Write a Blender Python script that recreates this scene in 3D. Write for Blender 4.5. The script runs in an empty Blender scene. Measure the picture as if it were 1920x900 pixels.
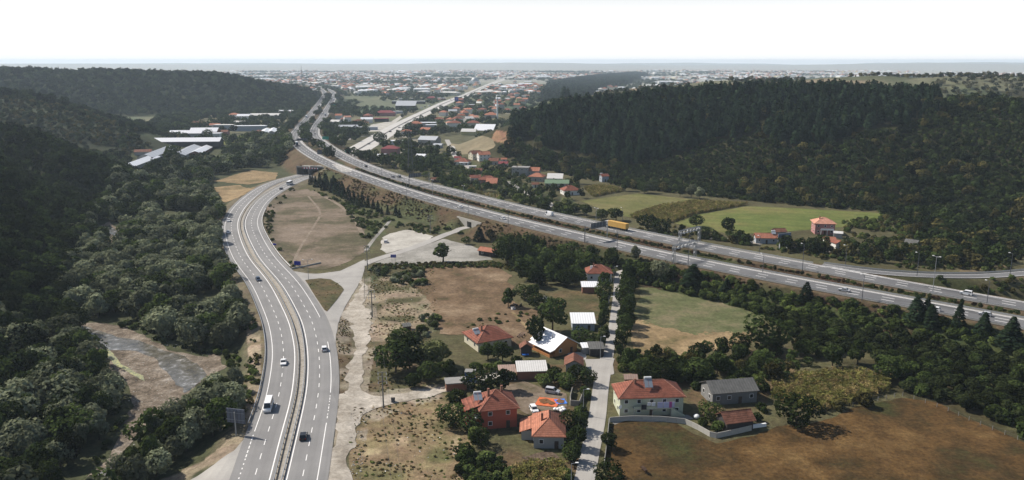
import bpy, math, random
import numpy as np
from mathutils import Vector, Matrix
from mathutils.geometry import delaunay_2d_cdt

random.seed(7)
RNG = np.random.default_rng(11)
R = math.radians
scene = bpy.context.scene
COL = scene.collection

# ------------------------------------------------------------------ camera, sky, sun, exposure
CAMZ, F, YH = 95.0, 1500.0, 114.0          # camera height (m), focal length and horizon row in 1920x900 pixels
TH = math.atan((450.0 - YH) / F)
cam = bpy.data.cameras.new("camera"); cam.sensor_width = 36.0; cam.lens = F / 1920.0 * 36.0
cam.clip_start = 1.0; cam.clip_end = 60000.0
camo = bpy.data.objects.new("camera", cam); COL.objects.link(camo)
camo.location = (0, 0, CAMZ); camo.rotation_euler = (math.pi / 2 - TH, 0, 0)
scene.camera = camo
SUN_AZ, SUN_EL = R(-62.0), R(43.0)
world = bpy.data.worlds.new("World"); scene.world = world; world.use_nodes = True
wn = world.node_tree.nodes; wl = world.node_tree.links
sky = wn.new("ShaderNodeTexSky"); sky.sky_type = 'NISHITA'; sky.sun_disc = False
sky.sun_elevation = SUN_EL; sky.sun_rotation = SUN_AZ % (2 * math.pi)
sky.altitude = 100.0; sky.air_density = 1.0; sky.dust_density = 1.5; sky.ozone_density = 1.0
wn["Background"].inputs[1].default_value = 0.085
# bright summer haze: the sky pales to white towards the horizon all the way round
geo = wn.new("ShaderNodeTexCoord"); sep = wn.new("ShaderNodeSeparateXYZ"); wl.new(geo.outputs["Generated"], sep.inputs[0])
mrg = wn.new("ShaderNodeMapRange"); mrg.interpolation_type = 'SMOOTHSTEP'; wl.new(sep.outputs["Z"], mrg.inputs[0])
mrg.inputs[1].default_value = 0.045; mrg.inputs[2].default_value = 0.12; mrg.inputs[3].default_value = 1.0; mrg.inputs[4].default_value = 0.0
wmx = wn.new("ShaderNodeMix"); wmx.data_type = 'RGBA'; wl.new(mrg.outputs[0], wmx.inputs[0]); wl.new(sky.outputs[0], wmx.inputs[6]); wmx.inputs[7].default_value = (10.6, 10.7, 10.9, 1)
wl.new(wmx.outputs[2], wn["Background"].inputs[0])
sund = bpy.data.lights.new("sun", 'SUN'); sund.energy = 5.0; sund.angle = R(0.5); sund.color = (1.0, 0.925, 0.82)
suno = bpy.data.objects.new("sun", sund); COL.objects.link(suno); suno.location = (-400, 300, 500)
sd = Vector((math.sin(SUN_AZ) * math.cos(SUN_EL), math.cos(SUN_AZ) * math.cos(SUN_EL), math.sin(SUN_EL)))
suno.rotation_euler = (-sd).to_track_quat('-Z', 'Y').to_euler()
vs = scene.view_settings
vs.view_transform = 'Standard'; vs.look = 'None'; vs.gamma = 1.0; vs.exposure = 0.28; vs.use_curve_mapping = False
scene.render.engine = 'CYCLES'
cy = scene.cycles
cy.max_bounces = 5; cy.diffuse_bounces = 2; cy.glossy_bounces = 2; cy.transmission_bounces = 2; cy.transparent_max_bounces = 4
cy.volume_bounces = 1; cy.use_denoising = True; cy.caustics_reflective = False; cy.caustics_refractive = False
HAZE_DENSITY = 0.00008

# ------------------------------------------------------------------ projection helpers
CT, ST = math.cos(TH), math.sin(TH)

def ray(px, py):
    u = (np.asarray(px, float) - 960.0) / F; v = (450.0 - np.asarray(py, float)) / F
    return u, CT + v * ST, -ST + v * CT           # world direction for camera at the origin looking along +Y

def plane(px, py, z):
    dx, dy, dz = ray(px, py); t = (z - CAMZ) / dz
    return dx * t, dy * t

def proj(x, y, z):
    dz = z - CAMZ
    depth = y * CT - dz * ST
    up = y * ST + dz * CT
    return 960.0 + F * x / depth, 450.0 - F * up / depth, depth

def smooth(a, b, x):
    t = np.clip((x - a) / (b - a), 0, 1)
    return t * t * (3 - 2 * t)

def catmull(pts, step):
    """dense, evenly spaced, gently smoothed curve through 2-D points"""
    p = np.array(pts, float); n = len(p)
    e = np.vstack([2 * p[0] - p[1], p, 2 * p[-1] - p[-2]])
    out = []
    for i in range(n - 1):
        p0, p1, p2, p3 = e[i], e[i + 1], e[i + 2], e[i + 3]
        for t in np.linspace(0, 1, 24, endpoint=False):
            out.append(0.5 * ((2 * p1) + (-p0 + p2) * t + (2 * p0 - 5 * p1 + 4 * p2 - p3) * t * t + (-p0 + 3 * p1 - 3 * p2 + p3) * t ** 3))
    out.append(p[-1]); out = np.array(out)
    return resample(out, step)

def resample(c, step):
    s = np.concatenate([[0], np.cumsum(np.hypot(*np.diff(c[:, :2], axis=0).T))])
    n = max(2, int(s[-1] / step) + 1)
    t = np.linspace(0, s[-1], n)
    return np.stack([np.interp(t, s, c[:, k]) for k in range(c.shape[1])], 1)

def smooth_curve(c, sigma):
    """gaussian smoothing along an evenly spaced curve, ends kept"""
    d = np.hypot(*(c[1] - c[0])[:2]); k = max(1, int(3 * sigma / d))
    w = np.exp(-0.5 * (np.arange(-k, k + 1) * d / sigma) ** 2); w /= w.sum()
    pre = 2 * c[0] - c[k:0:-1]; post = 2 * c[-1] - c[-2:-k - 2:-1]
    if len(pre) < k or len(post) < k: return c
    e = np.vstack([pre, c, post])
    return np.stack([np.convolve(e[:, j], w, 'valid') for j in range(c.shape[1])], 1)

def road_curve(px_pts, z, sigma, step=4.0):
    w = [plane(px, py, z) for px, py in px_pts]
    return smooth_curve(catmull(w, step), sigma)

def dist_poly(x, y, c):
    """distance of points to a polyline"""
    best = np.full(x.shape, 1e9)
    for i in range(len(c) - 1):
        ax, ay = c[i][:2]; bx, by = c[i + 1][:2]
        dx, dy = bx - ax, by - ay; L = dx * dx + dy * dy + 1e-9
        t = np.clip(((x - ax) * dx + (y - ay) * dy) / L, 0, 1)
        best = np.minimum(best, (x - ax - t * dx) ** 2 + (y - ay - t * dy) ** 2)
    return np.sqrt(best)

def near_poly(x, y, c, reach):
    """dist_poly, only worked out near the curve (far points get 1e9)"""
    out = np.full(x.shape, 1e9)
    c = np.asarray(c)
    for i in range(0, len(c) - 1, 12):
        seg = c[i:i + 13]
        m = (x > seg[:, 0].min() - reach) & (x < seg[:, 0].max() + reach) & (y > seg[:, 1].min() - reach) & (y < seg[:, 1].max() + reach)
        if m.any(): out[m] = np.minimum(out[m], dist_poly(x[m], y[m], seg))
    return out

def inside(x, y, poly):
    x = np.asarray(x); y = np.asarray(y); r = np.zeros(x.shape, bool)
    n = len(poly)
    for i in range(n):
        x1, y1 = poly[i]; x2, y2 = poly[(i + 1) % n]
        if y1 == y2: continue
        c = ((y1 > y) != (y2 > y)) & (x < (x2 - x1) * (y - y1) / (y2 - y1) + x1)
        r ^= c
    return r

def vnoise(x, y, s, seed):
    """cheap smooth value noise, -1..1"""
    xi = x / s; yi = y / s
    x0 = np.floor(xi); y0 = np.floor(yi); fx = xi - x0; fy = yi - y0
    fx = fx * fx * (3 - 2 * fx); fy = fy * fy * (3 - 2 * fy)
    def h(a, b):
        v = np.sin(a * 127.1 + b * 311.7 + seed * 74.7) * 43758.5453
        return (v - np.floor(v)) * 2 - 1
    return (h(x0, y0) * (1 - fx) + h(x0 + 1, y0) * fx) * (1 - fy) + (h(x0, y0 + 1) * (1 - fx) + h(x0 + 1, y0 + 1) * fx) * fy

# ------------------------------------------------------------------ road centre lines (traced once, then real curves on the ground)
ZL, ZM = 1.0, 7.5
ROAD_A = [(570, 327), (560, 330), (535, 335.5), (497, 350), (462, 375), (440, 402), (433.5, 430), (450, 480), (487, 530), (512, 580), (524, 610), (532.5, 660), (528, 710), (523, 745), (505.5, 800), (490, 850), (478, 895), (457, 960), (430, 1050)]
ROAD_B = [(596, 327), (582, 331), (562, 336), (530, 351), (494, 375), (474, 405), (473, 430), (499, 480), (543, 530), (574, 580), (588, 610), (598, 660), (599.5, 710), (596.5, 745), (586, 800), (576, 850), (568, 895), (552, 960), (532, 1050)]
MWAY_A = [(2060, 634), (1920, 607), (1765, 578.5), (1590, 547), (1440, 518), (1320, 496), (1237, 478), (1152, 459), (1080, 442), (980, 419), (857, 387.5), (780, 365.5), (725, 347.5), (672, 328.5), (627, 311.5), (595, 296.5), (568, 279), (554, 265), (553, 253), (562, 240), (579, 220), (592, 203), (603.5, 186.7), (609, 176), (603, 168), (588, 162), (570, 157)]
MWAY_B = [(2060, 599), (1920, 572), (1772, 549), (1690, 533), (1502, 497.5), (1380, 475.5), (1200, 440), (1080, 414.5), (980, 393), (870, 365.5), (780, 343), (728, 328), (682, 311), (646, 295), (613, 275), (592, 258), (589, 248), (593, 236.7), (605, 220), (614.5, 203), (624, 186.7), (627, 177), (619, 169.5), (604, 164), (585, 159), (560, 155)]
SLIP = [(1540, 497), (1600, 506), (1650, 512), (1700, 515.5), (1767, 518), (1830, 518.5), (1883, 516), (1920, 512.5), (2000, 504), (2080, 493)]
HWAY = [(648, 295), (662, 286), (700, 264), (740, 240), (775, 222), (810, 205), (837, 192), (872, 179), (903, 165), (935, 152), (965, 143), (1000, 134)]
cA = road_curve(ROAD_A, ZL, 9); cB = road_curve(ROAD_B, ZL, 9)
mA = road_curve(MWAY_A, ZM, 22); mB = road_curve(MWAY_B, ZM, 22)
sl = road_curve(SLIP, ZM, 10); hw = road_curve(HWAY, 0.4, 30, 8.0)

# ------------------------------------------------------------------ terrain
RIDGES = [  # hills as ridge lines: x, y, crest height, half width
    [(-215, 120, 60, 95), (-292, 300, 82, 120), (-395, 430, 92, 175), (-600, 640, 82, 260)],
    [(-285, 592, 3, 55), (-345, 612, 27, 80), (-420, 650, 44, 115), (-600, 640, 78, 240)],
    [(-375, 823, 2, 60), (-468, 905, 24, 130), (-640, 1000, 52, 220), (-900, 1050, 74, 350)],
    [(-500, 2080, 3, 110), (-560, 1900, 36, 200), (-665, 1750, 64, 320), (-850, 1700, 70, 420), (-1150, 1600, 74, 500), (-1500, 1300, 80, 600)],
    [(-25, 870, 2, 45), (0, 865, 14, 80), (23, 860, 31, 120), (80, 855, 45, 180), (165, 850, 54, 230), (250, 830, 60, 270), (370, 760, 61, 300), (480, 690, 62, 320), (650, 600, 66, 340), (900, 450, 70, 400)],
    [(110, 1330, 36, 170), (200, 1350, 48, 240), (350, 1400, 59, 340), (600, 1350, 68, 400), (900, 1200, 74, 450), (1300, 900, 78, 500)],
]

def hills(x, y):
    out = np.zeros(x.shape)
    for rd in RIDGES:
        for i in range(len(rd) - 1):
            ax, ay, az, aw = rd[i]; bx, by, bz, bw = rd[i + 1]
            dx, dy = bx - ax, by - ay
            t = np.clip(((x - ax) * dx + (y - ay) * dy) / (dx * dx + dy * dy), 0, 1)
            d = np.hypot(x - ax - t * dx, y - ay - t * dy) / (aw + (bw - aw) * t)
            out = np.maximum(out, (az + (bz - az) * t) * (0.5 + 0.5 * np.cos(np.pi * np.clip(d, 0, 1))) ** 1.1)
    return out

ly = cA[:, 1]; lo = np.argsort(ly)
def raw_height(x, y):
    h = 0.18 * vnoise(x, y, 70, 1) + 0.10 * vnoise(x, y, 31, 2)
    xl = np.interp(y, ly[lo], cA[lo, 0])
    low = smooth(4, 26, xl - x) * (1 - smooth(820, 980, y))
    h -= 4.0 * low
    hh = hills(x, y)
    rough = smooth(6, 30, hh)
    h += hh + rough * (2.6 * vnoise(x, y, 75, 3) + 1.2 * vnoise(x, y, 33, 4))
    rr = np.hypot(x, y); h += smooth(2500, 9000, rr) * 6
    h += smooth(8200, 11500, rr) * np.maximum(0, 34 + 30 * vnoise(x, y, 2600, 51) + 14 * vnoise(x, y, 1100, 52) + 6 * vnoise(x, y, 420, 53))   # low hills that close the valley
    return h

# the lane's underpass: a wall set into the motorway bank, with a cutting in front of it
_na = np.gradient(mA, axis=0); _na /= np.hypot(_na[:, 0], _na[:, 1])[:, None]; _na = np.stack([-_na[:, 1], _na[:, 0]], 1)
_q = mA + 12.6 * _na
_i = int(np.argmin(np.abs(proj(_q[:, 0], _q[:, 1], np.full(len(_q), 0.3))[0] - 879.0) + np.where(np.abs(_q[:, 1] - 470) < 160, 0, 1e6)))
UNDER = (_q[_i], _na[_i])

def full_height(x, y):
    h = raw_height(x, y)
    for c, hwid in ((cA, 6.3), (cB, 6.3)):
        d = near_poly(x, y, c, 30)
        h = np.where(d < 24, ZL - 0.18 + (h - ZL + 0.18) * smooth(hwid, hwid + 9, d), h)
    d = near_poly(x, y, hw, 40)
    h = np.where(d < 34, 0.2 + (h - 0.2) * smooth(14, 26, d), h)
    d = np.minimum(near_poly(x, y, mA, 40), near_poly(x, y, mB, 40))
    d2 = near_poly(x, y, sl, 30) + 4.5
    d = np.minimum(d, d2)
    fill = ZM - 0.22 - np.maximum(0, d - 9.0) / 1.75
    h = np.where(d < 39, np.maximum(h, fill), h)
    h = np.where(d < 9.0, ZM - 0.22, h)
    (qx, qy), (nx, ny) = UNDER
    s = (x - qx) * nx + (y - qy) * ny; lat = np.abs((x - qx) * ny - (y - qy) * nx)
    return np.where((s > -3.3) & (s < 16) & (lat < 15), np.minimum(h, 1.2 - 1.1 * smooth(2, 14, s) + np.maximum(0, lat - 4.5) * .6), h)

ang_f = np.radians(np.arange(-38, 38.001, 0.1)); ang_l = np.radians(np.arange(-178, -38.5, 4.0)); ang_r = np.radians(np.arange(39, 180, 4.0))
ANG = np.concatenate([ang_l, ang_f, ang_r])
RAD = np.concatenate([[2, 20, 50, 80, 105, 125], 130 * 1.0062 ** np.arange(0, 455), 2160 * 1.022 ** np.arange(1, 92)])
AA, RR = np.meshgrid(ANG, RAD)
TX, TY = RR * np.sin(AA), RR * np.cos(AA)
TZ = full_height(TX.ravel(), TY.ravel()).reshape(TX.shape)
LR = np.log(RAD)

def hgt(x, y):
    x = np.asarray(x, float); y = np.asarray(y, float)
    r = np.log(np.maximum(np.hypot(x, y), 2.01)); a = np.arctan2(x, y)
    i = np.interp(r, LR, np.arange(len(RAD))); j = np.interp(a, ANG, np.arange(len(ANG)))
    i0 = np.clip(i.astype(int), 0, len(RAD) - 2); j0 = np.clip(j.astype(int), 0, len(ANG) - 2)
    fi = i - i0; fj = j - j0
    return (TZ[i0, j0] * (1 - fi) + TZ[i0 + 1, j0] * fi) * (1 - fj) + (TZ[i0, j0 + 1] * (1 - fi) + TZ[i0 + 1, j0 + 1] * fi) * fj

_T = np.geomspace(100, 13000, 1600)
def P(px, py):
    """the point of the ground that a photograph pixel shows (first hit of the terrain)"""
    dx, dy, dz = ray(px, py)
    x, y, z = dx * _T, dy * _T, CAMZ + dz * _T
    below = z < hgt(x, y)
    if not below.any():
        k = len(_T) - 1; return float(x[k]), float(y[k]), float(hgt(x[k], y[k]))
    k = max(1, int(np.argmax(below))); a, b = _T[k - 1], _T[k]
    for _ in range(18):
        m = (a + b) / 2
        if CAMZ + dz * m < hgt(dx * m, dy * m): b = m
        else: a = m
    return float(dx * b), float(dy * b), float(CAMZ + dz * b)

def PP(pts): return [P(a, b)[:2] for a, b in pts]
# ------------------------------------------------------------------ object helpers
def tag(o, label=None, cat=None, group=None, kind=None):
    if label: o["label"] = label
    if cat: o["category"] = cat
    if group: o["group"] = group
    if kind: o["kind"] = kind
    return o

def link(name, me, parent=None, mats=()):
    o = bpy.data.objects.new(name, me); COL.objects.link(o)
    for m in mats:
        if me is not None: me.materials.append(m)
    if parent is not None: o.parent = parent
    return o

def empty(name, loc, rz=0.0):
    o = bpy.data.objects.new(name, None); COL.objects.link(o)
    o.location = loc; o.rotation_euler = (0, 0, rz); o.empty_display_size = 0.5
    return o

def mesh_np(name, V, Fq):
    V = np.asarray(V, np.float32); Fq = np.asarray(Fq, np.int32)
    me = bpy.data.meshes.new(name); k = Fq.shape[1]
    me.vertices.add(len(V)); me.vertices.foreach_set("co", V.ravel())
    me.loops.add(Fq.size); me.loops.foreach_set("vertex_index", Fq.ravel())
    me.polygons.add(len(Fq)); me.polygons.foreach_set("loop_start", np.arange(0, Fq.size, k, dtype=np.int32))
    me.update(calc_edges=True)
    return me

class MB:
    """collects boxes, tubes, prisms; build() links them as one mesh object"""
    def __init__(s): s.v = []; s.f = []
    def add(s, vs, fs):
        n = len(s.v); s.v += [tuple(p) for p in vs]; s.f += [tuple(i + n for i in f) for f in fs]; return s
    def box(s, x0, x1, y0, y1, z0, z1):
        return s.add([(x0, y0, z0), (x1, y0, z0), (x1, y1, z0), (x0, y1, z0), (x0, y0, z1), (x1, y0, z1), (x1, y1, z1), (x0, y1, z1)],
                     [(0, 3, 2, 1), (4, 5, 6, 7), (0, 1, 5, 4), (1, 2, 6, 5), (2, 3, 7, 6), (3, 0, 4, 7)])
    def tube(s, p, q, r, r2=None, n=6):
        p = Vector(p); q = Vector(q); r2 = float(r if r2 is None else r2); r = float(r)
        d = (q - p).normalized(); a = d.orthogonal().normalized(); b = d.cross(a)
        vs = []
        for c, rr in ((p, r), (q, r2)):
            for k in range(n):
                t = 2 * math.pi * k / n
                vs.append(c + a * (rr * math.cos(t)) + b * (rr * math.sin(t)))
        fs = [(k, (k + 1) % n, n + (k + 1) % n, n + k) for k in range(n)] + [tuple(range(n - 1, -1, -1)), tuple(range(n, 2 * n))]
        return s.add(vs, fs)
    def slab(s, quad, th):
        """a plate: polygon extruded down its normal by th"""
        q = [Vector(p) for p in quad]; n = (q[1] - q[0]).cross(q[2] - q[0]).normalized() * float(th)
        k = len(q)
        return s.add(q + [p - n for p in q], [tuple(range(k)), tuple(range(2 * k - 1, k - 1, -1))] + [(i, k + i, k + (i + 1) % k, (i + 1) % k) for i in range(k)])
    def prism(s, prof, y0, y1):
        """profile of (x,z) extruded along y"""
        k = len(prof)
        return s.add([(a, y0, b) for a, b in prof] + [(a, y1, b) for a, b in prof],
                     [tuple(range(k)), tuple(range(2 * k - 1, k - 1, -1))] + [(i, k + i, k + (i + 1) % k, (i + 1) % k) for i in range(k)])
    def mesh(s, name):
        me = bpy.data.meshes.new(name); me.from_pydata(s.v, [], s.f); me.update(); return me
    def build(s, name, mat, parent=None):
        return link(name, s.mesh(name), parent, (mat,))

def copy_tree(o, parent=None):
    c = o.copy(); COL.objects.link(c)
    if parent is not None: c.parent = parent
    for ch in list(o.children): copy_tree(ch, c)
    return c

# ------------------------------------------------------------------ materials
def new_mat(name):
    m = bpy.data.materials.new(name); m.use_nodes = True; nt = m.node_tree; nt.nodes.clear()
    out = nt.nodes.new("ShaderNodeOutputMaterial")
    return m, nt, out

def N(nt, typ, **kw):
    n = nt.nodes.new(typ)
    for k, v in kw.items(): setattr(n, k, v)
    return n

def noise(nt, vec, scale, detail=5, rough=0.6):
    n = N(nt, "ShaderNodeTexNoise"); n.inputs["Scale"].default_value = scale; n.inputs["Detail"].default_value = detail
    n.inputs["Roughness"].default_value = rough
    if vec is not None: nt.links.new(vec, n.inputs["Vector"])
    return n.outputs["Fac"]

def ramp(nt, fac, stops):
    r = N(nt, "ShaderNodeValToRGB"); e = r.color_ramp.elements
    while len(e) < len(stops): e.new(0.5)
    for i, (p, c) in enumerate(stops): e[i].position = p; e[i].color = (*c, 1)
    nt.links.new(fac, r.inputs[0]); return r.outputs[0]

def vary(nt, col, fac, amount, k=1.6):
    """colour x (1-amount .. 1+amount) by a 0..1 factor centred on 0.5"""
    a = N(nt, "ShaderNodeMath", operation='MULTIPLY_ADD'); nt.links.new(fac, a.inputs[0])
    a.inputs[1].default_value = 2 * amount * k; a.inputs[2].default_value = 1 - amount * k
    b = N(nt, "ShaderNodeMath", operation='MAXIMUM'); nt.links.new(a.outputs[0], b.inputs[0]); b.inputs[1].default_value = 0.22
    m = N(nt, "ShaderNodeVectorMath", operation='SCALE'); nt.links.new(col, m.inputs[0]); nt.links.new(b.outputs[0], m.inputs["Scale"])
    return m.outputs[0]

def principled(nt, out, col, rough=0.9, spec=0.2, metal=0.0, bump=None, bstr=0.3, bdist=0.2):
    p = N(nt, "ShaderNodeBsdfPrincipled")
    if isinstance(col, tuple): p.inputs["Base Color"].default_value = (*col, 1)
    else: nt.links.new(col, p.inputs["Base Color"])
    p.inputs["Roughness"].default_value = rough; p.inputs["Metallic"].default_value = metal
    p.inputs["Specular IOR Level"].default_value = spec
    if bump is not None:
        b = N(nt, "ShaderNodeBump"); b.inputs["Strength"].default_value = bstr; b.inputs["Distance"].default_value = bdist
        nt.links.new(bump, b.inputs["Height"]); nt.links.new(b.outputs[0], p.inputs["Normal"])
    nt.links.new(p.outputs[0], out.inputs[0]); return p

def ground_mat(name, stops, scale=0.08, fine=0.9, fine_amt=0.25, bump=0.5, stripe=None):
    """world-space patchy ground; stripe = (angle, spacing, strength) for furrows or wheel tracks"""
    m, nt, out = new_mat(name)
    g = N(nt, "ShaderNodeNewGeometry").outputs["Position"]
    c = ramp(nt, noise(nt, g, scale, 8, 0.68), [(.5 + (p - .5) * .62, q) for p, q in stops])
    f2 = noise(nt, g, fine, 6, 0.75)
    c = vary(nt, c, noise(nt, g, scale * 4.3, 5, 0.65), fine_amt * .6, 3.4)
    c = vary(nt, c, f2, fine_amt, 3.4)
    if stripe:
        mp = N(nt, "ShaderNodeMapping"); mp.inputs["Rotation"].default_value = (0, 0, stripe[0]); nt.links.new(g, mp.inputs[0])
        w = N(nt, "ShaderNodeTexWave"); w.inputs["Scale"].default_value = 0.314 / stripe[1]; w.inputs["Distortion"].default_value = 2.5
        w.inputs["Detail"].default_value = 3; w.inputs["Detail Scale"].default_value = 0.6; nt.links.new(mp.outputs[0], w.inputs[0])
        c = vary(nt, c, w.outputs["Fac"], stripe[2])
    principled(nt, out, c, 0.95, 0.1, bump=f2, bstr=bump, bdist=0.25)
    return m

def plain(name, col, rough=0.7, var=0.12, scale=0.8, spec=0.25, metal=0.0):
    m, nt, out = new_mat(name)
    tc = N(nt, "ShaderNodeTexCoord").outputs["Object"]
    rgb = N(nt, "ShaderNodeRGB"); rgb.outputs[0].default_value = (*col, 1)
    c = vary(nt, rgb.outputs[0], noise(nt, tc, scale, 6, 0.65), var)
    principled(nt, out, c, rough, spec, metal); return m

def tiles(name, col, row=0.34, worn=0.22):
    """roof tiles: courses follow lines of equal height, plus columns and weathered patches"""
    m, nt, out = new_mat(name)
    tc = N(nt, "ShaderNodeTexCoord").outputs["Object"]
    w = N(nt, "ShaderNodeTexWave", wave_type='BANDS', bands_direction='Z', wave_profile='SAW')
    w.inputs["Scale"].default_value = 0.314 / row; w.inputs["Distortion"].default_value = 0.4; w.inputs["Detail"].default_value = 2
    nt.links.new(tc, w.inputs[0])
    rgb = N(nt, "ShaderNodeRGB"); rgb.outputs[0].default_value = (*col, 1)
    c = vary(nt, rgb.outputs[0], noise(nt, tc, 0.55, 7, 0.7), worn, 3.2)
    c = vary(nt, c, noise(nt, tc, 3.2, 3, 0.6), 0.18, 2.6)
    c = vary(nt, c, w.outputs["Fac"], 0.2)
    principled(nt, out, c, 0.85, 0.2, bump=w.outputs["Fac"], bstr=0.4, bdist=0.08); return m

def sheet_metal(name, col, step=0.5, rough=0.5, var=0.15, direction='X'):
    m, nt, out = new_mat(name)
    tc = N(nt, "ShaderNodeTexCoord").outputs["Object"]
    w = N(nt, "ShaderNodeTexWave", wave_type='BANDS', bands_direction=direction)
    w.inputs["Scale"].default_value = 0.314 / step; nt.links.new(tc, w.inputs[0])
    rgb = N(nt, "ShaderNodeRGB"); rgb.outputs[0].default_value = (*col, 1)
    c = vary(nt, rgb.outputs[0], noise(nt, tc, 0.7, 6, 0.7), var)
    c = vary(nt, c, w.outputs["Fac"], 0.08)
    principled(nt, out, c, rough, 0.4, bump=w.outputs["Fac"], bstr=0.4, bdist=0.05); return m

def leaf(name, col, light=None, var=0.35, trans=0.25, scale=0.25):
    """foliage: per-plant and clump-by-clump variation of hue and depth"""
    m, nt, out = new_mat(name)
    oi = N(nt, "ShaderNodeObjectInfo").outputs["Random"]
    g = N(nt, "ShaderNodeNewGeometry").outputs["Position"]
    light = light or tuple(min(1, c * 1.9) for c in col)
    mx = N(nt, "ShaderNodeMix", data_type='RGBA'); mx.inputs[6].default_value = (*col, 1); mx.inputs[7].default_value = (*light, 1)
    n1 = noise(nt, g, scale, 3, 0.7)
    mr = N(nt, "ShaderNodeMapRange"); mr.inputs[1].default_value = 0.35; mr.inputs[2].default_value = 0.7; nt.links.new(n1, mr.inputs[0])
    nt.links.new(mr.outputs[0], mx.inputs[0])
    c = vary(nt, mx.outputs[2], oi, var)
    c = vary(nt, c, noise(nt, g, 1.6, 2, 0.5), 0.3)
    d = N(nt, "ShaderNodeBsdfDiffuse"); nt.links.new(c, d.inputs[0])
    t = N(nt, "ShaderNodeBsdfTranslucent"); nt.links.new(c, t.inputs[0])
    mix = N(nt, "ShaderNodeMixShader"); mix.inputs[0].default_value = trans
    nt.links.new(d.outputs[0], mix.inputs[1]); nt.links.new(t.outputs[0], mix.inputs[2]); nt.links.new(mix.outputs[0], out.inputs[0])
    return m

def asphalt(name, stops, scale=0.10, patch=0.0):
    """road surface: grain, streaks and stains that run along the lanes, repair patches, dusty edges"""
    m, nt, out = new_mat(name)
    g = N(nt, "ShaderNodeNewGeometry").outputs["Position"]
    c = ramp(nt, noise(nt, g, scale, 5, 0.6), stops)
    c = vary(nt, c, noise(nt, g, 2.0, 5, 0.7), 0.07, 2.0)
    ac = N(nt, "ShaderNodeAttribute", attribute_name="across").outputs["Fac"]; al = N(nt, "ShaderNodeAttribute", attribute_name="along").outputs["Fac"]
    def lanevec(ka, kl):
        a_ = N(nt, "ShaderNodeMath", operation='MULTIPLY'); nt.links.new(ac, a_.inputs[0]); a_.inputs[1].default_value = ka
        b_ = N(nt, "ShaderNodeMath", operation='MULTIPLY'); nt.links.new(al, b_.inputs[0]); b_.inputs[1].default_value = kl
        v_ = N(nt, "ShaderNodeCombineXYZ"); nt.links.new(a_.outputs[0], v_.inputs[0]); nt.links.new(b_.outputs[0], v_.inputs[1]); return v_.outputs[0]
    c = vary(nt, c, noise(nt, lanevec(0.9, 0.012), 1.0, 4, 0.6), 0.10, 2.6)      # long stains and tyre-polished bands
    c = vary(nt, c, noise(nt, lanevec(0.22, 0.05), 1.0, 2, 0.5), 0.05, 2.4)
    if patch:
        vo = N(nt, "ShaderNodeTexVoronoi", distance='CHEBYCHEV'); vo.inputs["Scale"].default_value = 1.0; nt.links.new(lanevec(0.28, 0.045), vo.inputs["Vector"])
        sp_ = N(nt, "ShaderNodeSeparateColor"); nt.links.new(vo.outputs["Color"], sp_.inputs[0])
        mr = N(nt, "ShaderNodeMapRange"); mr.inputs[1].default_value = 0.86; mr.inputs[2].default_value = 0.87; mr.inputs[3].default_value = 1.0; mr.inputs[4].default_value = 1.0 - patch; nt.links.new(sp_.outputs[0], mr.inputs[0])
        sc_ = N(nt, "ShaderNodeVectorMath", operation='SCALE'); nt.links.new(c, sc_.inputs[0]); nt.links.new(mr.outputs[0], sc_.inputs["Scale"]); c = sc_.outputs[0]
    ab = N(nt, "ShaderNodeMath", operation='ABSOLUTE'); nt.links.new(ac, ab.inputs[0])
    ad = N(nt, "ShaderNodeMath", operation='MULTIPLY_ADD'); nt.links.new(noise(nt, g, 0.35, 5, 0.7), ad.inputs[0]); ad.inputs[1].default_value = 3.0; nt.links.new(ab.outputs[0], ad.inputs[2])
    mr = N(nt, "ShaderNodeMapRange"); mr.inputs[1].default_value = 6.9; mr.inputs[2].default_value = 9.2; mr.inputs[3].default_value = 0; mr.inputs[4].default_value = 0.6; nt.links.new(ad.outputs[0], mr.inputs[0])
    mx = N(nt, "ShaderNodeMix", data_type='RGBA'); nt.links.new(mr.outputs[0], mx.inputs[0]); nt.links.new(c, mx.inputs[6]); mx.inputs[7].default_value = (0.30, 0.27, 0.23, 1)   # dust gathered on the shoulders
    principled(nt, out, mx.outputs[2], 0.88, 0.25); return m

MT = {}
MT['asphalt'] = asphalt("grey_asphalt", [(0.3, (0.19, 0.187, 0.186)), (0.7, (0.235, 0.231, 0.226))], 0.10, 0.12)
MT['asphalt_m'] = asphalt("motorway_asphalt", [(0.3, (0.115, 0.115, 0.119)), (0.5, (0.138, 0.138, 0.141)), (0.7, (0.165, 0.165, 0.166))], 0.03, 0.32)
MT['asphalt_pale'] = asphalt("worn_pale_asphalt", [(0.3, (0.27, 0.26, 0.245)), (0.7, (0.38, 0.365, 0.34))])
MT['concrete_road'] = asphalt("pale_concrete_road", [(0.3, (0.30, 0.285, 0.265)), (0.7, (0.38, 0.365, 0.34))])
MT['paint'] = plain("white_road_paint", (0.78, 0.77, 0.75), 0.7, 0.12, 1.5)
MT['concrete'] = plain("concrete", (0.40, 0.385, 0.35), 0.9, 0.18, 0.6)
MT['concrete_dark'] = plain("weathered_concrete", (0.24, 0.23, 0.21), 0.9, 0.2, 0.6)
MT['gutter'] = ground_mat("gutter_concrete", [(0.35, (0.28, 0.26, 0.23)), (0.55, (0.36, 0.335, 0.295)), (0.75, (0.22, 0.195, 0.16))], 0.5, 1.5, 0.2, 0.2)
MT['gutter2'] = ground_mat("median_dirt", [(0.35, (0.25, 0.22, 0.18)), (0.6, (0.34, 0.31, 0.26)), (0.8, (0.17, 0.13, 0.09))], 0.5, 1.5, 0.2, 0.2)
MT['steel'] = plain("galvanised_steel", (0.33, 0.34, 0.35), 0.5, 0.1, 1.0, 0.5, 0.3)
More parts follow.
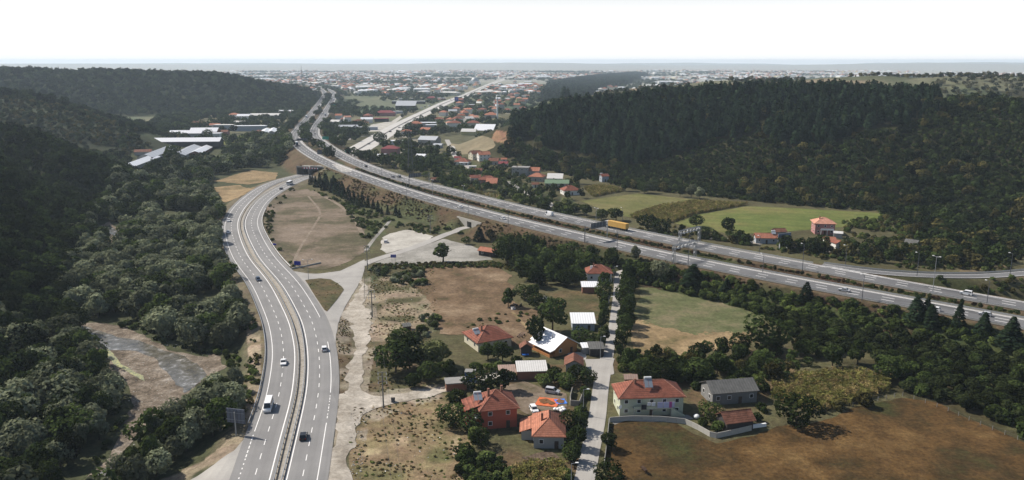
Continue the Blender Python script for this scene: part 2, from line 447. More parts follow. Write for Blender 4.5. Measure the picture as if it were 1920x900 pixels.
MT['steel_dark'] = plain("dark_painted_steel", (0.10, 0.105, 0.12), 0.6, 0.15, 0.8)
MT['wood_pole'] = plain("grey_pole_concrete", (0.20, 0.195, 0.185), 0.9, 0.15, 0.6)
MT['white'] = plain("white_paint", (0.80, 0.80, 0.79), 0.5, 0.06, 0.8)
MT['black'] = plain("black_rubber", (0.015, 0.015, 0.016), 0.9, 0.1, 2)
MT['blue_sign'] = plain("blue_sign_sheet", (0.012, 0.025, 0.33), 0.5, 0.05, 1)
MT['green_sign'] = plain("green_sign_sheet", (0.02, 0.28, 0.20), 0.5, 0.05, 1)

def glass_mat():
    m, nt, out = new_mat("window_glass"); principled(nt, out, (0.02, 0.025, 0.03), 0.12, 0.6); return m
MT['glass'] = glass_mat()

# ------------------------------------------------------------------ the ground sheet
xr, yr, zr = TX.ravel(), TY.ravel(), TZ.ravel()
nr, na = TX.shape
idx = np.arange(nr * na).reshape(nr, na)
Q = np.stack([idx[:-1, :-1], idx[1:, :-1], idx[1:, 1:], idx[:-1, 1:]], -1).reshape(-1, 4)
wrap = np.stack([idx[:-1, -1], idx[1:, -1], idx[1:, 0], idx[:-1, 0]], -1)
gme = mesh_np("ground", np.stack([xr, yr, zr], 1), np.vstack([Q, wrap]))
gc = np.empty((len(xr), 3)); gc[:] = (0.085, 0.078, 0.040)
def paint(mask, col, amt=1.0):
    a = (np.asarray(mask, float) * amt)[:, None]
    gc[:] = gc * (1 - a) + np.array(col) * a
hl = hills(xr, yr)
dist = np.hypot(xr, yr)
leftside = xr < np.interp(yr, ly[lo], cA[lo, 0]) - 8
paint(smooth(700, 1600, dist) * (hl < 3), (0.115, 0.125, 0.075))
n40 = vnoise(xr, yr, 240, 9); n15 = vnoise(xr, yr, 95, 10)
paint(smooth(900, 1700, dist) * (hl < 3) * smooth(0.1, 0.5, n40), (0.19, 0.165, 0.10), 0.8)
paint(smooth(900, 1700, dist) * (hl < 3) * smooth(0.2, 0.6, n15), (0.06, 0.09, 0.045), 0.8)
paint(smooth(2600, 4500, dist) * (hl < 3), (0.33, 0.32, 0.29), 0.85)  # far plain paled in its base colour to mimic haze over town and stubble
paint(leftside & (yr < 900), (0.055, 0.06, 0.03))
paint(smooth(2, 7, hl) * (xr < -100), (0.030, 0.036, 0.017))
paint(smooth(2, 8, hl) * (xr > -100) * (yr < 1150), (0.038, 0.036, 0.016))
paint((hl > 10) & (xr > 0) & (yr > 1150), (0.125, 0.125, 0.075))
paint(smooth(0.1, 0.6, vnoise(xr, yr, 130, 21)) * ((hl > 10) & (xr > 0) & (yr > 1000)), (0.24, 0.185, 0.125), 0.8)
paint(smooth(0.2, 0.6, vnoise(xr, yr, 60, 22)) * ((hl > 10) & (xr > 0) & (yr > 1000)), (0.06, 0.075, 0.035), 0.8)
dm = np.minimum(near_poly(xr, yr, mA, 40), near_poly(xr, yr, mB, 40))
slope = smooth(8, 10, dm) * (1 - smooth(24, 30, dm))
paint(slope, (0.088, 0.062, 0.036)); paint(slope * (xr > 10), (0.052, 0.035, 0.021), .9); paint(slope * smooth(0.0, 0.5, vnoise(xr, yr, 30, 31)), (0.045, 0.055, 0.022), 0.85)
paint((dm < 9) * 1.0, (0.11, 0.08, 0.05))
dl = np.minimum(near_poly(xr, yr, cA, 30), near_poly(xr, yr, cB, 30))
paint(smooth(5, 6, dl) * (1 - smooth(9, 15, dl)), (0.15, 0.125, 0.085), 0.8)
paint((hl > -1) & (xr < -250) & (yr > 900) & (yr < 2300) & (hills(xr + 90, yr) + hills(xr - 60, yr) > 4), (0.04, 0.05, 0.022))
def zone(px_poly, col, amt=1.0, soft=14, seed=5, cut=-0.5):
    w = PP(px_poly); paint(inside(xr, yr, w) * smooth(cut, cut + 0.5, vnoise(xr, yr, soft, seed)), col, amt)
# village surroundings and verges
zone([(640, 590), (800, 500), (1180, 500), (1200, 640), (1150, 960), (600, 960)], (0.085, 0.08, 0.04))
zone([(860, 680), (1010, 680), (1100, 690), (1090, 900), (900, 960), (870, 800), (850, 740)], (0.10, 0.068, 0.038), 0.85, 8, 25, -0.1)
zone([(1150, 670), (1440, 680), (1440, 790), (1290, 780), (1150, 720)], (0.095, 0.064, 0.036), 0.85, 8, 26, -0.1)
zone([(655, 760), (740, 752), (860, 735), (880, 800), (900, 960), (655, 960)], (0.205, 0.155, 0.09), 0.95, 9, 6, -1.2)
zone([(655, 760), (740, 752), (860, 735), (880, 800), (900, 960), (655, 960)], (0.085, 0.088, 0.036), 0.8, 9, 7, 0.2)
zone([(655, 790), (740, 780), (860, 800), (880, 960), (655, 960)], (0.36, 0.28, 0.18), 0.8, 7, 8, 0.3)
zone([(680, 520), (800, 505), (820, 620), (760, 640), (690, 640)], (0.27, 0.215, 0.15), 0.9, 8, 9, -0.4)
zone([(680, 520), (800, 505), (820, 620), (760, 640), (690, 640)], (0.06, 0.075, 0.035), 0.85, 9, 10, 0.1)
zone([(680, 640), (760, 640), (800, 720), (690, 735)], (0.13, 0.10, 0.06), 0.9, 8, 11, -0.5)
zone([(640, 592), (657, 605), (660, 650), (652, 738), (640, 745), (633, 735), (631, 690), (628, 650)], (0.10, 0.075, 0.045), 0.95, 6, 12, -0.9)
zone([(395, 420), (415, 470), (450, 560), (475, 600), (500, 600), (497, 740), (470, 800), (440, 800), (470, 640), (440, 570)], (0.14, 0.11, 0.065), 0.8, 6, 13, -0.3)
zone([(462, 600), (488, 600), (490, 700), (480, 790), (455, 790), (466, 700)], (0.30, 0.24, 0.175), 0.85, 5, 14, -0.5)
zone([(300, 900), (400, 850), (440, 815), (462, 810), (440, 850), (380, 900), (340, 960), (260, 960)], (0.26, 0.21, 0.15), 0.9, 5, 15, -0.5)
zone([(1440, 560), (1990, 690), (1990, 880), (1690, 740), (1440, 610)], (0.050, 0.045, 0.022))
zone([(1180, 660), (1450, 630), (1500, 700), (1440, 740), (1180, 720)], (0.15, 0.105, 0.06), 0.8, 7, 16, -0.3)
zone([(1240, 515), (1440, 555), (1920, 640), (1990, 700), (1440, 590), (1240, 545)], (0.045, 0.06, 0.022), 0.9)
zone([(880, 430), (1240, 500), (1190, 540), (950, 500)], (0.055, 0.055, 0.025), 0.8)
zone([(575, 345), (850, 410), (840, 440), (730, 430), (690, 470), (640, 380)], (0.075, 0.085, 0.038), 0.8, 12, 17, -0.4)
zone([(690, 270), (860, 290), (1080, 380), (1080, 405), (800, 330)], (0.07, 0.08, 0.035), 0.9)
zone([(1400, 430), (1700, 440), (1920, 500), (1990, 540), (1500, 480)], (0.065, 0.06, 0.03), 0.8)
zone([(1800, 470), (1990, 500), (1990, 545), (1800, 515)], (0.15, 0.12, 0.07), 0.8, 10, 18, -0.3)
zone([(930, 245), (985, 250), (960, 275), (920, 262)], (0.26, 0.15, 0.09), 0.9, 8, 19, -0.5)
zone([(600, 560), (690, 500), (705, 560), (705, 640), (690, 735), (860, 718), (870, 735), (740, 772), (690, 800), (668, 960), (590, 960)], (0.29, 0.25, 0.195), 0.75, 6, 41, -0.35)
# town plots and cleared ground on the far plain
zone([(735, 240), (800, 270), (840, 292), (790, 300), (700, 270)], (0.26, 0.24, 0.20), 0.8, 12, 20, -0.2)
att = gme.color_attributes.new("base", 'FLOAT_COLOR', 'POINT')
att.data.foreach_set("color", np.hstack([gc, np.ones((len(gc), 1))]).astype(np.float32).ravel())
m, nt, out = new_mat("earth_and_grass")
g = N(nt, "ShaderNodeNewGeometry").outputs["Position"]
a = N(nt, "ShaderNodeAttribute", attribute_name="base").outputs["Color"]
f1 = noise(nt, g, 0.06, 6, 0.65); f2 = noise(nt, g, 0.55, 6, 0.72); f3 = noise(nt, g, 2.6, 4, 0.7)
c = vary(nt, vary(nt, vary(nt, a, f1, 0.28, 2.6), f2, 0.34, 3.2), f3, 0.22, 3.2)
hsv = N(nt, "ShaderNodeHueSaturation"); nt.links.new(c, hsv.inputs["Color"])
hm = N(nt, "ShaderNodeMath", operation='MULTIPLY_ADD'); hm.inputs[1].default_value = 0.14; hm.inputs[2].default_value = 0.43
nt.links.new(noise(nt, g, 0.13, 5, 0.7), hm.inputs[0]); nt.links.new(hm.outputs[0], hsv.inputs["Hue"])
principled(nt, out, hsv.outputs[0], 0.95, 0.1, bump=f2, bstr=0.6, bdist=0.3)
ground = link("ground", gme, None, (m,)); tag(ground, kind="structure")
for p_ in gme.polygons: break
gme.polygons.foreach_set("use_smooth", np.ones(len(gme.polygons), bool))

# ------------------------------------------------------------------ sheets laid on the ground
def sheet(name, poly_px, mat, lift=0.10, step=None, kind="structure", wob=0.0, px=True, z=None, seed=1):
    w = PP(poly_px) if px else poly_px
    c = resample(np.array(list(w) + [w[0]]), 1.0)[:-1] if not step else resample(np.array(list(w) + [w[0]]), step)[:-1]
    if wob:
        c = c + wob * np.stack([vnoise(c[:, 0], c[:, 1], 3.5, seed), vnoise(c[:, 0], c[:, 1], 3.5, seed + 50)], 1) + 1.2 * wob * np.stack([vnoise(c[:, 0], c[:, 1], 11, seed + 3), vnoise(c[:, 0], c[:, 1], 11, seed + 53)], 1)
    s = max(2.0, step or 2.0)
    gx, gy = np.meshgrid(np.arange(c[:, 0].min(), c[:, 0].max(), s), np.arange(c[:, 1].min(), c[:, 1].max(), s))
    gx = gx.ravel(); gy = gy.ravel(); k = inside(gx, gy, c); gx, gy = gx[k], gy[k]
    d = dist_poly(gx, gy, np.vstack([c, c[:1]])); gx, gy = gx[d > 0.5 * s], gy[d > 0.5 * s]
    pts = [Vector((a, b)) for a, b in c] + [Vector((a, b)) for a, b in zip(gx, gy)]
    r = delaunay_2d_cdt(pts, [], [list(range(len(c)))], 1, 1e-4)
    vx = np.array([[v.x, v.y] for v in r[0]])
    zz = hgt(vx[:, 0], vx[:, 1]) + lift if z is None else np.full(len(vx), z)
    me = bpy.data.meshes.new(name); me.from_pydata(np.column_stack([vx, zz]).tolist(), [], [tuple(f) for f in r[2]]); me.update()
    if len(me.polygons) and me.polygons[0].normal.z < 0: me.flip_normals()
    o = link(name, me, None, (mat,)); tag(o, kind=kind)
    return o

def normals2(c):
    d = np.gradient(c[:, :2], axis=0); d /= np.hypot(d[:, 0], d[:, 1])[:, None]
    return np.stack([-d[:, 1], d[:, 0]], 1)           # points to the left of travel

def ribbon_mesh(name, c, offs, z, mat=None, parent=None):
    """strip along curve c at lateral offsets offs (several columns); z = constant, array or None (drape)"""
    n = normals2(c); cols = []
    offs = [np.full(len(c), o) if np.isscalar(o) else o for o in offs]
    V = []
    for o in offs:
        p = c[:, :2] + n * o[:, None]
        zz = hgt(p[:, 0], p[:, 1]) + z[1] if isinstance(z, tuple) else np.full(len(c), z)
        V.append(np.column_stack([p, zz]))
    k = len(offs); V = np.stack(V, 1).reshape(-1, 3)
    i = np.arange(len(c) - 1)[:, None] * k + np.arange(k - 1)[None, :]; i = i.ravel()
    Fq = np.stack([i, i + k, i + k + 1, i + 1], 1)
    if offs[0][0] < offs[-1][0]: Fq = Fq[:, ::1][:, [0, 1, 2, 3]]
    me = mesh_np(name, V, Fq)
    if len(me.polygons) and me.polygons[0].normal.z < 0: me.flip_normals()
    at = me.attributes.new("across", 'FLOAT', 'POINT')
    at.data.foreach_set("value", np.tile(np.array([o[0] for o in offs], np.float32), len(c)))
    at = me.attributes.new("along", 'FLOAT', 'POINT'); sl_ = np.concatenate([[0], np.cumsum(np.hypot(*np.diff(c[:, :2], axis=0).T))])
    at.data.foreach_set("value", np.repeat(sl_.astype(np.float32), k))
    return link(name, me, parent, (mat,) if mat else ())

def dashes(c, off, width, dash, gap, z, phase=0.0):
    """verts/faces of broken line along the curve"""
    f = resample(c, 0.75); n = normals2(f); p = f + n * off
    mb = MB(); per = dash + gap; s = 0.75 * np.arange(len(f))
    k = 0; i = 0
    start = phase
    while start + dash < s[-1]:
        a = int(start / 0.75); b = int((start + dash) / 0.75)
        j = list(range(a, b + 1, max(1, (b - a) // 2)))
        vs = []
        for q in j: vs += [(*(p[q] + n[q] * width / 2), z), (*(p[q] - n[q] * width / 2), z)]
        mb.add(vs, [(2 * t, 2 * t + 1, 2 * t + 3, 2 * t + 2) for t in range(len(j) - 1)])
        start += per
    return mb

def cut(c, y0=None, y1=None, x0=None, x1=None):
    k = np.ones(len(c), bool)
    if y0 is not None: k &= c[:, 1] >= y0
    if y1 is not None: k &= c[:, 1] <= y1
    if x0 is not None: k &= c[:, 0] >= x0
    if x1 is not None: k &= c[:, 0] <= x1
    return c[k]

def join_meshes(name, mbs, mat, parent):
    b = MB()
    for m_ in mbs: b.add(m_.v, m_.f)
    return b.build(name, mat, parent)

# fields, tracks, gravel ----------------------------------------------------------------
BRN = [(0.3, (0.115, 0.075, 0.042)), (0.5, (0.20, 0.135, 0.078)), (0.7, (0.26, 0.185, 0.11))]
fm_dry = ground_mat("dry_brown_field", [(0.28, (0.0680, 0.0600, 0.0280)), (0.42, (0.1240, 0.0840, 0.0496)), (0.58, (0.1680, 0.1160, 0.0720)), (0.75, (0.2320, 0.1720, 0.1120))], 0.045, 0.8, 0.3, 0.6)
fm_lot = ground_mat("trampled_brown_ground", [(0.18, (0.060, 0.064, 0.030)), (0.40, (0.098, 0.085, 0.052)), (0.54, (0.165, 0.130, 0.095)), (0.78, (0.225, 0.18, 0.14))], 0.030, 0.7, 0.25, 0.5)
fm_rut = ground_mat("bare_wheel_ruts", [(0.3, (0.17, 0.135, 0.10)), (0.7, (0.25, 0.205, 0.16))], 0.1, 0.9, 0.25)
fm_rust = ground_mat("rust_brown_meadow", [(0.22, (0.040, 0.043, 0.015)), (0.40, (0.054, 0.036, 0.015)), (0.56, (0.092, 0.053, 0.020)), (0.78, (0.155, 0.098, 0.040))], 0.040, 0.9, 0.36, 0.9)
fm_green = ground_mat("thin_green_pasture", [(0.30, (0.0780, 0.0936, 0.0390)), (0.5, (0.1131, 0.1170, 0.0562)), (0.72, (0.1677, 0.1443, 0.0858))], 0.06, 0.8, 0.25, 0.5)
fm_tan = ground_mat("mown_tan_stubble", [(0.22, (0.125, 0.105, 0.05)), (0.45, (0.215, 0.155, 0.085)), (0.78, (0.31, 0.23, 0.13))], 0.05, 0.9, 0.28, 0.5)
fm_mix = ground_mat("green_and_brown_grass", [(0.30, (0.0553, 0.0638, 0.0255)), (0.5, (0.0850, 0.0723, 0.0357)), (0.7, (0.1403, 0.0978, 0.0553))], 0.06, 0.9, 0.3, 0.6)
fm_valley = ground_mat("valley_pasture", [(0.25, (0.085, 0.098, 0.030)), (0.45, (0.118, 0.120, 0.043)), (0.60, (0.15, 0.14, 0.058)), (0.78, (0.17, 0.125, 0.065))], 0.022, 0.5, 0.2, 0.4, (2.2, 14, 0.03))
fm_vgreen = ground_mat("bright_green_hayfield", [(0.25, (0.080, 0.108, 0.028)), (0.45, (0.110, 0.132, 0.038)), (0.62, (0.145, 0.145, 0.05)), (0.80, (0.17, 0.135, 0.068))], 0.018, 0.5, 0.2, 0.4, (1.9, 10, 0.03))
fm_far = ground_mat("far_tan_field", [(0.3, (0.1600, 0.1400, 0.0880)), (0.7, (0.2320, 0.1920, 0.1240))], 0.02, 0.3, 0.15, 0.3)
fm_track = ground_mat("dusty_pale_track", [(0.22, (0.225, 0.195, 0.155)), (0.48, (0.36, 0.325, 0.275)), (0.78, (0.46, 0.42, 0.365))], 0.09, 1.0, 0.22, 0.3)
fm_gravel = ground_mat("grey_gravel", [(0.22, (0.175, 0.165, 0.145)), (0.45, (0.265, 0.255, 0.23)), (0.75, (0.345, 0.33, 0.30))], 0.05, 1.2, 0.2, 0.3)
fm_chalk = ground_mat("pale_crushed_stone", [(0.3, (0.34, 0.32, 0.285)), (0.7, (0.47, 0.45, 0.405))], 0.08, 1.5, 0.16, 0.3)
fm_river = ground_mat("river_gravel_bar", [(0.22, (0.085, 0.068, 0.050)), (0.42, (0.155, 0.125, 0.095)), (0.60, (0.215, 0.18, 0.142)), (0.80, (0.32, 0.285, 0.245))], 0.14, 1.6, 0.45, 1.0)
fm_soil = ground_mat("dark_soil", [(0.3, (0.06, 0.045, 0.035)), (0.7, (0.15, 0.11, 0.08))], 0.3, 1.5, 0.3)

for poly, mt, wob in (
    ([(765, 507), (800, 502), (925, 494), (950, 510), (960, 530), (955, 560), (1000, 578), (1008, 590), (990, 640), (960, 650), (930, 640), (880, 625), (826, 625), (818, 590), (808, 565), (790, 548), (768, 530)], fm_dry, 1.2),
    ([(497, 385), (512, 368), (545, 357), (575, 355), (620, 372), (660, 400), (682, 430), (685, 460), (672, 480), (640, 497), (600, 506), (562, 500), (545, 480), (515, 452), (500, 425)], fm_lot, 1.2),
    ([(1197, 537), (1230, 542), (1300, 556), (1370, 572), (1430, 588), (1442, 594), (1405, 622), (1300, 628), (1190, 600)], fm_green, 1.5),
    ([(1189, 598), (1300, 626), (1408, 620), (1380, 650), (1310, 668), (1240, 672), (1182, 655), (1180, 620)], fm_tan, 1.5),
    ([(1000, 552), (1060, 545), (1125, 552), (1124, 594), (1070, 600), (1035, 585)], fm_mix, 1.0),
    ([(1146, 800), (1180, 792), (1275, 796), (1330, 828), (1345, 830), (1412, 812), (1440, 800), (1520, 792), (1600, 768), (1680, 748), (1750, 752), (1800, 778), (1860, 803), (1920, 832), (2000, 870), (2020, 1000), (1120, 1000), (1140, 880)], fm_rust, 0.8),
    ([(1088, 377), (1195, 363), (1280, 372), (1390, 384), (1300, 402), (1245, 416), (1205, 412), (1150, 402)], fm_valley, .3),
    ([(1262, 418), (1310, 402), (1400, 387), (1500, 391), (1640, 399), (1664, 403), (1640, 412), (1600, 424), (1480, 434), (1385, 440), (1320, 432)], fm_vgreen, .3),
    ([(400, 340), (470, 319), (520, 324), (516, 336), (470, 346), (430, 343)], fm_tan, 1.0),
    ([(392, 352), (450, 347), (482, 353), (445, 372), (420, 380), (395, 366)], fm_tan, 1.0),
    ([(405, 272), (440, 256), (500, 246), (520, 255), (470, 270)], fm_vgreen, 0.5),
    ([(836, 266), (925, 262), (930, 275), (900, 288), (862, 290)], fm_far, 0.5),
    ([(782, 168), (800, 165.5), (850, 164), (888, 164), (895, 168), (870, 173), (830, 174.5), (795, 172)], fm_far, 0.5),
    ([(1005, 850), (1030, 846), (1055, 858), (1040, 870), (990, 866), (975, 858)], fm_soil, 0.6),
):
    sheet("field", poly, mt, 0.11, wob=wob, seed=len(poly), step=2.0 if poly[0][1] > 300 else 8.0)
sheet("lay_by", [(360, 898), (400, 872), (440, 846), (462, 818), (474, 826), (452, 880), (430, 960), (270, 960)], MT['asphalt_pale'], 0.12, wob=0.3)
sheet("car_park", [(700, 493), (735, 481), (790, 462), (832, 448), (850, 452), (880, 461), (920, 477), (926, 488), (880, 490), (800, 494), (740, 498)], fm_gravel, 0.12, wob=0.6)
sheet("car_park", [(717, 468), (716, 446), (735, 438), (760, 431), (785, 434), (811, 443), (800, 453), (760, 467), (725, 476)], fm_chalk, 0.12, wob=0.8)
sheet("junction", [(549, 509), (575, 513), (600, 513.5), (637, 508.5), (662, 497), (683, 487), (684, 503), (680, 520), (665, 545), (647, 575), (640, 592), (632, 612), (629, 640), (628, 680), (612, 690), (606, 660), (600, 640), (588, 600), (572, 562), (556, 528)], MT['asphalt_pale'], 0.14, wob=0.15)
sheet("dirt_track", [(640, 592), (652, 578), (668, 548), (680, 522), (688, 545), (684, 575), (692, 600), (698, 620), (690, 640), (683, 665), (679, 690), (678, 715), (684, 732), (700, 741), (716, 742), (760, 738), (800, 733), (830, 728), (850, 722), (856, 731), (820, 742), (780, 750), (740, 760), (700, 770), (680, 785), (665, 810), (657, 850), (655, 900), (652, 1000), (606, 1000), (612, 900), (620, 850), (629, 790), (634, 745), (640, 741), (652, 740), (650, 715), (655, 680), (662, 650), (662, 630), (655, 605)], fm_track, 0.11, wob=1.1)
island = sheet("traffic_island", [(572, 526), (600, 522.5), (620, 524.5), (640, 537), (645, 544), (630, 565), (613, 585), (608, 582), (590, 555)], fm_mix, 0.26, wob=0.05)
sheet("yard", [(1096, 674), (1152, 672), (1150, 702), (1110, 706), (1098, 690)], MT['concrete_road'], 0.12, wob=0.3)
sheet("yard", [(852, 727), (890, 712), (930, 694), (955, 694), (960, 700), (900, 717)], fm_chalk, 0.10, wob=0.4)
sheet("yard", [(940, 725), (985, 715), (1010, 725), (1060, 738), (1065, 765), (1020, 776), (985, 778), (965, 762), (958, 745)], fm_lot, 0.10, wob=0.4)
sheet("yard", [(690, 247), (695, 234), (735, 227), (752, 216), (760, 216), (722, 246)], fm_chalk, 0.10, 4.0)
sheet("yard", [(1062, 660), (1098, 660), (1098, 674), (1070, 680)], MT['concrete'], 0.10, wob=0.3)
sheet("yard", [(1145, 783), (1290, 778), (1300, 786), (1260, 790), (1150, 797)], MT['concrete_dark'], 0.10, wob=0.2)
sheet("gravel_bed", [(118, 606), (150, 606), (240, 612), (262, 629), (300, 646), (332, 659), (375, 667), (412, 669), (420, 690), (397, 702), (377, 717), (347, 747), (298, 776), (270, 802), (246, 828), (222, 866), (192, 900), (140, 960), (90, 960), (160, 900), (205, 860), (232, 800), (248, 760), (243, 722), (213, 697), (193, 662), (178, 642), (138, 622)], fm_river, 0.10, wob=0.9)
sheet("gravel_bed", [(182, 426), (205, 416), (232, 434), (228, 446), (214, 462), (192, 442)], fm_river, 0.10, wob=0.6)
sheet("gravel_bed", [(393, 662), (415, 668), (418, 690), (400, 698), (388, 680)], fm_river, 0.16, wob=0.6)

m, nt, out = new_mat("shallow_river_water")
g = N(nt, "ShaderNodeNewGeometry").outputs["Position"]
c = ramp(nt, noise(nt, g, 0.30, 8, 0.72), [(0.33, (0.055, 0.055, 0.05)), (0.48, (0.11, 0.10, 0.075)), (0.56, (0.15, 0.145, 0.13)), (0.66, (0.42, 0.41, 0.39))])
principled(nt, out, c, 0.18, 0.5, bump=noise(nt, g, 1.1, 5, 0.7), bstr=0.5, bdist=0.15)
MT['water'] = m
sheet("river", [(122, 608), (150, 611), (215, 631), (260, 639), (300, 654), (350, 669), (381, 689), (384, 705), (366, 726), (346, 738), (335, 727), (315, 705), (300, 690), (288, 671), (260, 660), (225, 657), (200, 657), (184, 646), (158, 631)], m, 0.17, wob=0.6)
sheet("river", [(205, 872), (238, 851), (250, 857), (216, 888), (185, 905), (130, 960), (110, 960)], m, 0.17, wob=0.3)
sheet("river", [(193, 432), (206, 422), (226, 438), (222, 446), (208, 440)], m, 0.17, wob=0.3)
m, nt, out = new_mat("yellow_algae_scum")
principled(nt, out, ramp(nt, noise(nt, N(nt, "ShaderNodeNewGeometry").outputs["Position"], 0.9, 5, 0.7), [(0.42, (0.13, 0.14, 0.10)), (0.58, (0.36, 0.36, 0.16))]), 0.7, 0.3)
sheet("river", [(192, 656), (205, 655), (214, 664), (228, 682), (250, 697), (268, 706), (272, 716), (262, 712), (240, 698), (218, 686), (203, 672)], m, 0.18, wob=0.3)

# ------------------------------------------------------------------ roads
def road(name, c, offs, z, mat):
    o = ribbon_mesh(name, c, offs, z, mat); tag(o, kind="structure"); return o

def strips(c, lines, z):
    out = []
    for off, w in lines:
        n = normals2(c); p = c[:, :2] + n * off; mb = MB()
        vs = []
        for q in range(len(c)): vs += [(*(p[q] + n[q] * w / 2), z), (*(p[q] - n[q] * w / 2), z)]
        mb.add(vs, [(2 * t, 2 * t + 1, 2 * t + 3, 2 * t + 2) for t in range(len(c) - 1)]); out.append(mb)
    return out

fA, fB = resample(cA, 2.0), resample(cB, 2.0)
# the dual road runs from its portal towards the viewer, so a positive offset is the viewer's right
rA = road("road", fA, [-5.6, -3.6, -1.8, 0, 1.8, 3.6, 4.3], ZL, MT['asphalt'])
rB = road("road", fB, [-4.2, -3.6, -1.8, 0, 1.8, 3.6, 5.9], ZL, MT['asphalt'])
ZP = ZL + 0.02
def join_y(c, ya, yb):   # part of a curve between two photo rows
    pyy = proj(c[:, 0], c[:, 1], np.full(len(c), ZL))[1]
    return c[(pyy >= ya) & (pyy <= yb)]
pA = strips(fA, [(3.55, 0.3)], ZP) + strips(join_y(fA, 300, 812), [(-3.5, 0.22)], ZP) + [dashes(join_y(fA, 808, 2000), -3.5, 0.25, 1.0, 1.2, ZP), dashes(fA, 0, 0.2, 3.0, 4.5, ZP)]
join_meshes("lane_markings", pA, MT['paint'], rA)
pB = strips(fB, [(-3.5, 0.26)], ZP) + strips(join_y(fB, 300, 598), [(3.45, 0.22)], ZP) + strips(join_y(fB, 642, 742), [(3.45, 0.22)], ZP) + strips(join_y(fB, 790, 2000), [(3.45, 0.22)], ZP) + \
     [dashes(join_y(fB, 596, 646), 3.45, 0.22, 0.6, 0.9, ZP), dashes(join_y(fB, 742, 790), 3.45, 0.22, 1.0, 1.0, ZP), dashes(fB, 0, 0.2, 3.0, 4.5, ZP)]
join_meshes("lane_markings", pB, MT['paint'], rB)
# median between the two carriageways: sunken gutter strip and cracked concrete slab
def between(t):
    n = min(len(fA), len(fB)); a = resample(fA, 1.0); b = resample(fB, 1.0)
    k = 400
    s1 = np.linspace(0, len(a) - 1, k); s2 = np.linspace(0, len(b) - 1, k)
    A2 = np.stack([np.interp(s1, np.arange(len(a)), a[:, j]) for j in (0, 1)], 1) + 4.3 * np.stack([np.interp(s1, np.arange(len(a)), normals2(a)[:, j]) for j in (0, 1)], 1)
    B2 = np.stack([np.interp(s2, np.arange(len(b)), b[:, j]) for j in (0, 1)], 1) - 4.2 * np.stack([np.interp(s2, np.arange(len(b)), normals2(b)[:, j]) for j in (0, 1)], 1)
    return A2 * (1 - t) + B2 * t
def lerp_strip(name, t0, t1, z, mat):
    a, b = between(t0), between(t1); k = len(a)
    V = np.vstack([np.column_stack([a, np.full(k, z)]), np.column_stack([b, np.full(k, z)])])
    i = np.arange(k - 1); me = mesh_np(name, V, np.stack([i, k + i, k + i + 1, i + 1], 1))
    if me.polygons[0].normal.z < 0: me.flip_normals()
    o = link(name, me, None, (mat,)); tag(o, kind="structure"); return o
lerp_strip("median", 0.0, 0.5, ZL - 0.06, MT['gutter2']); lerp_strip("median", 0.5, 1.0, ZL - 0.03, MT['gutter'])

# motorway: positive offset = the side towards the viewer (left for the far stretch)
gA, gB = resample(mA, 3.0), resample(mB, 3.0)
rMA = road("motorway", gA, [-6.4, -5.25, -3.5, -1.75, 0, 1.75, 3.5, 5.25, 6.6], ZM, MT['asphalt_m'])
rMB = road("motorway", gB, [-6.6, -5.25, -3.5, -1.75, 0, 1.75, 3.5, 5.25, 6.4], ZM, MT['asphalt_m'])
ZQ = ZM + 0.025
join_meshes("lane_markings", strips(gA, [(5.5, 0.38), (-5.0, 0.4), (-6.05, 0.4)], ZQ) + [dashes(cut(gA, y1=1700), 2.2, 0.36, 5.0, 7.5, ZQ), dashes(cut(gA, y1=1700), -1.4, 0.36, 5.0, 7.5, ZQ, 1)], MT['paint'], rMA)
join_meshes("lane_markings", strips(gB, [(5.2, 0.4), (-5.0, 0.36), (-6.2, 0.3)], ZQ) + [dashes(cut(gB, y1=1700), 1.6, 0.36, 5.0, 7.5, ZQ), dashes(cut(gB, y1=1700), -2.0, 0.36, 5.0, 7.5, ZQ, 1)], MT['paint'], rMB)
fS = resample(sl, 2.0)
rS = road("slip_road", fS, [-3.2, -1.6, 0, 1.6, 3.4], ZM + 0.006, MT['asphalt_m'])
join_meshes("lane_markings", strips(fS, [(2.6, 0.22), (-2.6, 0.22)], ZQ), MT['paint'], rS)
# hatched nose where the slip road leaves
hb = MB()
ga = [plane(1560 + 11 * k, 499.5 + 2.35 * k, ZQ + 0.01) for k in range(9)]
for k, (hx, hy) in enumerate(ga):
    hb.add([(hx - 2.6, hy + .6, ZQ + .01), (hx - 1.9, hy + .6, ZQ + .01), (hx + 2.0, hy - 1.2, ZQ + .01), (hx + 1.3, hy - 1.2, ZQ + .01)], [(0, 1, 2, 3)])
hb.build("nose_hatching", MT['paint'], rS)
# paved crossover between the carriageways
sheet("crossover", [plane(*p, ZM) for p in [(622, 307), (640, 309), (662, 317), (658, 322), (640, 322), (628, 313)]], MT['concrete_road'], px=False, z=ZM + 0.012)
# the pale dual highway beyond
MT['hw'] = plain("bleached_highway_concrete", (0.46, 0.445, 0.42), 0.9, 0.15, 0.05)
rH = road("highway", hw, [-14, -7, -1.3, 0, 1.3, 7, 14], 0.42, MT['hw'])
def raised(c, off, w, h, z):
    n = normals2(c); p = c[:, :2] + n * off; mb = MB(); vs = []
    for q in range(len(c)):
        a = p[q] + n[q] * w / 2; b = p[q] - n[q] * w / 2
        vs += [(*a, z), (*a, z + h), (*b, z + h), (*b, z)]
    fs = []
    for t in range(len(c) - 1):
        for k in range(3): fs.append((4 * t + k, 4 * t + k + 1, 4 * t + 5 + k, 4 * t + 4 + k))
    fs += [(0, 1, 2, 3), tuple(4 * (len(c) - 1) + k for k in (3, 2, 1, 0))]
    return mb.add(vs, fs)
raised(hw, 0, 1.4, 0.7, 0.43).build("median_kerb", MT['concrete_dark'], rH)
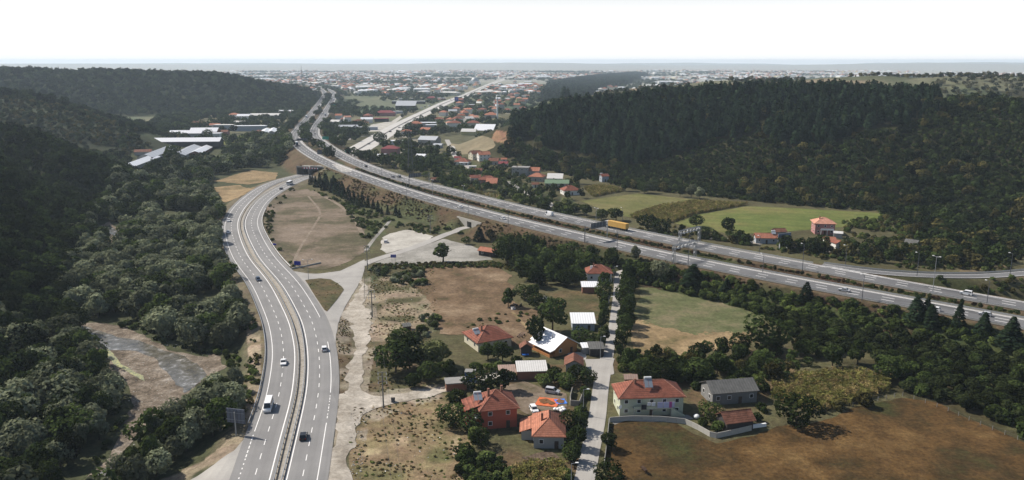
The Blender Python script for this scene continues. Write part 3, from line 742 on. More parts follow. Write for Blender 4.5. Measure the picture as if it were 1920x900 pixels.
# village road and lanes
def lane(name, pts, hw_, mat, lift=0.13, step=2.0):
    c = resample(smooth_curve(catmull(PP(pts), step), 4), step)
    o = ribbon_mesh(name, c, [-hw_, -hw_ / 2, 0, hw_ / 2, hw_], (0, lift), mat); tag(o, kind="structure"); return c
VR = [(1139, 672), (1133, 690), (1126, 730), (1119.5, 785), (1107, 845), (1096, 900), (1083, 965), (1060, 1080)]
c_vil = lane("village_road", VR, 2.35, MT['concrete_road'])
c_up = lane("lane", [(1160, 508), (1158.5, 530), (1157, 555), (1154, 580), (1148.5, 620), (1143.5, 650), (1139, 676)], 1.65, MT['concrete_road'], 0.125)
c_und = lane("lane", [(878.5, 426.5), (850, 435.0), (800, 455), (760, 469.5), (720, 482), (690, 492), (668, 502)], 2.7, MT['concrete_road'], 0.17)
lane("lane", [(955, 340), (968, 352), (1000, 367.5), (1020, 376), (1031, 383), (1024, 390)], 2.6, MT['concrete_road'])
lane("lane", [(838, 262), (843, 272), (850, 284), (857, 296), (885, 318), (893, 328)], 2.8, MT['concrete_road'], 0.15, 4)
lane("lane", [(478, 279), (508, 270), (522, 255), (535, 240), (550, 224), (556, 212)], 3.0, MT['concrete_road'], 0.15, 5)
lane("lane", [(607, 253.5), (640, 254), (662, 256.5), (690, 255)], 3.0, MT['concrete_road'], 0.15, 5)
lane("lane", [(652, 263), (656, 259), (664, 256.5)], 3.0, MT['concrete_road'], 0.16, 5)
lane("lane", [(1330, 447), (1385, 450), (1430, 458)], 2.5, fm_track, 0.13)
lane("lane", [(1480, 462), (1540, 470), (1600, 477)], 2.2, fm_track, 0.13)
lane("dirt_track", [(686, 470), (700, 450), (722, 425), (733, 412)], 1.0, fm_gravel, 0.13)
lane("dirt_track", [(548, 500), (560, 470), (588, 425), (600, 398), (578, 368)], 0.7, fm_rut, 0.16)
lane("dirt_track", [(680, 440), (660, 405), (625, 378), (585, 358)], 1.2, fm_rut, 0.16)
lane("dirt_track", [(985, 660), (1000, 635), (975, 600), (960, 585)], 0.6, fm_tan, 0.16)
lane("dirt_track", [(793, 171), (830, 174), (880, 173), (900, 168)], 4, MT['concrete_road'], 0.25, 10)
lane("dirt_track", [(779, 169), (800, 165), (850, 163.5), (905, 163)], 4, MT['concrete_road'], 0.25, 10)

# ------------------------------------------------------------------ guard rails
def guard_rail(c, off, z, label, post_step=0, hgt_=0.75, mat=None, group=None):
    n = normals2(c); p = c[:, :2] + n * off; vs = []
    t = 0.09
    prof = [(t, hgt_ - .34), (t, hgt_), (-t, hgt_), (-t, hgt_ - .34)]
    for q in range(len(c)):
        for o, h in prof: vs.append((p[q][0] + n[q][0] * o, p[q][1] + n[q][1] * o, z + h))
    fs = []
    for k in range(len(c) - 1):
        for j in range(4): fs.append((4 * k + j, 4 * k + (j + 1) % 4, 4 * k + 4 + (j + 1) % 4, 4 * k + 4 + j))
    o0 = empty("guard_rail", (float(p[0][0]), float(p[0][1]), z)); tag(o0, label, "guard rail", group)
    mb = MB(); mb.add([(a - p[0][0], b - p[0][1], h - z) for a, b, h in vs], fs)
    mb.build("rail_beam", mat or MT['steel'], o0)
    if post_step:
        f = resample(np.column_stack([p, np.zeros(len(p))]), post_step)
        order = np.argsort(np.hypot(f[:, 0], f[:, 1]))[:90]
        me = MB().box(-.09, .09, -.13, .13, -0.3, hgt_ - 0.02).mesh("post"); me.materials.append(MT['concrete_dark'])
        for i in order:
            po = link("post", me, o0); po.location = (f[i][0] - p[0][0], f[i][1] - p[0][1], 0)
    else:                           # far rails: low footing wall under the beam
        mb = MB(); k = len(c); vs = []
        for q in range(k):
            for o, h in ((.14, 0), (.14, .3), (-.14, .3), (-.14, 0)): vs.append((p[q][0] + n[q][0] * o - p[0][0], p[q][1] + n[q][1] * o - p[0][1], h))
        mb.add(vs, [(4 * a + j, 4 * a + j + 1, 4 * a + 5 + j, 4 * a + 4 + j) for a in range(k - 1) for j in range(3)])
        mb.build("footing", MT['concrete'], o0)
    return o0
guard_rail(join_y(fA, 420, 800), -5.75, ZL, "steel guard rail along the river side of the dual road", 3.0)
guard_rail(join_y(fA, 328, 2000), 4.65, ZL, "guard rail beside the median gutter, on the van's side of the dual road", 3.0)
guard_rail(join_y(fB, 328, 2000), -4.55, ZL, "guard rail beside the pale median slab, on the black car's side of the dual road", 3.0)
guard_rail(join_y(fB, 392, 506), 6.1, ZL, "short white guard rail beside the round brown dirt lot", 4.0, mat=MT['white'])
guard_rail(cut(gA, y1=1500), 6.9, ZM, "long guard rail along the village side of the motorway")
guard_rail(cut(gA, y1=1500), -6.7, ZM, "guard rail between the motorway's near carriageway and its hedge")
guard_rail(cut(gB, y1=1500), 6.7, ZM, "guard rail between the motorway's far carriageway and its hedge")
guard_rail(cut(cut(gB, y1=1500), x1=float(plane(1490, 480, ZM)[0])), -6.9, ZM, "guard rail along the pasture side of the motorway")
guard_rail(fS, 3.7, ZM, "guard rail on the outer side of the slip road")

# ------------------------------------------------------------------ underpasses
def portal(x, y, z, rz, w, h, depth, wing, label, mat, stripes=False):
    o = empty("underpass", (x, y, z), rz); tag(o, label, "underpass")      # opening faces local -y
    t = 0.6
    b = MB(); b.box(-w / 2 - t, -w / 2, 0, depth, -.3, h + t); b.box(w / 2, w / 2 + t, 0, depth, -.3, h + t); b.box(-w / 2, w / 2, 0, depth, h, h + t)
    b.build("culvert", mat, o)
    if wing:
        wl_, wr_ = wing; b = MB()
        b.add([(-w / 2 - t - wl_, -.05, h + 1.6), (-w / 2 - t - wl_ * .35, -.05, -.3), (-w / 2 - t, -.05, -.3), (-w / 2 - t, -.05, h + 1.2), (-w / 2 - t - wl_, .5, h + 1.6), (-w / 2 - t - wl_ * .35, .5, -.3), (-w / 2 - t, .5, -.3), (-w / 2 - t, .5, h + 1.2)],
              [(0, 1, 2, 3), (7, 6, 5, 4), (0, 3, 7, 4), (0, 4, 5, 1), (1, 5, 6, 2), (2, 6, 7, 3)])
        b.add([(w / 2 + t, -.05, h + 1.2), (w / 2 + t, -.05, -.3), (w / 2 + t + wr_ * .4, -.05, -.3), (w / 2 + t + wr_, -.05, h + .2), (w / 2 + t, .5, h + 1.2), (w / 2 + t, .5, -.3), (w / 2 + t + wr_ * .4, .5, -.3), (w / 2 + t + wr_, .5, h + .2)],
              [(0, 1, 2, 3), (7, 6, 5, 4), (0, 3, 7, 4), (0, 4, 5, 1), (1, 5, 6, 2), (2, 6, 7, 3)])
        b.build("wing_wall", mat, o)
        MB().box(-w / 2 - t, w / 2 + t, -.1, .55, h + t, h + 1.2).build("headwall", mat, o)
    else:
        MB().box(-w / 2 - t, w / 2 + t, -.1, .7, h + t, h + t + 1.0).build("headwall", mat, o)
    dm_ = MT['dark_void']
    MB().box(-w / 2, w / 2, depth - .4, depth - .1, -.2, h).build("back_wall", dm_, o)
    return o
MT['dark_void'] = plain("painted_tunnel_darkness", (0.02, 0.02, 0.02), 0.95, 0.2, 1.0)  # near-black panel colour painted in for the darkness inside the underpasses
(qx, qy), (nx_, ny_) = UNDER
ud = empty("underpass", (qx, qy, 1.25), math.atan2(ny_, nx_) + math.pi / 2); tag(ud, "pale concrete underpass where the straight lane goes below the motorway", "underpass")   # opening faces local -y
ow, oh = 4.6, 3.4
b = MB(); b.box(-ow / 2 - .5, -ow / 2, .4, 12, -.3, oh + .4); b.box(ow / 2, ow / 2 + .5, .4, 12, -.3, oh + .4); b.box(-ow / 2, ow / 2, .4, 12, oh, oh + .4); b.build("culvert", MT['concrete'], ud)
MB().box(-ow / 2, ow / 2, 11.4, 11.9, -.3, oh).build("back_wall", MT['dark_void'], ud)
b = MB(); T = 4.75
for s_, L in ((-1, 10.5), (1, 9.5)):
    x0, x1 = s_ * ow / 2, s_ * (ow / 2 + L); q = [(x0, 0, -.4), (x0 + s_ * 2.0, 0, -.5), (x1, 0, T - .6), (x1, 0, T), (x0, 0, T)]
    if s_ < 0: q = q[::-1]
    b.slab(q, .45)
b.build("wing_wall", MT['concrete'], ud); MB().box(-ow / 2, ow / 2, 0, .45, oh, T).build("headwall", MT['concrete'], ud)
earth = MB().add([(-ow / 2 - 10.5, .46, T - .1), (ow / 2 + 9.5, .46, T - .1), (ow / 2 + 13, 4.6, ZM - 1.65), (-ow / 2 - 14, 4.6, ZM - 1.65), (-ow / 2 - 12, .46, T - 2.5), (ow / 2 + 11, .46, T - 2.5)], [(0, 1, 2, 3), (0, 3, 4), (1, 5, 2)]).build("earth_cover", ground_mat("bank_earth", [(0.3, (0.06, 0.05, 0.028)), (0.7, (0.11, 0.085, 0.05))], 0.3), ud)
for c, lab in ((fA, "dark concrete underpass that swallows the left carriageway of the dual road"), (fB, "dark underpass behind a striped height portal on the dual road")):
    h0 = c[0] - c[3]; portal(c[1][0], c[1][1], ZL, math.atan2(h0[1], h0[0]) - math.pi / 2, 10.2, 5.6, 14, None, lab, MT['concrete_dark'])
# height warning portal before the right-hand underpass
k = 6; h0 = fB[k] - fB[k + 3]
hp = empty("height_portal", (*fB[k], ZL), math.atan2(h0[1], h0[0]) - math.pi / 2); tag(hp, "striped height warning portal before the underpass on the dual road", "height portal")
for s_ in (-1, 1): MB().tube((s_ * 7.4, 0, -.2), (s_ * 7.4, 0, 7.2), .22).build("post", MT['steel_dark'], hp)
for i in range(12): MB().box(-7.4 + i * 1.233, -7.4 + (i + 1) * 1.233, -.12, .12, 6.3, 7.2).build("warning_panel", MT['white'] if i % 2 else plain("red_warning_paint", (0.45, 0.05, 0.06)), hp)
MB().box(-7.0, 7.0, -.05, .05, 5.6, 6.2).build("beam", MT['steel_dark'], hp)

# ------------------------------------------------------------------ vehicles
def paintm(name, col, rough=0.3): return plain(name, col, rough, 0.02, 0.5, 0.5)
CP = {'white': paintm("white_car_paint", (0.78, 0.78, 0.78)), 'black': paintm("black_car_paint", (0.012, 0.012, 0.014)), 'blue': paintm("dark_blue_car_paint", (0.03, 0.05, 0.09)),
      'silver': paintm("silver_car_paint", (0.45, 0.46, 0.48)), 'yellow': plain("yellow_tarpaulin", (0.55, 0.33, 0.09), 0.7, 0.08, 0.4), 'grey': paintm("grey_car_paint", (0.18, 0.18, 0.19))}
MT['headlight'] = plain("headlamp_lens", (0.7, 0.7, 0.72), 0.2, 0.03); MT['taillight'] = plain("tail_lamp_lens", (0.35, 0.01, 0.01), 0.3, 0.03)
WHEEL = MB().tube((0, -.11, 0), (0, .11, 0), .33, n=12).mesh("wheel"); WHEEL.materials.append(MT['black'])
RIM = MB().tube((0, -.125, 0), (0, .125, 0), .19, n=10).mesh("rim"); RIM.materials.append(MT['steel'])

def car_template(L, W, H, kind, paint):
    """front towards +x; built as a rounded lower hull, a tapered cabin, glazing, wheels and lamps"""
    o = empty("car", (0, 0, 0)); hb = {'sedan': .58, 'hatch': .60, 'mpv': .62, 'van': .50, 'minibus': .46}[kind] * H
    x = L / 2; g = .22
    prof = [(-x + .10, g), (-x, g + .25), (-x + .05, hb - .08), (-x + .3, hb), (x - .75, hb * .97), (x - .12, hb * .80), (x, g + .28), (x - .1, g)]
    if kind in ('van', 'minibus'): prof = [(-x + .06, g), (-x, g + .3), (-x, hb), (x - .55, hb), (x - .08, hb * .80), (x, g + .3), (x - .1, g)]
    mb = MB(); k = len(prof); w = W / 2
    ring = [(-w + .09, 1.0), (-w, .86), (w, .86), (w - .09, 1.0)]
    vs = []
    for yy, sc in ((-w + .10, .985), (-w, .955), (w, .955), (w - .10, .985)):
        for a, b in prof: vs.append((a * (1.0 if sc > .97 else .985), yy, g + (b - g) * (1 if abs(yy) < w else .97)))
    mb.add(vs, [tuple(range(k - 1, -1, -1)), tuple(range(3 * k, 4 * k))] + [(r * k + i, r * k + (i + 1) % k, (r + 1) * k + (i + 1) % k, (r + 1) * k + i) for r in range(3) for i in range(k)])
    body = mb.build("body", paint, o)
    cab = {'sedan': (-x + .85, -x + 1.45, x - 1.95, x - 1.25), 'hatch': (-x + .12, -x + .5, x - 1.75, x - 1.0), 'mpv': (-x + .04, -x + .22, x - 1.75, x - .95), 'van': (-x + .02, -x + .10, x - 1.25, x - .62), 'minibus': (-x + .02, -x + .10, x - 1.1, x - .55)}[kind]
    def cabin(z0, z1, inset, top, nm, mt, par, grow=0.0):
        a, b, c, d = cab; f0 = (z0 - hb) / (H - hb); f1 = (z1 - hb) / (H - hb)
        xa0, xa1 = a + (b - a) * f0 - grow, a + (b - a) * f1 - grow; xd0, xd1 = d + (c - d) * f0 + grow, d + (c - d) * f1 + grow
        w0, w1 = w - .06 - .14 * f0 + grow, w - .06 - .14 * f1 + grow
        m_ = MB().add([(xa0, -w0, z0), (xd0, -w0, z0), (xd0, w0, z0), (xa0, w0, z0), (xa1, -w1, z1), (xd1, -w1, z1), (xd1, w1, z1), (xa1, w1, z1)],
                      [(0, 3, 2, 1), (4, 5, 6, 7), (0, 1, 5, 4), (1, 2, 6, 5), (2, 3, 7, 6), (3, 0, 4, 7)])
        return m_.build(nm, mt, par)
    cabin(hb - .02, H, 0, True, "cabin", paint, o)
    zt = H - .13
    a, b, c, d = cab; f0, f1 = .06, (zt - hb) / (H - hb)
    def q(xr, f, s): return None
    w0, w1 = w - .06 - .14 * f0, w - .06 - .14 * f1
    z0 = hb + (H - hb) * f0; e = .012
    fx0, fx1 = d + (c - d) * f0, d + (c - d) * f1; bx0, bx1 = a + (b - a) * f0, a + (b - a) * f1
    MB().slab([(fx0 + e, -w0 + .06, z0), (fx0 + e, w0 - .06, z0), (fx1 + e, w1 - .06, zt), (fx1 + e, -w1 + .06, zt)], .02).build("windscreen", MT['glass'], o)
    if kind not in ('van',): MB().slab([(bx0 - e, w0 - .08, z0), (bx0 - e, -w0 + .08, z0), (bx1 - e, -w1 + .08, zt), (bx1 - e, w1 - .08, zt)], .02).build("rear_window", MT['glass'], o)
    for s_ in (-1, 1):
        xe = bx0 + .15 if kind != 'van' else fx1 - 1.1
        xt = bx1 + .12 if kind != 'van' else fx1 - 1.1
        qd = [(xe, s_ * (w0 + e), z0), (fx0 - .12, s_ * (w0 + e), z0), (fx1 - .1, s_ * (w1 + e), zt), (xt, s_ * (w1 + e), zt)]
        MB().slab(qd if s_ < 0 else qd[::-1], .02).build("side_window", MT['glass'], o)
        for xx in (-x + .8, x - .85):
            wh = link("wheel", WHEEL, o); wh.location = (xx, s_ * (w - .10), .33); link("rim", RIM, wh)
        MB().box(x - .16, x + .005, s_ * (w - .38) - .17, s_ * (w - .38) + .17, hb * .62, hb * .75).build("headlight", MT['headlight'], o)
        MB().box(-x - .012, -x + .1, s_ * (w - .22) - .1, s_ * (w - .22) + .1, hb * .62, hb * .88).build("tail_light", MT['taillight'], o)
    return o
TPL = {}
def car_at(key, x, y, z, rz, label, cat="car", name=None, group=None):
    kind, colr = key
    if key not in TPL:
        dims = {'sedan': (4.5, 1.8, 1.42), 'hatch': (4.1, 1.78, 1.5), 'mpv': (4.3, 1.82, 1.82), 'van': (5.9, 2.0, 2.4), 'minibus': (6.6, 2.05, 2.6)}[kind]
        TPL[key] = car_template(*dims, kind, CP[colr]); o = TPL[key]
    else: o = copy_tree(TPL[key])
    o.name = name or ("minibus" if kind == 'minibus' else "van" if kind == 'van' else "car")
    o.location = (x, y, z); o.rotation_euler = (0, 0, rz); tag(o, label, cat, group); return o

def on_curve(c, off, px, py, z):
    """nearest point of a lane to a photo pixel: position and heading along the curve"""
    x, y = plane(px, py, z); n = normals2(c)
    i = int(np.argmin(np.hypot(c[:, 0] + n[:, 0] * off - x, c[:, 1] + n[:, 1] * off - y)))
    j = min(i + 1, len(c) - 1); d = c[j][:2] - c[j - 1][:2]
    return (c[i][0] + n[i][0] * off, c[i][1] + n[i][1] * off), math.atan2(d[1], d[0])

def drive(c, off, px, py, z, key, label, back=False, cat="car"):
    (x, y), a = on_curve(c, off, px, py, z)
    return car_at(key, x, y, z + .01, a + (math.pi if back else 0), label, cat)
D_ = [
 (fA, -1.8, 434, 415, ZL, ('hatch', 'white'), "white car leading on the upper bend of the dual road", 0),
 (fA, -1.9, 430.5, 436, ZL, ('sedan', 'white'), "second white car on the outer bend of the dual road, behind the first", 0),
 (fA, 0.1, 486.5, 526, ZL, ('hatch', 'blue'), "dark blue car alone beside the median, nearing the junction", 0),
 (fA, 0.1, 533, 680, ZL, ('sedan', 'white'), "white saloon above the white minibus on the dual road", 0),
 (fA, -1.8, 503, 766, ZL, ('minibus', 'white'), "white minibus near the billboard on the dual road", 0),
 (fB, 1.9, 603.5, 658, ZL, ('hatch', 'white'), "white hatchback driving away past the dirt track mouth", 1),
 (fB, -1.7, 573, 820, ZL, ('hatch', 'black'), "black car driving away beside the pale median slab", 1),
 (fB, 1.7, 539, 355, ZL, ('hatch', 'grey'), "grey car trailing the bus towards the dark underpass", 1),
 (gA, 2.4, 677, 332, ZM, ('sedan', 'white'), "white car on the motorway beyond the paved crossover", 0),
 (gA, 0.5, 865, 388.5, ZM, ('sedan', 'white'), "white car on the motorway above the concrete underpass", 0),
 (gA, 1.5, 944, 409.5, ZM, ('sedan', 'white'), "white saloon on the motorway just right of the concrete underpass", 0),
 (gA, 0.6, 1585, 545, ZM, ('sedan', 'silver'), "silver saloon alone on the near carriageway of the motorway", 0),
 (gA, -1.5, 1849, 591, ZM, ('hatch', 'silver'), "silver blue hatchback at the end of the motorway, by the fir trees", 0),
 (gA, 4.0, 1742, 586, ZM, ('hatch', 'white'), "white hatchback half hidden by fir trees beside the motorway", 0),
 (gB, 0.2, 1030, 405, ZM, ('van', 'white'), "white van on the far carriageway by the curved lane", 0),
 (gB, -1.5, 1809, 554, ZM, ('mpv', 'white'), "white people carrier on the far carriageway by the slip road", 0),
 (gB, 0.5, 692, 313, ZM, ('hatch', 'black'), "black car on the far carriageway opposite the paved crossover", 0),
 (gB, 2.3, 739, 332.5, ZM, ('sedan', 'grey'), "grey car, rear one of a close pair on the far carriageway", 0),
 (gB, -1.5, 752, 332, ZM, ('mpv', 'grey'), "tall dark car, one of a close pair on the far carriageway", 0),
 (gB, 1.5, 593, 269, ZM, ('sedan', 'white'), "white car on the motorway bend below the green sign", 0),
 (gB, -1.0, 587, 252, ZM, ('hatch', 'grey'), "grey car high on the motorway bend", 0),
 (gA, 0, 561, 237, ZM, ('hatch', 'white'), "small white car on the straight of the near carriageway", 0),
 (gB, -2, 592, 235, ZM, ('hatch', 'black'), "small black car on the straight of the far carriageway", 0),
 (gA, 1, 605, 183, ZM, ('hatch', 'grey'), "tiny dark car where the motorway bends out of sight", 0),
 (gB, 1, 618, 195, ZM, ('sedan', 'grey'), "tiny grey car on the far stretch of the motorway", 0),
 (gB, 3, 610, 210, ZM, ('sedan', 'white'), "tiny white car beside a lorry far up the motorway", 0),
 (gA, -2, 602, 175, ZM, ('sedan', 'black'), "tiny black car at the farthest motorway bend", 0),
 (gB, -2, 628, 178, ZM, ('sedan', 'black'), "tiny black car on the right of the farthest bend", 0),
]
for c, off, px, py, z, key, lab, back in D_:
    drive(c, off, px, py, z, key, lab, bool(back), "minibus" if key[0] == 'minibus' else "van" if key[0] == 'van' else "car")

def lorry(x, y, z, rz, label, load, cabp, L=13.5):
    o = empty("lorry", (x, y, z), rz); tag(o, label, "lorry")
    t = MB().box(-L / 2 - 1, L / 2 - 1.6, -1.27, 1.27, 1.15, 3.95).build("trailer", load, o)
    for i in range(7): MB().box(-L / 2 - .6 + i * L / 7.6, -L / 2 - .5 + i * L / 7.6, -1.3, 1.3, 1.2, 3.9).build("rib", load, t)
    MB().box(-L / 2 - 1, L / 2 - 1.6, -.6, .6, .75, 1.15).build("chassis", MT['black'], o)
    cb = MB().prism([(L / 2 - 1.2, .5), (L / 2 + 1.0, .5), (L / 2 + 1.05, 1.7), (L / 2 + .85, 2.9), (L / 2 + .3, 3.6), (L / 2 - 1.2, 3.75)], -1.22, 1.22).build("cab", cabp, o)
    MB().slab([(L / 2 + 1.07, -1.05, 1.75), (L / 2 + 1.07, 1.05, 1.75), (L / 2 + .88, 1.05, 2.75), (L / 2 + .88, -1.05, 2.75)], .03).build("windscreen", MT['glass'], cb)
    for s_ in (-1, 1):
        MB().box(L / 2 - .3, L / 2 + .6, s_ * 1.225 - .02, s_ * 1.225 + .02, 1.8, 2.6).build("side_window", MT['glass'], cb)
        for xx in (-L / 2 + .2, -L / 2 + 1.5, -L / 2 + 2.8, L / 2 - 2.6, L / 2 + .1):
            w_ = MB().tube((xx, s_ * 1.05 - .14, .5), (xx, s_ * 1.05 + .14, .5), .5, n=12).build("wheel", MT['black'], o)
    return o
(x, y), a = on_curve(gB, -1.5, 1152, 429, ZM); lorry(x, y, ZM + .01, a, "yellow curtain-sided lorry with white cab, ahead of the gantries on the motorway", CP['yellow'], CP['white'])
(x, y), a = on_curve(gA, 2.4, 552.5, 273, ZM); lorry(x, y, ZM + .01, a + math.pi, "white lorry passing below the sign gantry on the motorway bend", CP['white'], CP['blue'], 8)
(x, y), a = on_curve(gA, 3, 574, 221, ZM); lorry(x, y, ZM + .01, a + math.pi, "small white lorry on the long straight beside the wooded hill", CP['white'], CP['white'], 9)
(x, y), a = on_curve(gB, -3, 609, 217, ZM); lorry(x, y, ZM + .01, a, "small pale lorry far up the right carriageway", CP['silver'], CP['blue'], 9)
(x, y), a = on_curve(gB, -3, 625, 188, ZM); lorry(x, y, ZM + .01, a, "tiny lorry near the farthest bend of the motorway", CP['white'], CP['blue'], 10)
def bus(x, y, z, rz, label):
    o = empty("bus", (x, y, z), rz); tag(o, label, "bus"); L = 9.0
    MB().prism([(-L / 2, .35), (L / 2, .35), (L / 2 + .05, 1.4), (L / 2 - .25, 2.9), (L / 2 - .5, 3.0), (-L / 2 + .2, 3.0), (-L / 2, 2.8)], -1.2, 1.2).build("body", CP['white'], o)
    for s_ in (-1, 1):
        MB().box(-L / 2 + .4, L / 2 - .8, s_ * 1.205 - .015, s_ * 1.205 + .015, 1.45, 2.5).build("side_window", MT['glass'], o)
        for xx in (-L / 2 + 2, L / 2 - 1.8): MB().tube((xx, s_ * 1.08 - .14, .48), (xx, s_ * 1.08 + .14, .48), .48, n=12).build("wheel", MT['black'], o)
    MB().box(-L / 2 - .02, -L / 2 + .01, -1.05, 1.05, 1.5, 2.6).build("rear_window", MT['glass'], o)
    MB().slab([(L / 2 + .06, -1.08, 1.45), (L / 2 + .06, 1.08, 1.45), (L / 2 - .2, 1.08, 2.75), (L / 2 - .2, -1.08, 2.75)], .03).build("windscreen", MT['glass'], o)
    return o
(x, y), a = on_curve(fB, 1.5, 556, 346, ZL); bus(x, y, ZL + .01, a + math.pi, "white bus about to enter the dark underpass of the dual road")
def park(px, py, key, deg, label, cat="car"):
    x, y, z = P(px, py); return car_at(key, x, y, z + .13, R(deg), label, cat)
park(723.5, 455, ('hatch', 'white'), 95, "white car parked alone on the crushed stone lot")
park(1036, 738, ('mpv', 'silver'), -20, "silver people carrier parked beside the orange drying sheet")
park(1001, 771, ('hatch', 'white'), -75, "white car parked between the red house and the tiled house")
# ------------------------------------------------------------------ poles, lamps, wires, gantries, signs
def utility_pole(px, py, h, label, arms=3, rz=0.0, lamp=False):
    x, y, z = P(px, py); o = empty("utility_pole", (x, y, z), rz); tag(o, label, "utility pole")
    MB().tube((0, 0, -.3), (0, 0, h), .24, .15, 8).build("pole", MT['wood_pole'], o)
    for i in range(arms):
        zz = h - .15 - i * 1.35
        ar = MB().box(-1.25, 1.25, -.07, .07, zz - .07, zz + .07).build("crossarm", MT['wood_pole'], o)
        for s_ in (-1.15, 1.15):
            MB().tube((s_, 0, zz - .08), (s_, 0, zz - .75), .09, n=6).build("insulator", MT['white'], ar)
    if lamp:
        MB().tube((0, 0, h * .93), (1.1, 0, h * .97), .05).build("bracket", MT['steel'], o)
        MB().box(.95, 1.55, -.13, .13, h * .95, h * .985).build("lamp_head", MT['white'], o)
    return Vector((x, y, z + h)), Matrix.Rotation(rz, 3, 'Z')
MV = [utility_pole(689, 505, 11.5, "dark utility pole at the corner of the lane junction and the car park"),
      utility_pole(698, 594, 10.5, "dark utility pole standing in the bush on the sandy scrubland"),
      utility_pole(719, 765, 10.8, "tall utility pole at the mouth of the track, beside the litter bin"),
      utility_pole(752, 1010, 10.5, "utility pole just below the frame on the scrub lot"),
      ]
utility_pole(807, 438, 10.5, "grey utility pole at the edge of the crushed stone lot", 2, .3)
def wires(a, b, label, offs, sag=1.0):
    o = empty("power_line", a[0]); tag(o, label, "cable")
    for dx, dz in offs:
        p0 = Vector((dx, 0, dz)); p1 = (b[0] - a[0]) + Vector((dx, 0, dz)); pts = []
        for t in np.linspace(0, 1, 9): pts.append(p0.lerp(p1, t) - Vector((0, 0, sag * 4 * t * (1 - t))))
        mb = MB()
        for i in range(8): mb.tube(pts[i], pts[i + 1], .016, n=3)
        mb.build("wire", MT['steel_dark'], o)
WO = [(-1.15, -.9), (1.15, -.9), (-1.15, -2.2), (1.15, -2.2)]
wires(MV[0], MV[1], "power cables between the car park pole and the pole in the bush", WO)
wires(MV[1], MV[2], "power cables from the pole in the bush to the pole at the track mouth", WO)
wires(MV[2], MV[3], "power cables running out over the dry scrub lot", WO)

def street_lamp(px, py, h, label, arm=1.2, rz=0.0, group=None, double=False, z=None, pm='steel', name="street_lamp", hair=.09):
    if z is None: x, y, z = P(px, py)
    else: x, y = plane(px, py, z)
    o = empty(name, (x, y, z), rz); tag(o, label, "street lamp", group)
    MB().tube((0, 0, -.3), (0, 0, h), hair * 1.3, hair * .8, 7).build("pole", MT[pm], o)
    for s_ in ((-1, 1) if double else (1,)):
        MB().tube((0, 0, h - .15), (s_ * arm, 0, h + .1), hair * .6, n=5).build("arm", MT[pm], o)
        MB().box(s_ * arm - .35, s_ * arm + .35, -.16, .16, h + .02, h + .2).build("lamp_head", MT['white'], o)
    return Vector((x, y, z + h))
VL = [street_lamp(1150.5, 533, 8.0, "village street lamp beside the red-roofed house at the lane's end"),
      street_lamp(1141, 592, 7.5, "village street lamp between the white-roofed houses along the lane"),
      street_lamp(1125.5, 672, 7.5, "village street lamp beside the dark open garage"),
      street_lamp(1093.5, 778, 7.5, "village street lamp by the walled garden corner of the lane"),
      street_lamp(1070.5, 934, 8.5, "village street lamp at the bottom edge, by the maize patch")]
for i in range(4): wires((VL[i], None), (VL[i + 1], None), ["thin cable strung from the lane's end lamp", "thin cable along the lane past the white roofs", "thin cable above the wide yard of the lane", "thin cable above the lower lane and its hedge"][i], [(0, -.5)], .5)
street_lamp(578.5, 524, 9.0, "double-armed lamp on the traffic island by the blue sign", 1.9, 0.2, None, True)
LG = "lamps along the motorway"
for px, py, h, lab, dbl in (
    (668, 315, 9, "motorway lamp on the hedge tip by the paved crossover", False), (716, 331, 9, "motorway lamp in the hedge opposite the close pair of cars", False), (602, 281, 10, "motorway lamp at the bend below the green sign", True),
    (763, 369, 11, "motorway lamp with a concrete foot on the grass bank", True), (811, 365, 10, "motorway lamp in the hedge right of the sign gantry", True), (869, 374, 9, "motorway lamp in the hedge beside the white saloon", True),
    (878, 403, 9, "dark motorway lamp above the concrete underpass", False), (953, 424, 9, "dark motorway lamp just right of the underpass saloon", False), (1117, 432, 12, "tall double lamp behind the dark sign gantry", True), (1167, 420, 9, "motorway lamp behind the yellow lorry", False),
    (1157, 465, 8, "short dark lamp below the hedge, left of the lattice gantry", False), (1290, 500, 16, "tall lamp standing among the lattice gantry legs", False), (1424, 474, 8, "motorway lamp in front of the orange-roofed farmhouse", False),
    (1504, 509, 12, "tall lamp in the hedge by the hatched nose", False), (1430, 511, 8, "short lamp in the hedge left of the hatched nose", False), (1585, 498, 9, "roadside lamp on the dry verge before the slip road", False),
    (1719, 518, 10, "lamp on the verge between the slip road and the motorway", False), (1748, 552, 15, "tallest lamp in the hedge below the slip road", True), (1616, 564, 10, "dark lamp beside the silver saloon", False), (1850, 571, 9, "dark lamp in the hedge by the people carrier", False),
    (1893, 519, 10, "last lamp along the slip road at the edge", False)):
    street_lamp(px, py, h, lab, 1.3, 2.2, LG, dbl, ZM - .2, 'steel_dark' if not dbl else 'steel', hair=.11)

def along(c, px, py, off, z):
    x, y = plane(px, py, z); i = int(np.argmin(np.hypot(c[:, 0] - x, c[:, 1] - y))); i = min(max(i, 1), len(c) - 2)
    d = c[i + 1] - c[i - 1]; n = normals2(c)[i]
    return c[i][0] + n[0] * off, c[i][1] + n[1] * off, math.atan2(d[1], d[0]), n
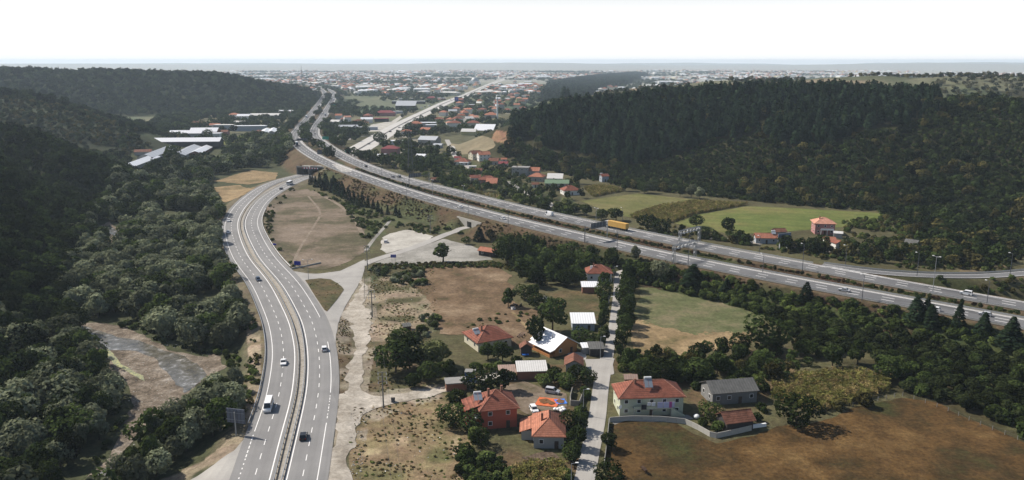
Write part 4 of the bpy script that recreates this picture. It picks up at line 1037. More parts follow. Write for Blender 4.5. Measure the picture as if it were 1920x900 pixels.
# dark sign gantry (seen from behind) over the near carriageway
def gantry(c, px, py, label, z, span=(7.6, -8.4), board=(2.5, -7.0), bh=(5.4, 8.4), matb='steel_dark', lattice=False, name="sign_gantry"):
    x, y, a, n = along(c, px, py, 0, z); o = empty(name, (x, y, z), math.atan2(n[1], n[0])); tag(o, label, "gantry")  # local +x = towards viewer side
    for s_ in span:
        if lattice:
            for k in (-.5, .5):
                for j in (-.5, .5): MB().tube((s_ + k, j, -.4), (s_ + k, j, bh[1]), .13, n=5).build("leg", MT['steel'], o)
            b = MB()
            for k in range(6): b.tube((s_ + (.5 if k % 2 else -.5), -.5, k * bh[1] / 6), (s_ - (.5 if k % 2 else -.5), -.5, (k + 1) * bh[1] / 6), .07, n=4)
            b.build("bracing", MT['steel'], o)
        else: MB().tube((s_, 0, -.4), (s_, 0, bh[1] - .4), .24, .2, 8).build("post", MT[matb] if s_ > 0 else MT['steel'], o)
    if lattice:
        b = MB()
        for j in (-.6, .6):
            for zz in (bh[0], bh[1]): b.tube((span[0] + .5, j, zz), (span[1] - .5, j, zz), .13, n=5)
        for k in range(12):
            x0 = span[0] + (span[1] - span[0]) * k / 12; x1 = span[0] + (span[1] - span[0]) * (k + 1) / 12
            for j in (-.6, .6): b.tube((x0, j, bh[0] if k % 2 else bh[1]), (x1, j, bh[1] if k % 2 else bh[0]), .09, n=4)
            b.tube((x0, -.6, bh[1]), (x1, .6, bh[1]), .07, n=4)
        b.build("truss", MT['steel'], o)
        for k in range(6):
            xx = span[0] + (span[1] - span[0]) * (k + .7) / 6.4
            MB().box(xx - .25, xx + .25, -1.0, -.3, bh[0] - .7, bh[0] - .1).build("camera_unit", MT['white'], o)
    else:
        MB().tube((span[0], 0, bh[0] + .9), (span[1], 0, bh[0] + .9), .2, n=6).build("beam", MT['steel_dark'], o)
        bd = MB().box(min(board), max(board), -.35, -.2, *bh).build("sign_board", MT['steel_dark'], o)
        for k in range(5):
            xx = board[0] + (board[1] - board[0]) * (k + .5) / 5
            MB().box(xx - .08, xx + .08, -.19, -.02, bh[0], bh[1]).build("rib", MT['steel'], bd)
    return o
gantry(gA, 1112, 450, "dark sign gantry, seen from behind, left of the yellow lorry", ZM, (7.5, -8.6), (3.0, -8.2), (6.0, 8.9))
gantry(gA, 1280, 488, "grey lattice gantry with camera units over the near carriageway", ZM, (8.2, -8.6), bh=(6.4, 7.8), lattice=True, name="lattice_gantry")
gantry(gB, 1287, 459, "grey lattice gantry over the far carriageway, behind a twin", ZM, (7.6, -8.6), bh=(6.4, 7.8), lattice=True, name="lattice_gantry")
gantry(gB, 783, 345, "grey backed sign gantry over the far carriageway, amid the hedge", ZM, (9.0, -7.4), (8.6, -1.0), (5.2, 8.0))
gantry(gA, 566, 273, "sign gantry across the motorway bend, above the white lorry", ZM, (9.4, -8.2), (2.5, -8.0), (5.2, 7.6))
def board(px, py, w, h, leg, label, mat, legs=2, rz=0.0, lines=0, name="road_sign", cat="road sign", back=False):
    x, y, z = P(px, py); o = empty(name, (x, y, z), rz); tag(o, label, cat)
    b = MB().box(-w / 2, w / 2, -.06, .06, leg, leg + h).build("sign_board", mat, o)
    for s_ in ([-.32 * w, .32 * w] if legs == 2 else [0]): MB().tube((s_, .14, -.3), (s_, .14, leg + h * .9), .08 if legs == 2 else .22, n=6).build("post", MT['steel'], o)
    for k in range(lines):
        zz = leg + h * (k + .6) / (lines + .3); mb = MB(); xx = -w * .42
        while xx < w * .38:
            ww = random.uniform(.12, .34); mb.box(xx, min(xx + ww, w * .42), -.075, -.06, zz - .09 * h / lines, zz + .12 * h / lines); xx += ww + .14
        mb.build("lettering", MT['white'], b)
    return o
board(558, 501, 3.2, 1.9, 1.0, "large plain blue road sign beside the brown lot at the junction", MT['blue_sign'], 2, -.15)
board(515, 463, 1.9, .9, .9, "small blue road sign on the verge by the brown lot", MT['blue_sign'], 2, -.2)
board(738, 492, 2.6, 1.5, 2.4, "blue lettered signboard on two thin legs at the car park edge", MT['blue_sign'], 2, 0, 3)
board(610.5, 265, 8, 3.4, 2.0, "green sign beside the motorway bend", MT['green_sign'], 2, -.3)
board(652, 290, 5, 3.0, 2.0, "green sign above the pale highway's end", MT['green_sign'], 2, -.2)
board(739, 316, 4.5, 3.0, 1.0, "small blue sign among trees beyond the motorway", MT['blue_sign'], 2, .2)
board(625.5, 204, 7, 6, 2.0, "green sign on the right of the far motorway straight", MT['green_sign'], 2, 0)
board(856, 194, 9, 13, 2, "upright blue billboard beside the pale highway", MT['blue_sign'], 2, .2)
board(599.5, 291, 4.5, 4.0, 1.0, "grey backed sign in the motorway hedge at the bend", MT['steel_dark'], 2, .2)
board(630, 242, 5.5, 5.5, 1.0, "pale billboard left of the petrol station yard", MT['concrete'], 2, .1, 0, "billboard", "billboard")
x, y, z = P(444, 815); bb = empty("billboard", (x, y, z), R(-14)); tag(bb, "dark back of a large billboard on a mast beside the dual road", "billboard")
b_ = MB().box(-2.6, 2.6, .12, .25, 3.2, 7.1).build("panel", plain("blue_grey_billboard_back", (0.17, 0.185, 0.225), 0.6, 0.15, 0.8), bb)
for k in range(6): MB().box(-2.55 + k, -2.47 + k, 0, .119, 3.25, 7.05).build("rib", MT['steel_dark'], b_)
for zz in (4.1, 6.0): MB().box(-2.6, 2.6, -.1, -.003, zz, zz + .1).build("rail", MT['steel'], b_)
MB().tube((0, -.32, -.4), (0, -.32, 6.4), .2, .16, 8).build("mast", MT['steel'], bb)
# roadside advertising board by the farmhouse
x, y, z = P(1469, 468); o = empty("billboard", (x, y, z), R(28)); tag(o, "angled advertising billboard on two pale masts by the orange-roofed farmhouse", "billboard")
MB().box(-4.5, 4.5, -.15, .15, 4.2, 8.6).build("panel", plain("washed_out_poster", (0.16, 0.19, 0.25), 0.6, 0.5, 0.35), o)
for s_ in (-2.6, 2.6): MB().tube((s_, .3, -.4), (s_, .3, 8.0), .3, .25, 8).build("mast", MT['white'], o)
x, y, z = P(737, 754); o = empty("litter_bin", (x, y, z), .2); tag(o, "dark metal litter bin at the track mouth", "litter bin")
MB().box(-.55, .55, -.45, .45, .15, 1.15).build("bin", MT['steel_dark'], o); MB().box(-.6, .6, -.5, .5, 1.153, 1.25).build("lid", MT['black'], o)
for sx in (-.45, .45):
    for sy in (-.35, .35): MB().tube((sx, sy, -.1), (sx, sy, .16), .07).build("wheel", MT['black'], o)
for px, py, h, lab in ((770, 325, 44, "lattice pylon standing among trees beyond the motorway"),):
    x, y, z = P(px, py); o = empty("lattice_pylon", (x, y, z)); tag(o, lab, "pylon")
    def tp(t): return 2.2 * (1 - t) + .45 * t
    for sx in (-1, 1):
        for sy in (-1, 1): MB().tube((sx * tp(0), sy * tp(0), 0), (sx * tp(1), sy * tp(1), h), .16, .1, 5).build("leg", MT['steel_dark'], o)
    b = MB()
    for k in range(14):
        a0, a1 = k / 14, (k + 1) / 14
        for s_ in (-1, 1):
            b.tube((s_ * tp(a0), -tp(a0), a0 * h), (-s_ * tp(a1), -tp(a1), a1 * h), .07, n=4); b.tube((s_ * tp(a0), tp(a0), a0 * h), (-s_ * tp(a1), tp(a1), a1 * h), .07, n=4)
            b.tube((-tp(a0), s_ * tp(a0), a0 * h), (-tp(a1), -s_ * tp(a1), a1 * h), .07, n=4)
    b.build("bracing", MT['steel_dark'], o)
    for k in range(3): MB().box(-4.5, 4.5, -.2, .2, h - 1 - k * 4, h - .7 - k * 4).build("crossarm", MT['steel_dark'], o)

# ------------------------------------------------------------------ houses
RED = tiles("red_clay_tiles", (0.215, 0.078, 0.052), worn=0.3); ORANGE = tiles("orange_clay_tiles", (0.35, 0.145, 0.092)); PINK = tiles("new_salmon_tiles", (0.50, 0.25, 0.175))
OLD = tiles("weathered_brown_tiles", (0.17, 0.075, 0.05), worn=0.4); MAROON = tiles("maroon_roof_sheets", (0.22, 0.055, 0.06))
WMETAL = sheet_metal("white_roof_sheets", (0.74, 0.75, 0.77), 0.9, 0.35, 0.05); GMETAL = sheet_metal("grey_corrugated_roof", (0.105, 0.105, 0.10), 0.8, 0.85, 0.45); PALE = sheet_metal("pale_fibre_cement_roof", (0.56, 0.55, 0.53), 0.7, 0.75, 0.15)
BMETAL = sheet_metal("blue_grey_industrial_roof", (0.43, 0.45, 0.475), 2.0, 0.5, 0.08); GRROOF = sheet_metal("green_roof_sheets", (0.16, 0.24, 0.15), 0.9, 0.6, 0.15); RUST = sheet_metal("rusty_roof_sheets", (0.30, 0.21, 0.17), 0.7, 0.8, 0.35)
FLATC = plain("flat_roof_screed", (0.25, 0.245, 0.235), 0.95, 0.2, 0.4)
RM = dict(red=RED, orange=ORANGE, pink=PINK, old=OLD, maroon=MAROON, white=WMETAL, grey=GMETAL, pale=PALE, blue=BMETAL, green=GRROOF, rust=RUST, flat=FLATC)
WM = dict(smoke=plain("smoke_grey_render", (0.19, 0.19, 0.185), 0.95, 0.25), cream=plain("cream_render", (0.58, 0.54, 0.42), 0.9, 0.1), white=plain("white_render", (0.70, 0.69, 0.66), 0.9, 0.08), green=plain("pale_green_render", (0.47, 0.49, 0.37), 0.9, 0.1), yellow=plain("yellow_render", (0.58, 0.52, 0.26), 0.9, 0.1),
          red=plain("brick_red_render", (0.40, 0.105, 0.065), 0.9, 0.12), grey=plain("grey_render", (0.34, 0.335, 0.32), 0.9, 0.15), wood=plain("dark_timber", (0.085, 0.06, 0.045), 0.9, 0.25), orange=plain("varnished_orange_wood", (0.42, 0.19, 0.07), 0.6, 0.12),
          brick=plain("bare_brick", (0.26, 0.13, 0.09), 0.95, 0.2), blue=plain("pale_blue_render", (0.36, 0.395, 0.44), 0.9, 0.1), royal=plain("royal_blue_panels", (0.04, 0.13, 0.45), 0.5, 0.08), dark=plain("dark_shed_boards", (0.05, 0.045, 0.045), 0.9, 0.2), pink=plain("dusky_pink_render", (0.36, 0.18, 0.17), 0.9, 0.1))
MT['panel'] = plain("solar_collector", (0.24, 0.27, 0.31), 0.15, 0.06, 1.0, 0.6); MT['tank'] = plain("white_water_tank", (0.75, 0.75, 0.74), 0.4, 0.05)
MT['clothA'] = plain("lilac_sheet", (0.45, 0.45, 0.62), 0.9, 0.06); MT['clothB'] = plain("magenta_towel", (0.40, 0.09, 0.27), 0.9, 0.06); MT['clothC'] = plain("white_linen", (0.72, 0.72, 0.74), 0.9, 0.05); MT['clothD'] = plain("dark_laundry", (0.03, 0.03, 0.04), 0.9, 0.1)

def house(px, py, w, d, h, yaw, roof, rm, wm, label, pitch=.42, over=.5, floors=1, wins=True, cat="house", name="house", chim=0, solar=None, at='front', far=False, door=True):
    """(px,py) is where the middle of the wall facing the viewer meets the ground; local -y is that wall"""
    x, y, z = P(px, py); yw = R(yaw); o = empty(name, (x, y, z), yw); tag(o, label, cat)
    W_, R_ = WM[wm], RM[rm]; y0, y1 = 0.0, d; hw_ = w / 2
    b = MB().box(-hw_, hw_, y0, y1, -.8, h)
    rise = 0
    if roof == 'gable':            # ridge along x
        rise = pitch * d / 2
        b.add([(-hw_, 0, h), (-hw_, d, h), (-hw_, d / 2, h + rise), (-hw_ + .2, 0, h), (-hw_ + .2, d, h), (-hw_ + .2, d / 2, h + rise)], [(0, 2, 1), (3, 4, 5), (0, 3, 5, 2), (1, 2, 5, 4)])
        b.add([(hw_, 0, h), (hw_, d, h), (hw_, d / 2, h + rise), (hw_ - .2, 0, h), (hw_ - .2, d, h), (hw_ - .2, d / 2, h + rise)], [(0, 1, 2), (3, 5, 4), (0, 2, 5, 3), (1, 4, 5, 2)])
    if roof == 'gabley':           # ridge along y
        rise = pitch * w / 2
        for yy, s_ in ((0, 1), (d, -1)):
            b.add([(-hw_, yy, h), (hw_, yy, h), (0, yy, h + rise), (-hw_, yy + .2 * s_, h), (hw_, yy + .2 * s_, h), (0, yy + .2 * s_, h + rise)], [(0, 1, 2), (3, 5, 4), (0, 2, 5, 3), (1, 4, 5, 2)])
    wall = b.build("wall", W_, o)
    rb = MB(); t = .16; e = over; zz = h + .02
    if roof == 'gable':
        s_ = rise / (d / 2); zo = zz - e * s_
        rb.slab([(-hw_ - e, -e, zo + t), (hw_ + e, -e, zo + t), (hw_ + e, d / 2, zz + rise + t), (-hw_ - e, d / 2, zz + rise + t)], t)
        rb.slab([(hw_ + e, d + e, zo + t), (-hw_ - e, d + e, zo + t), (-hw_ - e, d / 2 + .01, zz + rise + t), (hw_ + e, d / 2 + .01, zz + rise + t)], t)
    elif roof == 'gabley':
        s_ = rise / hw_; zo = zz - e * s_
        rb.slab([(-hw_ - e, -e, zo + t), (0, -e, zz + rise + t), (0, d + e, zz + rise + t), (-hw_ - e, d + e, zo + t)][::-1], t)
        rb.slab([(hw_ + e, d + e, zo + t), (.01, d + e, zz + rise + t), (.01, -e, zz + rise + t), (hw_ + e, -e, zo + t)][::-1], t)
    elif roof == 'hip':
        X0, X1, Y0, Y1 = -hw_ - e, hw_ + e, -e, d + e; m = min(X1 - X0, Y1 - Y0) / 2; rise = pitch * m; zo = zz - .05
        if X1 - X0 >= Y1 - Y0: r0, r1 = (X0 + m, (Y0 + Y1) / 2), (X1 - m, (Y0 + Y1) / 2)
        else: r0, r1 = ((X0 + X1) / 2, Y0 + m), ((X0 + X1) / 2, Y1 - m)
        v = [(X0, Y0, zo), (X1, Y0, zo), (X1, Y1, zo), (X0, Y1, zo), (X0, Y0, zo + t), (X1, Y0, zo + t), (X1, Y1, zo + t), (X0, Y1, zo + t), (*r0, zo + t + rise), (*r1, zo + t + rise)]
        f = [(0, 3, 2, 1), (0, 1, 5, 4), (1, 2, 6, 5), (2, 3, 7, 6), (3, 0, 4, 7)]
        f += [(4, 5, 9, 8), (5, 6, 9), (6, 7, 8, 9), (7, 4, 8)] if X1 - X0 >= Y1 - Y0 else [(4, 5, 8), (5, 6, 9, 8), (6, 7, 9), (7, 4, 8, 9)]
        rb.add(v, f)
    elif roof == 'shed':
        rise = pitch * d
        rb.slab([(-hw_ - e, -e, zz + t), (hw_ + e, -e, zz + t), (hw_ + e, d + e, zz + rise + t), (-hw_ - e, d + e, zz + rise + t)], t)
    else:
        rb.box(-hw_ - e, hw_ + e, -e, d + e, zz, zz + .3); rise = .3
    rf = rb.build("roof", R_, o)
    if not far and roof in ('hip', 'gable') and rm in ('red', 'orange', 'pink', 'old'):
        cap = MB()
        if roof == 'gable': cap.tube((-hw_ - e, d / 2, h + rise + .2), (hw_ + e, d / 2, h + rise + .2), .11, n=6)
        else:
            cap.tube((*r0, zo + t + rise + .02), (*r1, zo + t + rise + .02), .11, n=6)
            pr = ((4, 8), (7, 8), (5, 9), (6, 9)) if X1 - X0 >= Y1 - Y0 else ((4, 8), (5, 8), (6, 9), (7, 9))
            for i, j in pr: cap.tube(v[i], v[j], .09, n=5)
        cap.build("ridge_cap", RM['pink'] if rm == 'red' else R_, rf)
    if wins and not far:
        def win(xx, zz0, face, ww=1.15, wh=1.2):
            if face == 'f': fr = MB().box(xx - ww / 2, xx + ww / 2, -.07, -.004, zz0, zz0 + wh); pa = MB().box(xx - ww / 2 + .1, xx + ww / 2 - .1, -.085, -.072, zz0 + .1, zz0 + wh - .1)
            elif face == 'l': fr = MB().box(-hw_ - .07, -hw_ - .004, xx - ww / 2, xx + ww / 2, zz0, zz0 + wh); pa = MB().box(-hw_ - .085, -hw_ - .072, xx - ww / 2 + .1, xx + ww / 2 - .1, zz0 + .1, zz0 + wh - .1)
            else: fr = MB().box(hw_ + .004, hw_ + .07, xx - ww / 2, xx + ww / 2, zz0, zz0 + wh); pa = MB().box(hw_ + .072, hw_ + .085, xx - ww / 2 + .1, xx + ww / 2 - .1, zz0 + .1, zz0 + wh - .1)
            f_ = fr.build("window", MT['white'], o); pa.build("pane", MT['glass'], f_)
        nf = max(1, int(w / 3.2)); fh = h / floors
        for fl in range(floors):
            zb = fl * fh + fh * .38
            for i in range(nf):
                if door and fl == 0 and i == nf // 2: continue
                win(-hw_ + w * (i + .5) / nf, zb, 'f', wh=min(1.25, fh * .45))
            for i in range(max(1, int(d / 4))):
                yy = d * (i + .5) / max(1, int(d / 4)); win(yy, zb, 'l', wh=min(1.25, fh * .45)); win(yy, zb, 'r', wh=min(1.25, fh * .45))
        if door:
            xx = -hw_ + w * (nf // 2 + .5) / nf; dd = MB().box(xx - .5, xx + .5, -.08, -.004, 0, 2.05).build("door", WM['wood'], o)
            MB().box(xx + .3, xx + .38, -.12, -.083, .95, 1.05).build("handle", MT['steel'], dd)
    for i in range(chim):
        cx = hw_ * (-.45 + .8 * i); cyy = d * (.4 + .15 * i); MB().box(cx - .28, cx + .28, cyy - .28, cyy + .28, h, h + rise + .9).build("chimney", WM['brick'], rf)
    if solar:
        sx, sy, sz, sr = solar; b1 = MB()
        for k in range(2): b1.slab([(sx + k * 1.15, sy - .9, sz), (sx + k * 1.15 + 1.05, sy - .9, sz), (sx + k * 1.15 + 1.05, sy + .9, sz + 1.5 * sr), (sx + k * 1.15, sy + .9, sz + 1.5 * sr)], .1)
        b1.build("solar_panel", MT['panel'], rf); MB().tube((sx + .1, sy + 1.2, sz + 1.7 * sr), (sx + 2.1, sy + 1.2, sz + 1.7 * sr), .32, n=10).build("water_tank", MT['tank'], rf)
        b1 = MB()
        for k in (0, 2.2): b1.tube((sx + k, sy + .9, sz - 1.0), (sx + k, sy + 1.1, sz + 1.5 * sr), .05); b1.tube((sx + k, sy - .85, sz - .6), (sx + k, sy - .85, sz), .05)
        b1.build("panel_stand", MT['steel'], rf)
    return o

# --- near village
gh = house(1221, 779, 17.6, 9.0, 5.3, 4, 'hip', 'red', 'green', "long two-storey pale green house with red tiled hip roof and laundry", .62, .6, 2, True, chim=1, solar=(-1.6, 2.4, 7.6, 1.2))
MB().box(-5.2, 5.2, -1.5, -.004, 2.45, 2.65).build("balcony", MT['concrete'], gh)
MB().box(-5.2, 5.2, -1.5, -1.42, 2.65, 3.3).build("parapet", WM['green'], gh)
st = MB()
for k in range(9): st.box(5.2 + .42 * k, 5.2 + .42 * (k + 1), -1.5, -.4, 0, 2.65 - .29 * k)
st.build("stairs", WM['green'], gh)
for xx in (-5.1, 0, 5.1): MB().tube((xx, -1.44, 0), (xx, -1.44, 2.45), .1).build("post", MT['concrete'], gh)
ghm = Matrix.Translation(gh.location) @ Matrix.Rotation(R(4), 4, 'Z')
def laundry(x0, x1, z0, z1, mt, lab):
    o = MB().box(0, x1 - x0, -.03, .03, 0, z1 - z0).build("laundry", MT[mt], None); o.location = ghm @ Vector((x0, -1.65, z0)); o.rotation_euler = (0, 0, R(4)); tag(o, lab, "laundry")
laundry(1.2, 2.7, 2.9, 4.6, 'clothA', "pale lilac sheet on the green house's line, left one of the pair"); laundry(2.85, 4.4, 2.9, 4.6, 'clothA', "pale lilac sheet on the green house's line, next to the magenta towel")
laundry(4.45, 5.2, 2.9, 4.6, 'clothB', "magenta towel hung on the green house's balcony"); laundry(5.25, 5.9, 2.95, 4.55, 'clothA', "narrow lilac cloth right of the magenta towel")
laundry(-.4, .6, 3.5, 4.6, 'clothC', "small white cloth drying left of the lilac sheets"); laundry(-1.6, -.6, 3.7, 4.6, 'clothC', "small white cloth at the left end of the washing line"); laundry(-3.2, -1.8, 2.6, 4.0, 'clothD', "dark clothes hung over the green house's balcony")
def dish(px, py, h, r, lab, rz=.6):
    x, y, z = P(px, py); o = empty("satellite_dish", (x, y, z), rz); tag(o, lab, "satellite dish")
    vs = [(0, 0, 0)] + [(math.cos(t) * r, -.22 * r, math.sin(t) * r) for t in np.linspace(0, 2 * math.pi, 14, endpoint=False)]
    MB().add([(a, b, c + h) for a, b, c in vs] + [(a, b + .04, c + h) for a, b, c in vs], [(0, 1 + i, 1 + (i + 1) % 14) for i in range(14)] + [(15, 16 + (i + 1) % 14, 16 + i) for i in range(14)]).build("bowl", MT['white'], o)
    MB().tube((0, .05, -.2), (0, .05, h), .06).build("mast", MT['steel'], o)
dish(1162, 782, 3.0, .6, "white satellite dish at the corner of the green house"); dish(1126, 615, 1.6, .7, "white satellite dish beside the white-roofed cottage")
house(1377, 757, 13.4, 8.0, 3.7, 10, 'gable', 'grey', 'smoke', "grey barn with weathered corrugated roof behind the green house", .5, .5, 1, chim=0)
house(1387, 809, 7.6, 5.2, 3.0, 14, 'gable', 'old', 'dark', "small dark shed with old brown tiles behind the panel wall", .62, .6, 1, False, door=False)
rh = house(936, 803, 9.6, 9.4, 5.4, 12, 'hip', 'red', 'red', "two-storey brick red house with red tiled roof and chimneys", .66, .7, 2, True, chim=2, solar=(-6.0, 4.2, 7.0, .8))
MB().box(-8.2, -4.8, 2.2, 8.4, -.6, 5.0).build("side_wing", WM['red'], rh)
rr_ = MB(); rr_.slab([(-8.8, 1.6, 5.05), (-3.6, 1.6, 6.6), (-3.6, 9.0, 6.6), (-8.8, 9.0, 5.05)], .16); rr_.build("wing_roof", RED, rh)
for yy in (3.4, 6.8):
    for zz in (.9, 3.4):
        f_ = MB().box(-8.27, -8.205, yy - .6, yy + .6, zz, zz + 1.2).build("window", MT['white'], rh); MB().box(-8.29, -8.272, yy - .48, yy + .48, zz + .12, zz + 1.08).build("pane", MT['glass'], f_)
MB().box(-6.2, -4.85, .2, 2.1, -.6, 3.4).build("porch", WM['red'], rh); MB().box(-6.4, -4.85, -.1, 2.15, 3.41, 3.6).build("porch_roof", MT['white'], rh)
th = house(1029, 841, 7.6, 12.2, 3.3, -2, 'hip', 'orange', 'grey', "low house with orange tiled hip roof beside the lane hedge", .72, .55, 1, True, chim=1)
MB().box(-7.0, -3.85, 4.4, 11.0, -.6, 2.6).build("side_wing", WM['grey'], th); rr_ = MB(); rr_.slab([(-7.5, 3.9, 2.45), (-3.4, 3.9, 3.9), (-3.4, 11.5, 3.9), (-7.5, 11.5, 2.45)], .16); rr_.build("wing_roof", ORANGE, th)
house(928, 655, 12.4, 11.6, 3.3, 27, 'hip', 'red', 'cream', "cream house with broad red hip roof beside the dry brown field", .52, .7, 1, True, chim=1, solar=(-5.6, 4.6, 5.0, .7))
wh = house(1061, 664, 9.4, 12.0, 2.9, 35, 'gabley', 'white', 'orange', "varnished wooden house with bright white metal roof and veranda", .62, .7, 1, True, chim=0)
MB().box(-6.6, -4.45, .3, 11.0, -.4, .9).build("veranda", WM['orange'], wh)
for yy in (.5, 4.0, 7.4, 10.8): MB().tube((-6.45, yy, .9), (-6.45, yy, 2.4), .09).build("post", WM['orange'], wh)
rr_ = MB(); rr_.slab([(-7.0, -.5, 2.3), (-7.0, 11.8, 2.3), (-4.95, 11.8, 2.72), (-4.95, -.5, 2.72)][::-1], .12); rr_.build("porch_roof", WMETAL, wh)
MB().tube((-2.2, 4.5, 4.2), (-2.2, 4.5, 6.1), .12).build("chimney", MT['steel_dark'], wh)
house(1094, 620, 8.0, 7.4, 2.7, 0, 'shed', 'white', 'blue', "small cottage under a single-slope white metal roof", .20, .5, 1, True)
house(1124, 529, 10.6, 8.6, 3.9, 0, 'hip', 'red', 'white', "red-roofed house at the upper end of the tree-lined lane", .6, .6, 1, True, chim=1, solar=(-3.9, 2.6, 5.0, .7))
house(1107, 550, 6.8, 4.6, 2.7, 0, 'shed', 'white', 'brick', "open porch shed with white metal roof below the lane's end house", .22, .4, 1, False, door=False, cat="shed", name="shed")
house(1076, 699, 5.0, 6.0, 2.6, -4, 'gabley', 'old', 'grey', "small cabin with brown tiles beside the wide yard", .55, .5, 1, True)
house(998, 712, 8.8, 5.4, 2.7, 4, 'shed', 'pale', 'brick', "long brick shed under a pale fibre-cement roof", .22, .35, 1, False, cat="shed", name="shed")
house(952, 713, 4.8, 4.2, 2.4, 6, 'shed', 'rust', 'white', "small shed with rusty sheet roof beside the concrete yard", .18, .3, 1, False, cat="shed", name="shed")
house(881, 716, 3.0, 2.4, 2.9, -4, 'flat', 'flat', 'royal', "bright blue kiosk with flat grey roof", .3, .12, 1, True, cat="kiosk", name="kiosk", door=False)
house(856, 733, 6.0, 4.4, 2.2, 10, 'flat', 'flat', 'brick', "low brick outbuilding with flat grey roof beside the blue kiosk", .3, .2, 1, False, cat="shed", name="shed")
house(987, 666, 3.6, 3.2, 2.5, 5, 'gabley', 'old', 'wood', "tiny timber shed with rusty tiles left of the white-roofed house", .7, .35, 1, False, cat="shed", name="shed")
house(1101, 664, 3.0, 3.0, 2.2, 8, 'shed', 'white', 'grey', "white canopy shed at the edge of the yard", .2, .3, 1, False, cat="shed", name="shed")
house(1119, 668, 4.6, 4.4, 2.5, 3, 'shed', 'grey', 'dark', "dark open garage with mossy roof beside the village lamp", .18, .35, 1, False, cat="shed", name="shed")
house(764, 619, 2.6, 2.0, 1.3, 20, 'shed', 'grey', 'wood', "little scrap hut with grey roof among the bushes", .3, .3, 1, False, cat="shed", name="shed")
house(911, 481, 8.6, 4.6, 2.8, -32, 'gable', 'orange', 'dark', "small cafe with long orange tiled roof at the end of the car park", .5, .6, 1, True)
house(1183, 722, 3.4, 3.0, 2.0, 0, 'gable', 'rust', 'wood', "small timber hut with a tan roof behind the green house", .5, .4, 1, False, cat="shed", name="shed")
# enclosing walls
def wallrun(pts_px, h, t, label, mat, bay=2.2, name="garden_wall"):
    w = PP(pts_px); c = resample(np.array(w), bay); x0, y0 = c[0]; z0 = float(hgt(x0, y0)); o = empty(name, (x0, y0, z0)); tag(o, label, "wall")
    k = 0
    for a, b in zip(c[:-1], c[1:]):
        d = Vector((b[0] - a[0], b[1] - a[1], 0)); L = d.length; pz = float(min(hgt(*a), hgt(*b))) - z0 - .2
        p_ = MB().box(.02, L - .02, -t / 2, t / 2, 0, h + .2).build("wall_panel", mat, o); p_.location = (a[0] - x0, a[1] - y0, pz); p_.rotation_euler = (0, 0, math.atan2(d.y, d.x))
        k += 1
wallrun([(1143, 792), (1183, 789), (1240, 790), (1268, 793), (1286, 795), (1312, 808), (1338, 823), (1375, 815), (1409, 807)], 1.5, .14, "grey concrete panel wall curving below the green house", MT['concrete'])
wallrun([(1142, 793), (1138, 835), (1132, 880)], 1.4, .16, "low dark wall beside the lower lane", MT['concrete_dark'])
wallrun([(1073, 736), (1067, 760), (1085, 764), (1096, 737)], 1.7, .2, "dark block-walled garden corner beside the lane", MT['concrete_dark'], 3)
wallrun([(547, 505), (560, 502), (578, 499), (602, 494)], .8, .25, "low pale kerb wall with railings beside the blue sign", MT['concrete'], 3)
wallrun([(1409, 803), (1436, 799)], .9, .5, "white stacked stones beside the dark tiled shed", MT['white'], 1.4)
# beyond the motorway, right
ph = house(1546, 440, 10.6, 9.6, 6.2, -8, 'hip', 'pink', 'pink', "two-storey dusky pink house with salmon hip roof in the meadow", .5, .8, 2, True, chim=1)
MB().box(-2.6, 4.2, -2.2, -.004, 2.9, 3.1).build("balcony", MT['white'], ph); MB().box(-2.6, 4.2, -2.2, -2.1, 3.1, 3.9).build("parapet", MT['white'], ph)
for xx in (-2.5, .8, 4.1): MB().box(xx - .12, xx + .12, -2.18, -1.95, 0, 2.9).build("post", MT['white'], ph)
house(1437, 457, 11.0, 6.0, 3.2, -6, 'gable', 'orange', 'blue', "orange-roofed farmhouse with pale blue walls by the billboard", .6, .5, 1, True, solar=(2.8, 2.6, 5.0, .8))
house(1464, 443, 6.2, 5.0, 2.6, 8, 'gable', 'old', 'grey', "brown-roofed farm shed behind the billboard", .5, .5, 1, False, cat="shed", name="shed")
house(1556, 459, 5.5, 4.5, 2.6, -10, 'gable', 'orange', 'white', "small orange-roofed shed below the pink house", .5, .4, 1, False, cat="shed", name="shed")
house(1575, 466, 5.0, 5.0, 2.6, 12, 'gabley', 'red', 'white', "small red-roofed shed in the trees below the pink house", .5, .4, 1, False, cat="shed", name="shed")
house(1571, 447, 4.2, 3.8, 2.8, -20, 'gable', 'pale', 'grey', "little pale-roofed store right of the pink house", .4, .4, 1, False, cat="shed", name="shed")
house(1706, 466, 5.4, 6.0, 2.4, -40, 'gable', 'grey', 'wood', "grey gabled cabin among trees above the slip road", .6, .6, 1, False, cat="shed", name="shed")
house(1135, 341, 6.0, 5.0, 4.6, 20, 'gable', 'red', 'blue', "small blue house with red gable at the foot of the scrub hill", .6, .5, 1, True, chim=0, solar=(-3.4, 2, 5.4, .7))
